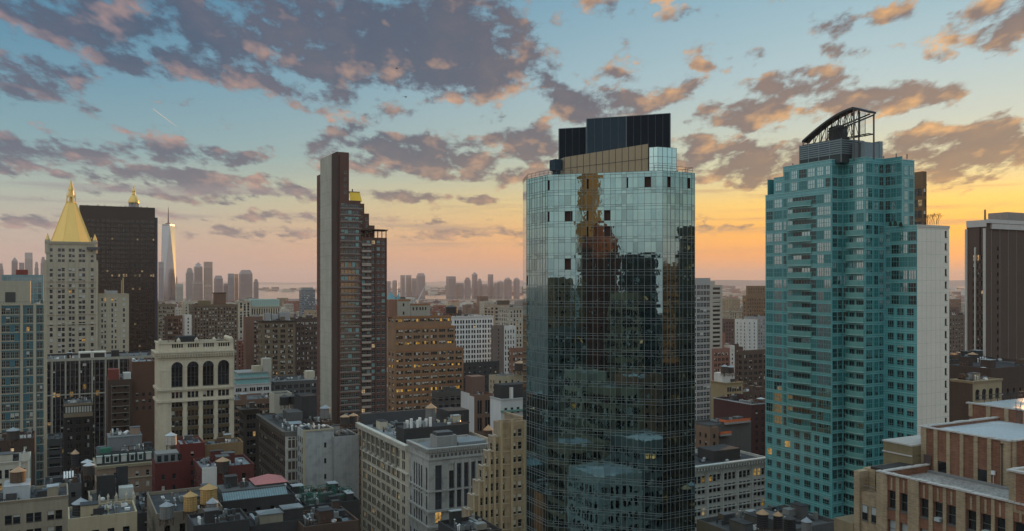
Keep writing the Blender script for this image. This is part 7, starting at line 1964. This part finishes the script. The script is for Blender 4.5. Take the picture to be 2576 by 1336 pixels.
# ------------------------------------------------------------------ rows of ordinary blocks filling the distance
GAPS = [(396, 800, 'between the black slab and the brick tower'), (972, 1325, 'between the brick tower and the glass tower'), (1748, 1928, 'between the glass and teal towers'), (2386, 2434, 'right of the pale flank')]
FOOT = []
def foot_of(o):
    return o
def infill():
    rn = random.Random(21)
    cols = [('dusty brown', (.17, .11, .08)), ('dark brown', (.09, .065, .055)), ('tan', (.33, .25, .17)), ('pale cream', (.45, .41, .34)), ('greyish', (.24, .235, .23)), ('brick red', (.24, .10, .075)), ('off-white', (.52, .51, .48)), ('charcoal', (.07, .07, .072))]
    feats = ['flat roof', 'pale roof', 'square roof house', 'two roof huts', 'set-back top', 'row of stacks', 'small cone tank', 'tall chimney']
    used = set(); mass = MB()
    mm = [masonry(c, .2, .2) for _, c in cols] + [plain((.03, .03, .032), .3)]
    count = 0
    tries = 0
    while count < 110 and tries < 3000:
        tries += 1
        g = rn.choices(range(4), [5, 5, 3, 1])[0]; x0, x1, place = GAPS[g]
        d = rn.uniform(760, 2100); px = rn.uniform(x0 + 4, x1 - 4)
        X, Y = at(px, d); u, v = X * BX + Y * BY, X * AX + Y * AY
        w, l = rn.uniform(14, 32), rn.uniform(18, 34)
        h = rn.uniform(22, 52) if d < 1200 else rn.uniform(22, 70)
        if HY + F * (H - h) / d < 762 and d < 1500: h = H - 56 * d / F
        bx = (u - 1, v - 1, u + w + 1, v + l + 1)
        if any(not (bx[2] < q[0] or bx[0] > q[2] or bx[3] < q[1] or bx[1] > q[3]) for q in FOOT): continue
        combos = [(c, f) for c in range(8) for f in range(8) if (g, c, f) not in used]
        if not combos: continue
        c, f = rn.choice(combos); used.add((g, c, f)); FOOT.append(bx); count += 1
        b = Bld('city_block', '%s block, %s, %s' % (cols[c][0], feats[f], place), 'building', pos=(X, Y), z=h, a=l, b=w, wall=mm[c], group='ordinary blocks filling the distance')
        sp = dict(bay=rn.uniform(2.8, 4.4), k=1, ww=rn.uniform(1.2, 2.0), fh=rn.uniform(3.3, 4.2), wh=rn.uniform(1.7, 2.5), sill=.8, mg=.6, top=1.6, mix='dddddbb' + ('l' if rn.random() < .12 else ''), style='plain', r=.25)
        b.tier(0, 0, w, l, 0, h, N=sp, W=sp, par=.9)
        if feats[f] == 'square roof house': b.box('roof_house', w * .3, l * .2, h - .9, w * .7, l * .5, h + 4, mm[c])
        elif feats[f] == 'two roof huts': b.box('roof_hut', w * .1, l * .1, h - .9, w * .3, l * .3, h + 3, mm[(c + 3) % 8]); b.box('roof_hut', w * .6, l * .2, h - .9, w * .85, l * .4, h + 3.6, mm[(c + 3) % 8])
        elif feats[f] == 'set-back top': b.tier(w * .15, l * .15, w * .85, l * .85, h - 1, h + 7.5, N=sp, W=sp)
        elif feats[f] == 'row of stacks':
            m = MB()
            for k in range(4): m.frus(w * (.2 + .18 * k), l * .2, h - .9, h + 3.2, .6, .6, 8)
            b.part('stack', m, GALV)
        elif feats[f] == 'small cone tank':
            m = MB(); m.frus(w * .5, l * .3, h + 1.2, h + 5, 2, 2, 12); m.frus(w * .5, l * .3, h + 5, h + 6.4, 2.1, .1, 12)
            for sx in (-1.3, 1.3): m.box(w * .5 + sx - .15, l * .3 - .15, h - .9, w * .5 + sx + .15, l * .3 + .15, h + 1.2)
            b.part('roof_tank', m, DKBROWN)
        elif feats[f] == 'tall chimney': b.box('chimney', w * .7, l * .3, h - .9, w * .7 + 1.6, l * .3 + 1.6, h + 9, mm[5])
        b.done(cap=0, roofm=ROOF_L if feats[f] == 'pale roof' else rn.choice([TAR, ROOF_G, ROOF_S]))
    # everything farther reads as one mass of roofs
    for _ in range(900):
        d = rn.uniform(215, 1050); px = rn.uniform(-300, 2880); X, Y = at(px, d); u, v = X * BX + Y * BY, X * AX + Y * AY
        w, l = rn.uniform(10, 26), rn.uniform(12, 26); h = min(rn.uniform(12, 27), H - .30 * d - 4 if d < 330 else 27)
        bx = (u, v, u + w, v + l)
        if h < 8 or any(not (bx[2] < q[0] or bx[0] > q[2] or bx[3] < q[1] or bx[1] > q[3]) for q in FOOT): continue
        FOOT.append(bx); mi = rn.randrange(8)
        P = [(X, Y), (X + BX * w, Y + BY * w), (X + BX * w + AX * l, Y + BY * w + AY * l), (X + AX * l, Y + AY * l)]; mass.prism(P, 0, h, mi)
        for fl in range(1, int(h / 3.8)):
            for q in range(int(w / 3.6)):
                a0, a1 = w * (q + .25) / int(w / 3.6), w * (q + .72) / int(w / 3.6); zz = fl * 3.8
                mass.q([(X + BX * a + .05 * BY, Y + BY * a - .05 * BX, z_) for a, z_ in ((a0, zz), (a1, zz), (a1, zz + 2), (a0, zz + 2))], 8)
    n = 0; tries = 0; MF = []
    while n < 2600 and tries < 20000:
        tries += 1
        d = 1100 + 5200 * rn.random() ** 1.25; px = rn.uniform(-60, 2640)
        if px < 1340 and d > 4300: continue
        X, Y = at(px, d); u, v = X * BX + Y * BY, X * AX + Y * AY
        w, l = rn.uniform(14, 45), rn.uniform(16, 45)
        h = rn.uniform(12, 34) if rn.random() < .8 else rn.uniform(30, 72)
        if d > 2600: h = min(h, 30)
        if d > 3400 or rn.random() < .3: h *= .6
        bx = (u, v, u + w, v + l)
        if any(not (bx[2] < q[0] or bx[0] > q[2] or bx[3] < q[1] or bx[1] > q[3]) for q in FOOT): continue
        n += 1; mi = rn.randrange(8)
        P = [(X, Y), (X + BX * w, Y + BY * w), (X + BX * w + AX * l, Y + BY * w + AY * l), (X + AX * l, Y + AY * l)]
        mass.prism(P, 0, h, mi)
        k = rn.random()
        if k < .6:
            s = rn.uniform(.2, .5); t = rn.uniform(.1, .4); Q = [(X + BX * w * a_ + AX * l * b_, Y + BY * w * a_ + AY * l * b_) for a_, b_ in ((t, t), (t + s, t), (t + s, t + s), (t, t + s))]
            mass.prism(Q, h - .2, h + rn.uniform(2, 7), (mi + rn.randrange(8)) % 8)
        if d < 3200:
            nf = int(h / 3.8)
            for fl in range(1, nf):
                zz = fl * 3.8
                nb = int(w / 4)
                for q in range(nb):
                    if rn.random() < .15: continue
                    a0, a1 = w * (q + .22) / nb, w * (q + .75) / nb
                    mass.q([(X + BX * a0 - AX * -.06 * 0 + .05 * BY, Y + BY * a0 - .05 * BX, zz), (X + BX * a1 + .05 * BY, Y + BY * a1 - .05 * BX, zz), (X + BX * a1 + .05 * BY, Y + BY * a1 - .05 * BX, zz + 2.1), (X + BX * a0 + .05 * BY, Y + BY * a0 - .05 * BX, zz + 2.1)], 8)
    o = mass.build('distant_city', mm); o['kind'] = 'stuff'; o['label'] = 'sea of hazy low rooftops stretching to the river'
    # far shore: low waterfront and suburbs
    sh = MB(); n = 0
    while n < 1100:
        px = rn.uniform(960, 2640) if rn.random() < .9 else rn.uniform(560, 960); d = rn.uniform(7000, 14000) if px > 960 else rn.uniform(9500, 12000); X, Y = at(px, d); n += 1
        w, l = rn.uniform(25, 110), rn.uniform(25, 80); h = rn.uniform(6, 26) if rn.random() < .9 else rn.uniform(25, 70)
        P = [(X, Y), (X + BX * w, Y + BY * w), (X + BX * w + AX * l, Y + BY * w + AY * l), (X + AX * l, Y + AY * l)]; sh.prism(P, 0, h, rn.randrange(8))
    o = sh.build('far_shore_town', mm); o['kind'] = 'stuff'; o['label'] = 'hazy low town spread along the far river shore'

# ------------------------------------------------------------------ the blocks behind and beside the viewer that the mirror glass shows
def reflected():
    rn = random.Random(77)
    c73, s73 = math.cos(R(73)), math.sin(R(73))
    def refl(px, t):
        """plan point t metres along the ray mirrored by the tower's front at picture column px"""
        k = kx(px); n = (-c73, -s73)
        # face line through (30.85, 175)
        dd = (30.85 * n[0] + 175 * n[1]) / (k * n[0] + n[1])
        L = math.hypot(k, 1); r = (k / L, 1 / L); q = r[0] * n[0] + r[1] * n[1]
        return k * dd + (r[0] - 2 * q * n[0]) * t, dd + (r[1] - 2 * q * n[1]) * t, dd
    def block(label, cx, cy, w, l, h, wall, sp, roof=None):
        X, Y = cx - BX * w / 2 - AX * l / 2, cy - BY * w / 2 - AY * l / 2
        b = Bld('mirrored_block', label, 'building', pos=(X, Y), z=h, a=l, b=w, wall=wall, seed=rn.randrange(9999), group='blocks mirrored in the glass tower')
        b.tier(0, 0, w, l, 0, h, E=sp, S=sp, W=sp, N=sp)
        b.done(cap=0, roofm=roof or TAR)
        FOOT.append((cx * BX + cy * BY - w / 2, cx * AX + cy * AY - l / 2, cx * BX + cy * BY + w / 2, cx * AX + cy * AY + l / 2))
    lit = S(OFFICE, mix='ddddddbL')
    x, y, d = refl(1482, 300); block('tall tan tower, mirrored as a brown column in the glass', x, y, 7, 9.5, 190, masonry((.21, .135, .065), .08, .1), None)
    x, y, d = refl(1512, 190); block('dark red brick tower mirrored in the middle of the glass', x, y, 12, 10.5, 129, masonry((.15, .06, .045), .2, .2), S(FLATS, mix='ddddb'))
    x, y, d = refl(1512, 190); block('brick lift house mirrored on top of the dark red tower', x - 1, y - 1, 5, 4.5, 135, masonry((.12, .05, .04), .2, .2), None)
    x, y, d = refl(1608, 210); block('dark grey block mirrored right of the red brick tower', x, y, 12, 12, 122, masonry((.075, .075, .07), .2, .2), lit)
    x, y, d = refl(1400, 235); block('tan block mirrored low in the left of the glass', x, y, 13, 12, 112, masonry((.30, .19, .12), .2, .2), FLATS)
    for px_, t, w, l, h, c, sp_, lab in ((1470, 120, 12, 11, 79, (.40, .35, .27), OFFICE, 'pale stone block mirrored low under the brick tower'), (1545, 105, 14, 12, 76, (.30, .24, .17), LOFT, 'tan loft mirrored low in the middle of the glass'),
        (1600, 112, 13, 12, 79, (.26, .14, .09), FLATS, 'orange-brown block mirrored under the grey block'), (1420, 150, 13, 12, 92, (.16, .15, .13), OFFICE, 'grey-brown block mirrored low at the left of the glass'),
        (1520, 60, 16, 14, 58, (.46, .45, .42), RIBS, 'whitish roof mirrored near the foot of the glass'), (1620, 70, 15, 13, 66, (.20, .20, .19), OFFICE, 'dark block mirrored near the foot of the glass'), (1440, 80, 14, 13, 62, (.30, .22, .15), LOFT, 'brown loft mirrored near the foot of the glass'), (1570, 150, 9, 9, 106, (.32, .24, .16), LOFT, 'narrow tan block mirrored right of the brick tower')):
        x, y, d = refl(px_, t); block(lab, x, y, w, l, h, masonry(c, .2, .25), sp_, rn.choice([ROOF_L, ROOF_S]))
    # right-hand narrow face looks along the cross street
    for i, (X, Y, w, l, h, c) in enumerate(((150, 98, 18, 20, 121, (.06, .05, .04)), (188, 128, 22, 22, 131, (.09, .08, .06)), (235, 75, 24, 24, 118, (.14, .09, .06)))):
        block(['dark tower mirrored in the right face of the glass', 'olive tower mirrored at the edge of the right face', 'brown tower mirrored far off in the right face'][i], X, Y, w, l, h, masonry(c, .2, .2), S(OFFICE, mix='ddddLlb'))
    palette = [(.20, .13, .09), (.36, .27, .17), (.12, .12, .12), (.42, .38, .32), (.25, .09, .07), (.08, .075, .07), (.48, .47, .44), (.30, .19, .12)]
    names = ['brown', 'tan', 'charcoal', 'stone', 'red', 'black', 'pale', 'ochre']
    n = 0; tries = 0; seen = {}
    while n < 70 and tries < 4000:
        tries += 1
        X, Y = rn.uniform(-330, 330), rn.uniform(-300, 150)
        if math.hypot(X, Y) < 34: continue
        w, l = rn.uniform(14, 30), rn.uniform(14, 30)
        if Y > -10 and abs(X) < (Y + 30) * .75 + 45: continue
        u, v = X * BX + Y * BY, X * AX + Y * AY; bx = (u - w / 2 - 2, v - l / 2 - 2, u + w / 2 + 2, v + l / 2 + 2)
        if any(not (bx[2] < q[0] or bx[0] > q[2] or bx[3] < q[1] or bx[1] > q[3]) for q in FOOT): continue
        h = rn.choice([rn.uniform(45, 80), rn.uniform(60, 95), rn.uniform(85, 108)])
        n += 1; ci = rn.randrange(8); seen[ci] = seen.get(ci, 0) + 1
        block('%s block behind the viewer, mirrored in the glass tower' % names[ci], X, Y, w, l, h, masonry(palette[ci], .2, .25), rn.choice([OFFICE, FLATS, LOFT, RIBS]), rn.choice([TAR, ROOF_G, ROOF_L, ROOF_S]))

# footprints already taken, in street-grid coordinates
for o in list(SC.objects):
    if o.type == 'EMPTY' and o.parent is None and 'label' in o and o['category'] in ('building', 'skyscraper', 'tower') and o.location.y < 1200:
        pts = []
        for c in o.children:
            if c.type == 'MESH' and not c.name.startswith('window') and c.location.length < .01:
                pts += [v.co for v in c.data.vertices]
        if pts:
            X, Y = o.location.x, o.location.y; u, v = X * BX + Y * BY, X * AX + Y * AY
            FOOT.append((u + min(p.x for p in pts), v + min(p.y for p in pts), u + max(p.x for p in pts), v + max(p.y for p in pts)))
infill()
reflected()
# ------------------------------------------------------------------ small things in the air and on the roofs
def helicopter(label, px, py, d, yaw, s=1.0):
    X, Y = at(px, d); r = empty('helicopter', (X, Y, zof(py, d)), yaw); tag(r, label, 'helicopter', 'helicopters in the sky'); r.scale = (s, s, s)
    dk = plain((.03, .03, .035), .4)
    m = MB(); pr = [(-2.6, .1), (-2.2, .7), (-1.2, 1.1), (.2, 1.2), (1.6, .9), (2.6, .4), (3.0, .25)]
    n = 12
    for (x0, r0), (x1, r1) in zip(pr, pr[1:]):
        for k in range(n):
            a0, a1 = 2 * math.pi * k / n, 2 * math.pi * (k + 1) / n
            m.q([(x0, r0 * .85 * math.cos(a0), r0 * math.sin(a0)), (x0, r0 * .85 * math.cos(a1), r0 * math.sin(a1)), (x1, r1 * .85 * math.cos(a1), r1 * math.sin(a1)), (x1, r1 * .85 * math.cos(a0), r1 * math.sin(a0))])
    m.build('body', dk, r, True)
    t = MB(); t.bar((2.6, 0, .35), (7.2, 0, .8), .35); t.build('tail_boom', dk, r)
    f = MB(); f.q([(6.8, -.04, .5), (7.6, -.04, .5), (8.0, -.04, 2.1), (7.3, -.04, 2.1)]); f.box(6.3, -1.1, .72, 6.9, 1.1, .80); f.build('tail_fin', dk, r)
    tr = MB(); tr.box(7.5, .1, .5, 7.6, .16, 2.0); tr.build('tail_rotor', dk, r)
    mr = MB(); mr.frus(0, 0, 1.1, 1.9, .25, .2, 8); mr.build('mast', dk, r)
    for k in range(4):
        b = MB(); a = R(20 + 90 * k); c, s_ = math.cos(a), math.sin(a); w = .16
        b.q([(-s_ * w, c * w, 1.85), (s_ * w, -c * w, 1.85), (5.6 * c + s_ * w, 5.6 * s_ - c * w, 1.80), (5.6 * c - s_ * w, 5.6 * s_ + c * w, 1.80)]); b.q([(-s_ * w, c * w, 1.89), (s_ * w, -c * w, 1.89), (5.6 * c + s_ * w, 5.6 * s_ - c * w, 1.84), (5.6 * c - s_ * w, 5.6 * s_ + c * w, 1.84)]); b.build('rotor_blade', dk, r)
    for sy in (-1, 1):
        k = MB(); k.bar((-1.8, sy * 1.1, -1.7), (1.8, sy * 1.1, -1.7), .12); k.bar((-.8, sy * .6, -.8), (-.8, sy * 1.1, -1.7), .1); k.bar((.9, sy * .6, -.8), (.9, sy * 1.1, -1.7), .1); k.build('skid', dk, r)
helicopter('small dark helicopter against the big cloud, upper one of the two', 998, 173, 1750, R(8))
helicopter('small dark helicopter just below the big cloud, lower one of the two', 1021, 245, 1900, R(200))

def contrail(label, p0, p1, d, w0, w1):
    m = MB(); n = 24
    a = Vector((*at(p0[0], d), zof(p0[1], d))); b = Vector((*at(p1[0], d), zof(p1[1], d)))
    ax = (b - a).normalized(); e = ax.cross(Vector((0, 1, 0))).normalized(); g = ax.cross(e)
    rn = random.Random(int(p0[0])); prev = None
    for i in range(n + 1):
        t = i / n; c = a + (b - a) * t; r = (w0 + (w1 - w0) * t) * (1 - t ** 3) + .5; r *= rn.uniform(.8, 1.2)
        ring = [c + e * r * math.cos(2 * math.pi * k / 8) + g * r * math.sin(2 * math.pi * k / 8) for k in range(8)]
        if prev:
            for k in range(8): m.q([prev[k], prev[(k + 1) % 8], ring[(k + 1) % 8], ring[k]])
        prev = ring
    def fn(T):
        s = T.n('ShaderNodeBsdfDiffuse'); s.inputs[0].default_value = (.85, .85, .85, 1)
        t = T.n('ShaderNodeBsdfTranslucent'); t.inputs[0].default_value = (.9, .85, .8, 1)
        x = T.n('ShaderNodeMixShader'); x.inputs[0].default_value = .5; T.put(x.inputs[1], s.outputs[0]); T.put(x.inputs[2], t.outputs[0])
        tr = T.n('ShaderNodeBsdfTransparent'); y = T.n('ShaderNodeMixShader'); y.inputs[0].default_value = .45; T.put(y.inputs[1], tr.outputs[0]); T.put(y.inputs[2], x.outputs[0]); return y.outputs[0]
    o = m.build('contrail', _mat('contrail', fn), None, True); tag(o, label, 'contrail', 'aircraft contrails')
contrail('thin white contrail slanting through the blue sky at left', (385, 275), (447, 322), 15000, 6, 9)
contrail('short bright contrail in the clouds left of the teal tower', (1886, 348), (1856, 364), 15000, 6, 6)

def bare_tree(label, px, py, d, h, seed):
    X, Y = at(px, d); r = empty('bare_tree', (X, Y, zof(py, d))); tag(r, label, 'tree', 'leafless trees on the roof terrace')
    rn = random.Random(seed); t = MB(); c = MB()
    def grow(p, dr, L, w, dep):
        q = p + dr * L; (t if dep < 1 else c).bar(p, q, w)
        if dep >= 4: return
        for k in range(rn.choice([2, 3])):
            a = rn.uniform(0, 6.28); s = rn.uniform(.25, .6)
            nd = (dr + Vector((math.cos(a) * s, math.sin(a) * s, .15))).normalized(); grow(q - dr * L * rn.uniform(0, .3), nd, L * rn.uniform(.6, .8), w * .62, dep + 1)
    for k in range(3): grow(Vector((rn.uniform(-.5, .5), rn.uniform(-.3, .3), 0)), Vector((rn.uniform(-.15, .15), rn.uniform(-.15, .15), 1)).normalized(), h * .34, .07, 0)
    bk = plain((.10, .06, .03), .9); t.build('trunk', bk, r); c.build('branches', bk, r)
for i, (px, s) in enumerate(((2337, 3), (2347, 7), (2356, 12))): bare_tree(['left', 'middle', 'right'][i] + ' one of three bare trees on the teal tower terrace', px, 566, 215, 3.0 + i * .2, s)
def shrub(label, px, py, d, r0, seed):
    X, Y = at(px, d); r = empty('shrub', (X, Y, zof(py, d))); tag(r, label, 'shrub', 'evergreen shrubs on the terrace edge'); rn = random.Random(seed); m = MB()
    for k in range(260):
        a = rn.uniform(0, 6.28); h = rn.random(); q = r0 * (1 - h * .7) * rn.random() ** .5; p = Vector((q * math.cos(a), q * math.sin(a), h * r0 * 1.8)); s = rn.uniform(.06, .14)
        u = Vector((rn.gauss(0, 1), rn.gauss(0, 1), rn.gauss(0, 1))).normalized() * s; v = u.orthogonal().normalized() * s
        m.q([p - u, p + v, p + u, p - v])
    m.build('foliage', plain((.03, .05, .02), .8, var=.5, scale=3), r)
    s = MB(); s.frus(0, 0, -.2, r0, .05, .03, 6); s.build('stem', RUST, r)
for i, px in enumerate((2240, 2252, 2266)): shrub(['left', 'middle', 'right'][i] + ' dark shrub on the terrace left of the bare trees', px, 570, 209.5, .55 + .1 * (i % 2), i)

def crane():
    d = 1500.0; X, Y = at(1050, d); r = empty('tower_crane', (X, Y, 0)); tag(r, 'thin hazy construction crane with a slanting jib above the stepped office', 'crane')
    a = Vector((0, 0, zof(757, d))); tip = Vector(((1072.5 - 1050) / F * d, 0, zof(711, d)))
    st = plain((.62, .58, .55), .6); m = MB(); m.bar((0, 0, 0), a, 2.2); m.build('mast', st, r)
    j = MB(); u = (tip - a).normalized(); e = Vector((-u.z, 0, u.x)) * .7; n = 18
    j.bar(a + e, tip, .75); j.bar(a - e, tip, .75)
    for i in range(n): p = a + (tip - a) * (i / n); q = a + (tip - a) * ((i + 1) / n); f = 1 - i / n; j.bar(p + e * f, q - e * f, .4); j.bar(p - e * f, q + e * f, .4)
    j.build('jib', st, r); c = MB(); c.box(-2, -1, a.z - 1, 1.2, 1, a.z + 1.6); c.build('cab', st, r)
crane()
def green_pyramids():
    for i, (p0, p1, base, top) in enumerate(((977, 997, 752, 733), (999, 1008, 752, 737))):
        q = Bld('pyramid_roofed_house', ['larger', 'smaller'][i] + ' blue-green pyramid roof peeping over the stepped office', 'building', px=(None, p0, p1), top=base, d=1050, a=(p1 - p0) * 1050 / F, wall=masonry((.3, .25, .2), .2, .2))
        q.tier(0, 0, q.b, q.a, 0, q.z, N=FLATS)
        m = MB(); m.frus(q.b / 2, q.a / 2, q.z, zof(top, 1060), q.b * .70, .2, 4, rot=R(45)); q.part('pyramid_roof', m, plain((.10, .27, .32), .5)); q.done(cap=0)
green_pyramids()
# ------------------------------------------------------------------ the evening haze over the city
def make_haze():
    mb = MB(); mb.box(-26000, -2500, -3, 26000, 42000, 620)
    def fn(T): return princ(T, (1, 1, 1))
    m = bpy.data.materials.new('haze'); m.use_nodes = True
    T = NT(m.node_tree); out = T.n('ShaderNodeOutputMaterial')
    pv = T.n('ShaderNodeVolumePrincipled')
    pv.inputs['Color'].default_value = (.80, .71, .71, 1)
    pv.inputs['Density'].default_value = HAZE
    pv.inputs['Anisotropy'].default_value = .05
    T.put(out.inputs['Volume'], pv.outputs[0])
    o = mb.build('haze', m); o['kind'] = 'stuff'; o['label'] = 'thin pinkish evening haze lying over the whole city'
HAZE = 0.40e-4
make_haze()
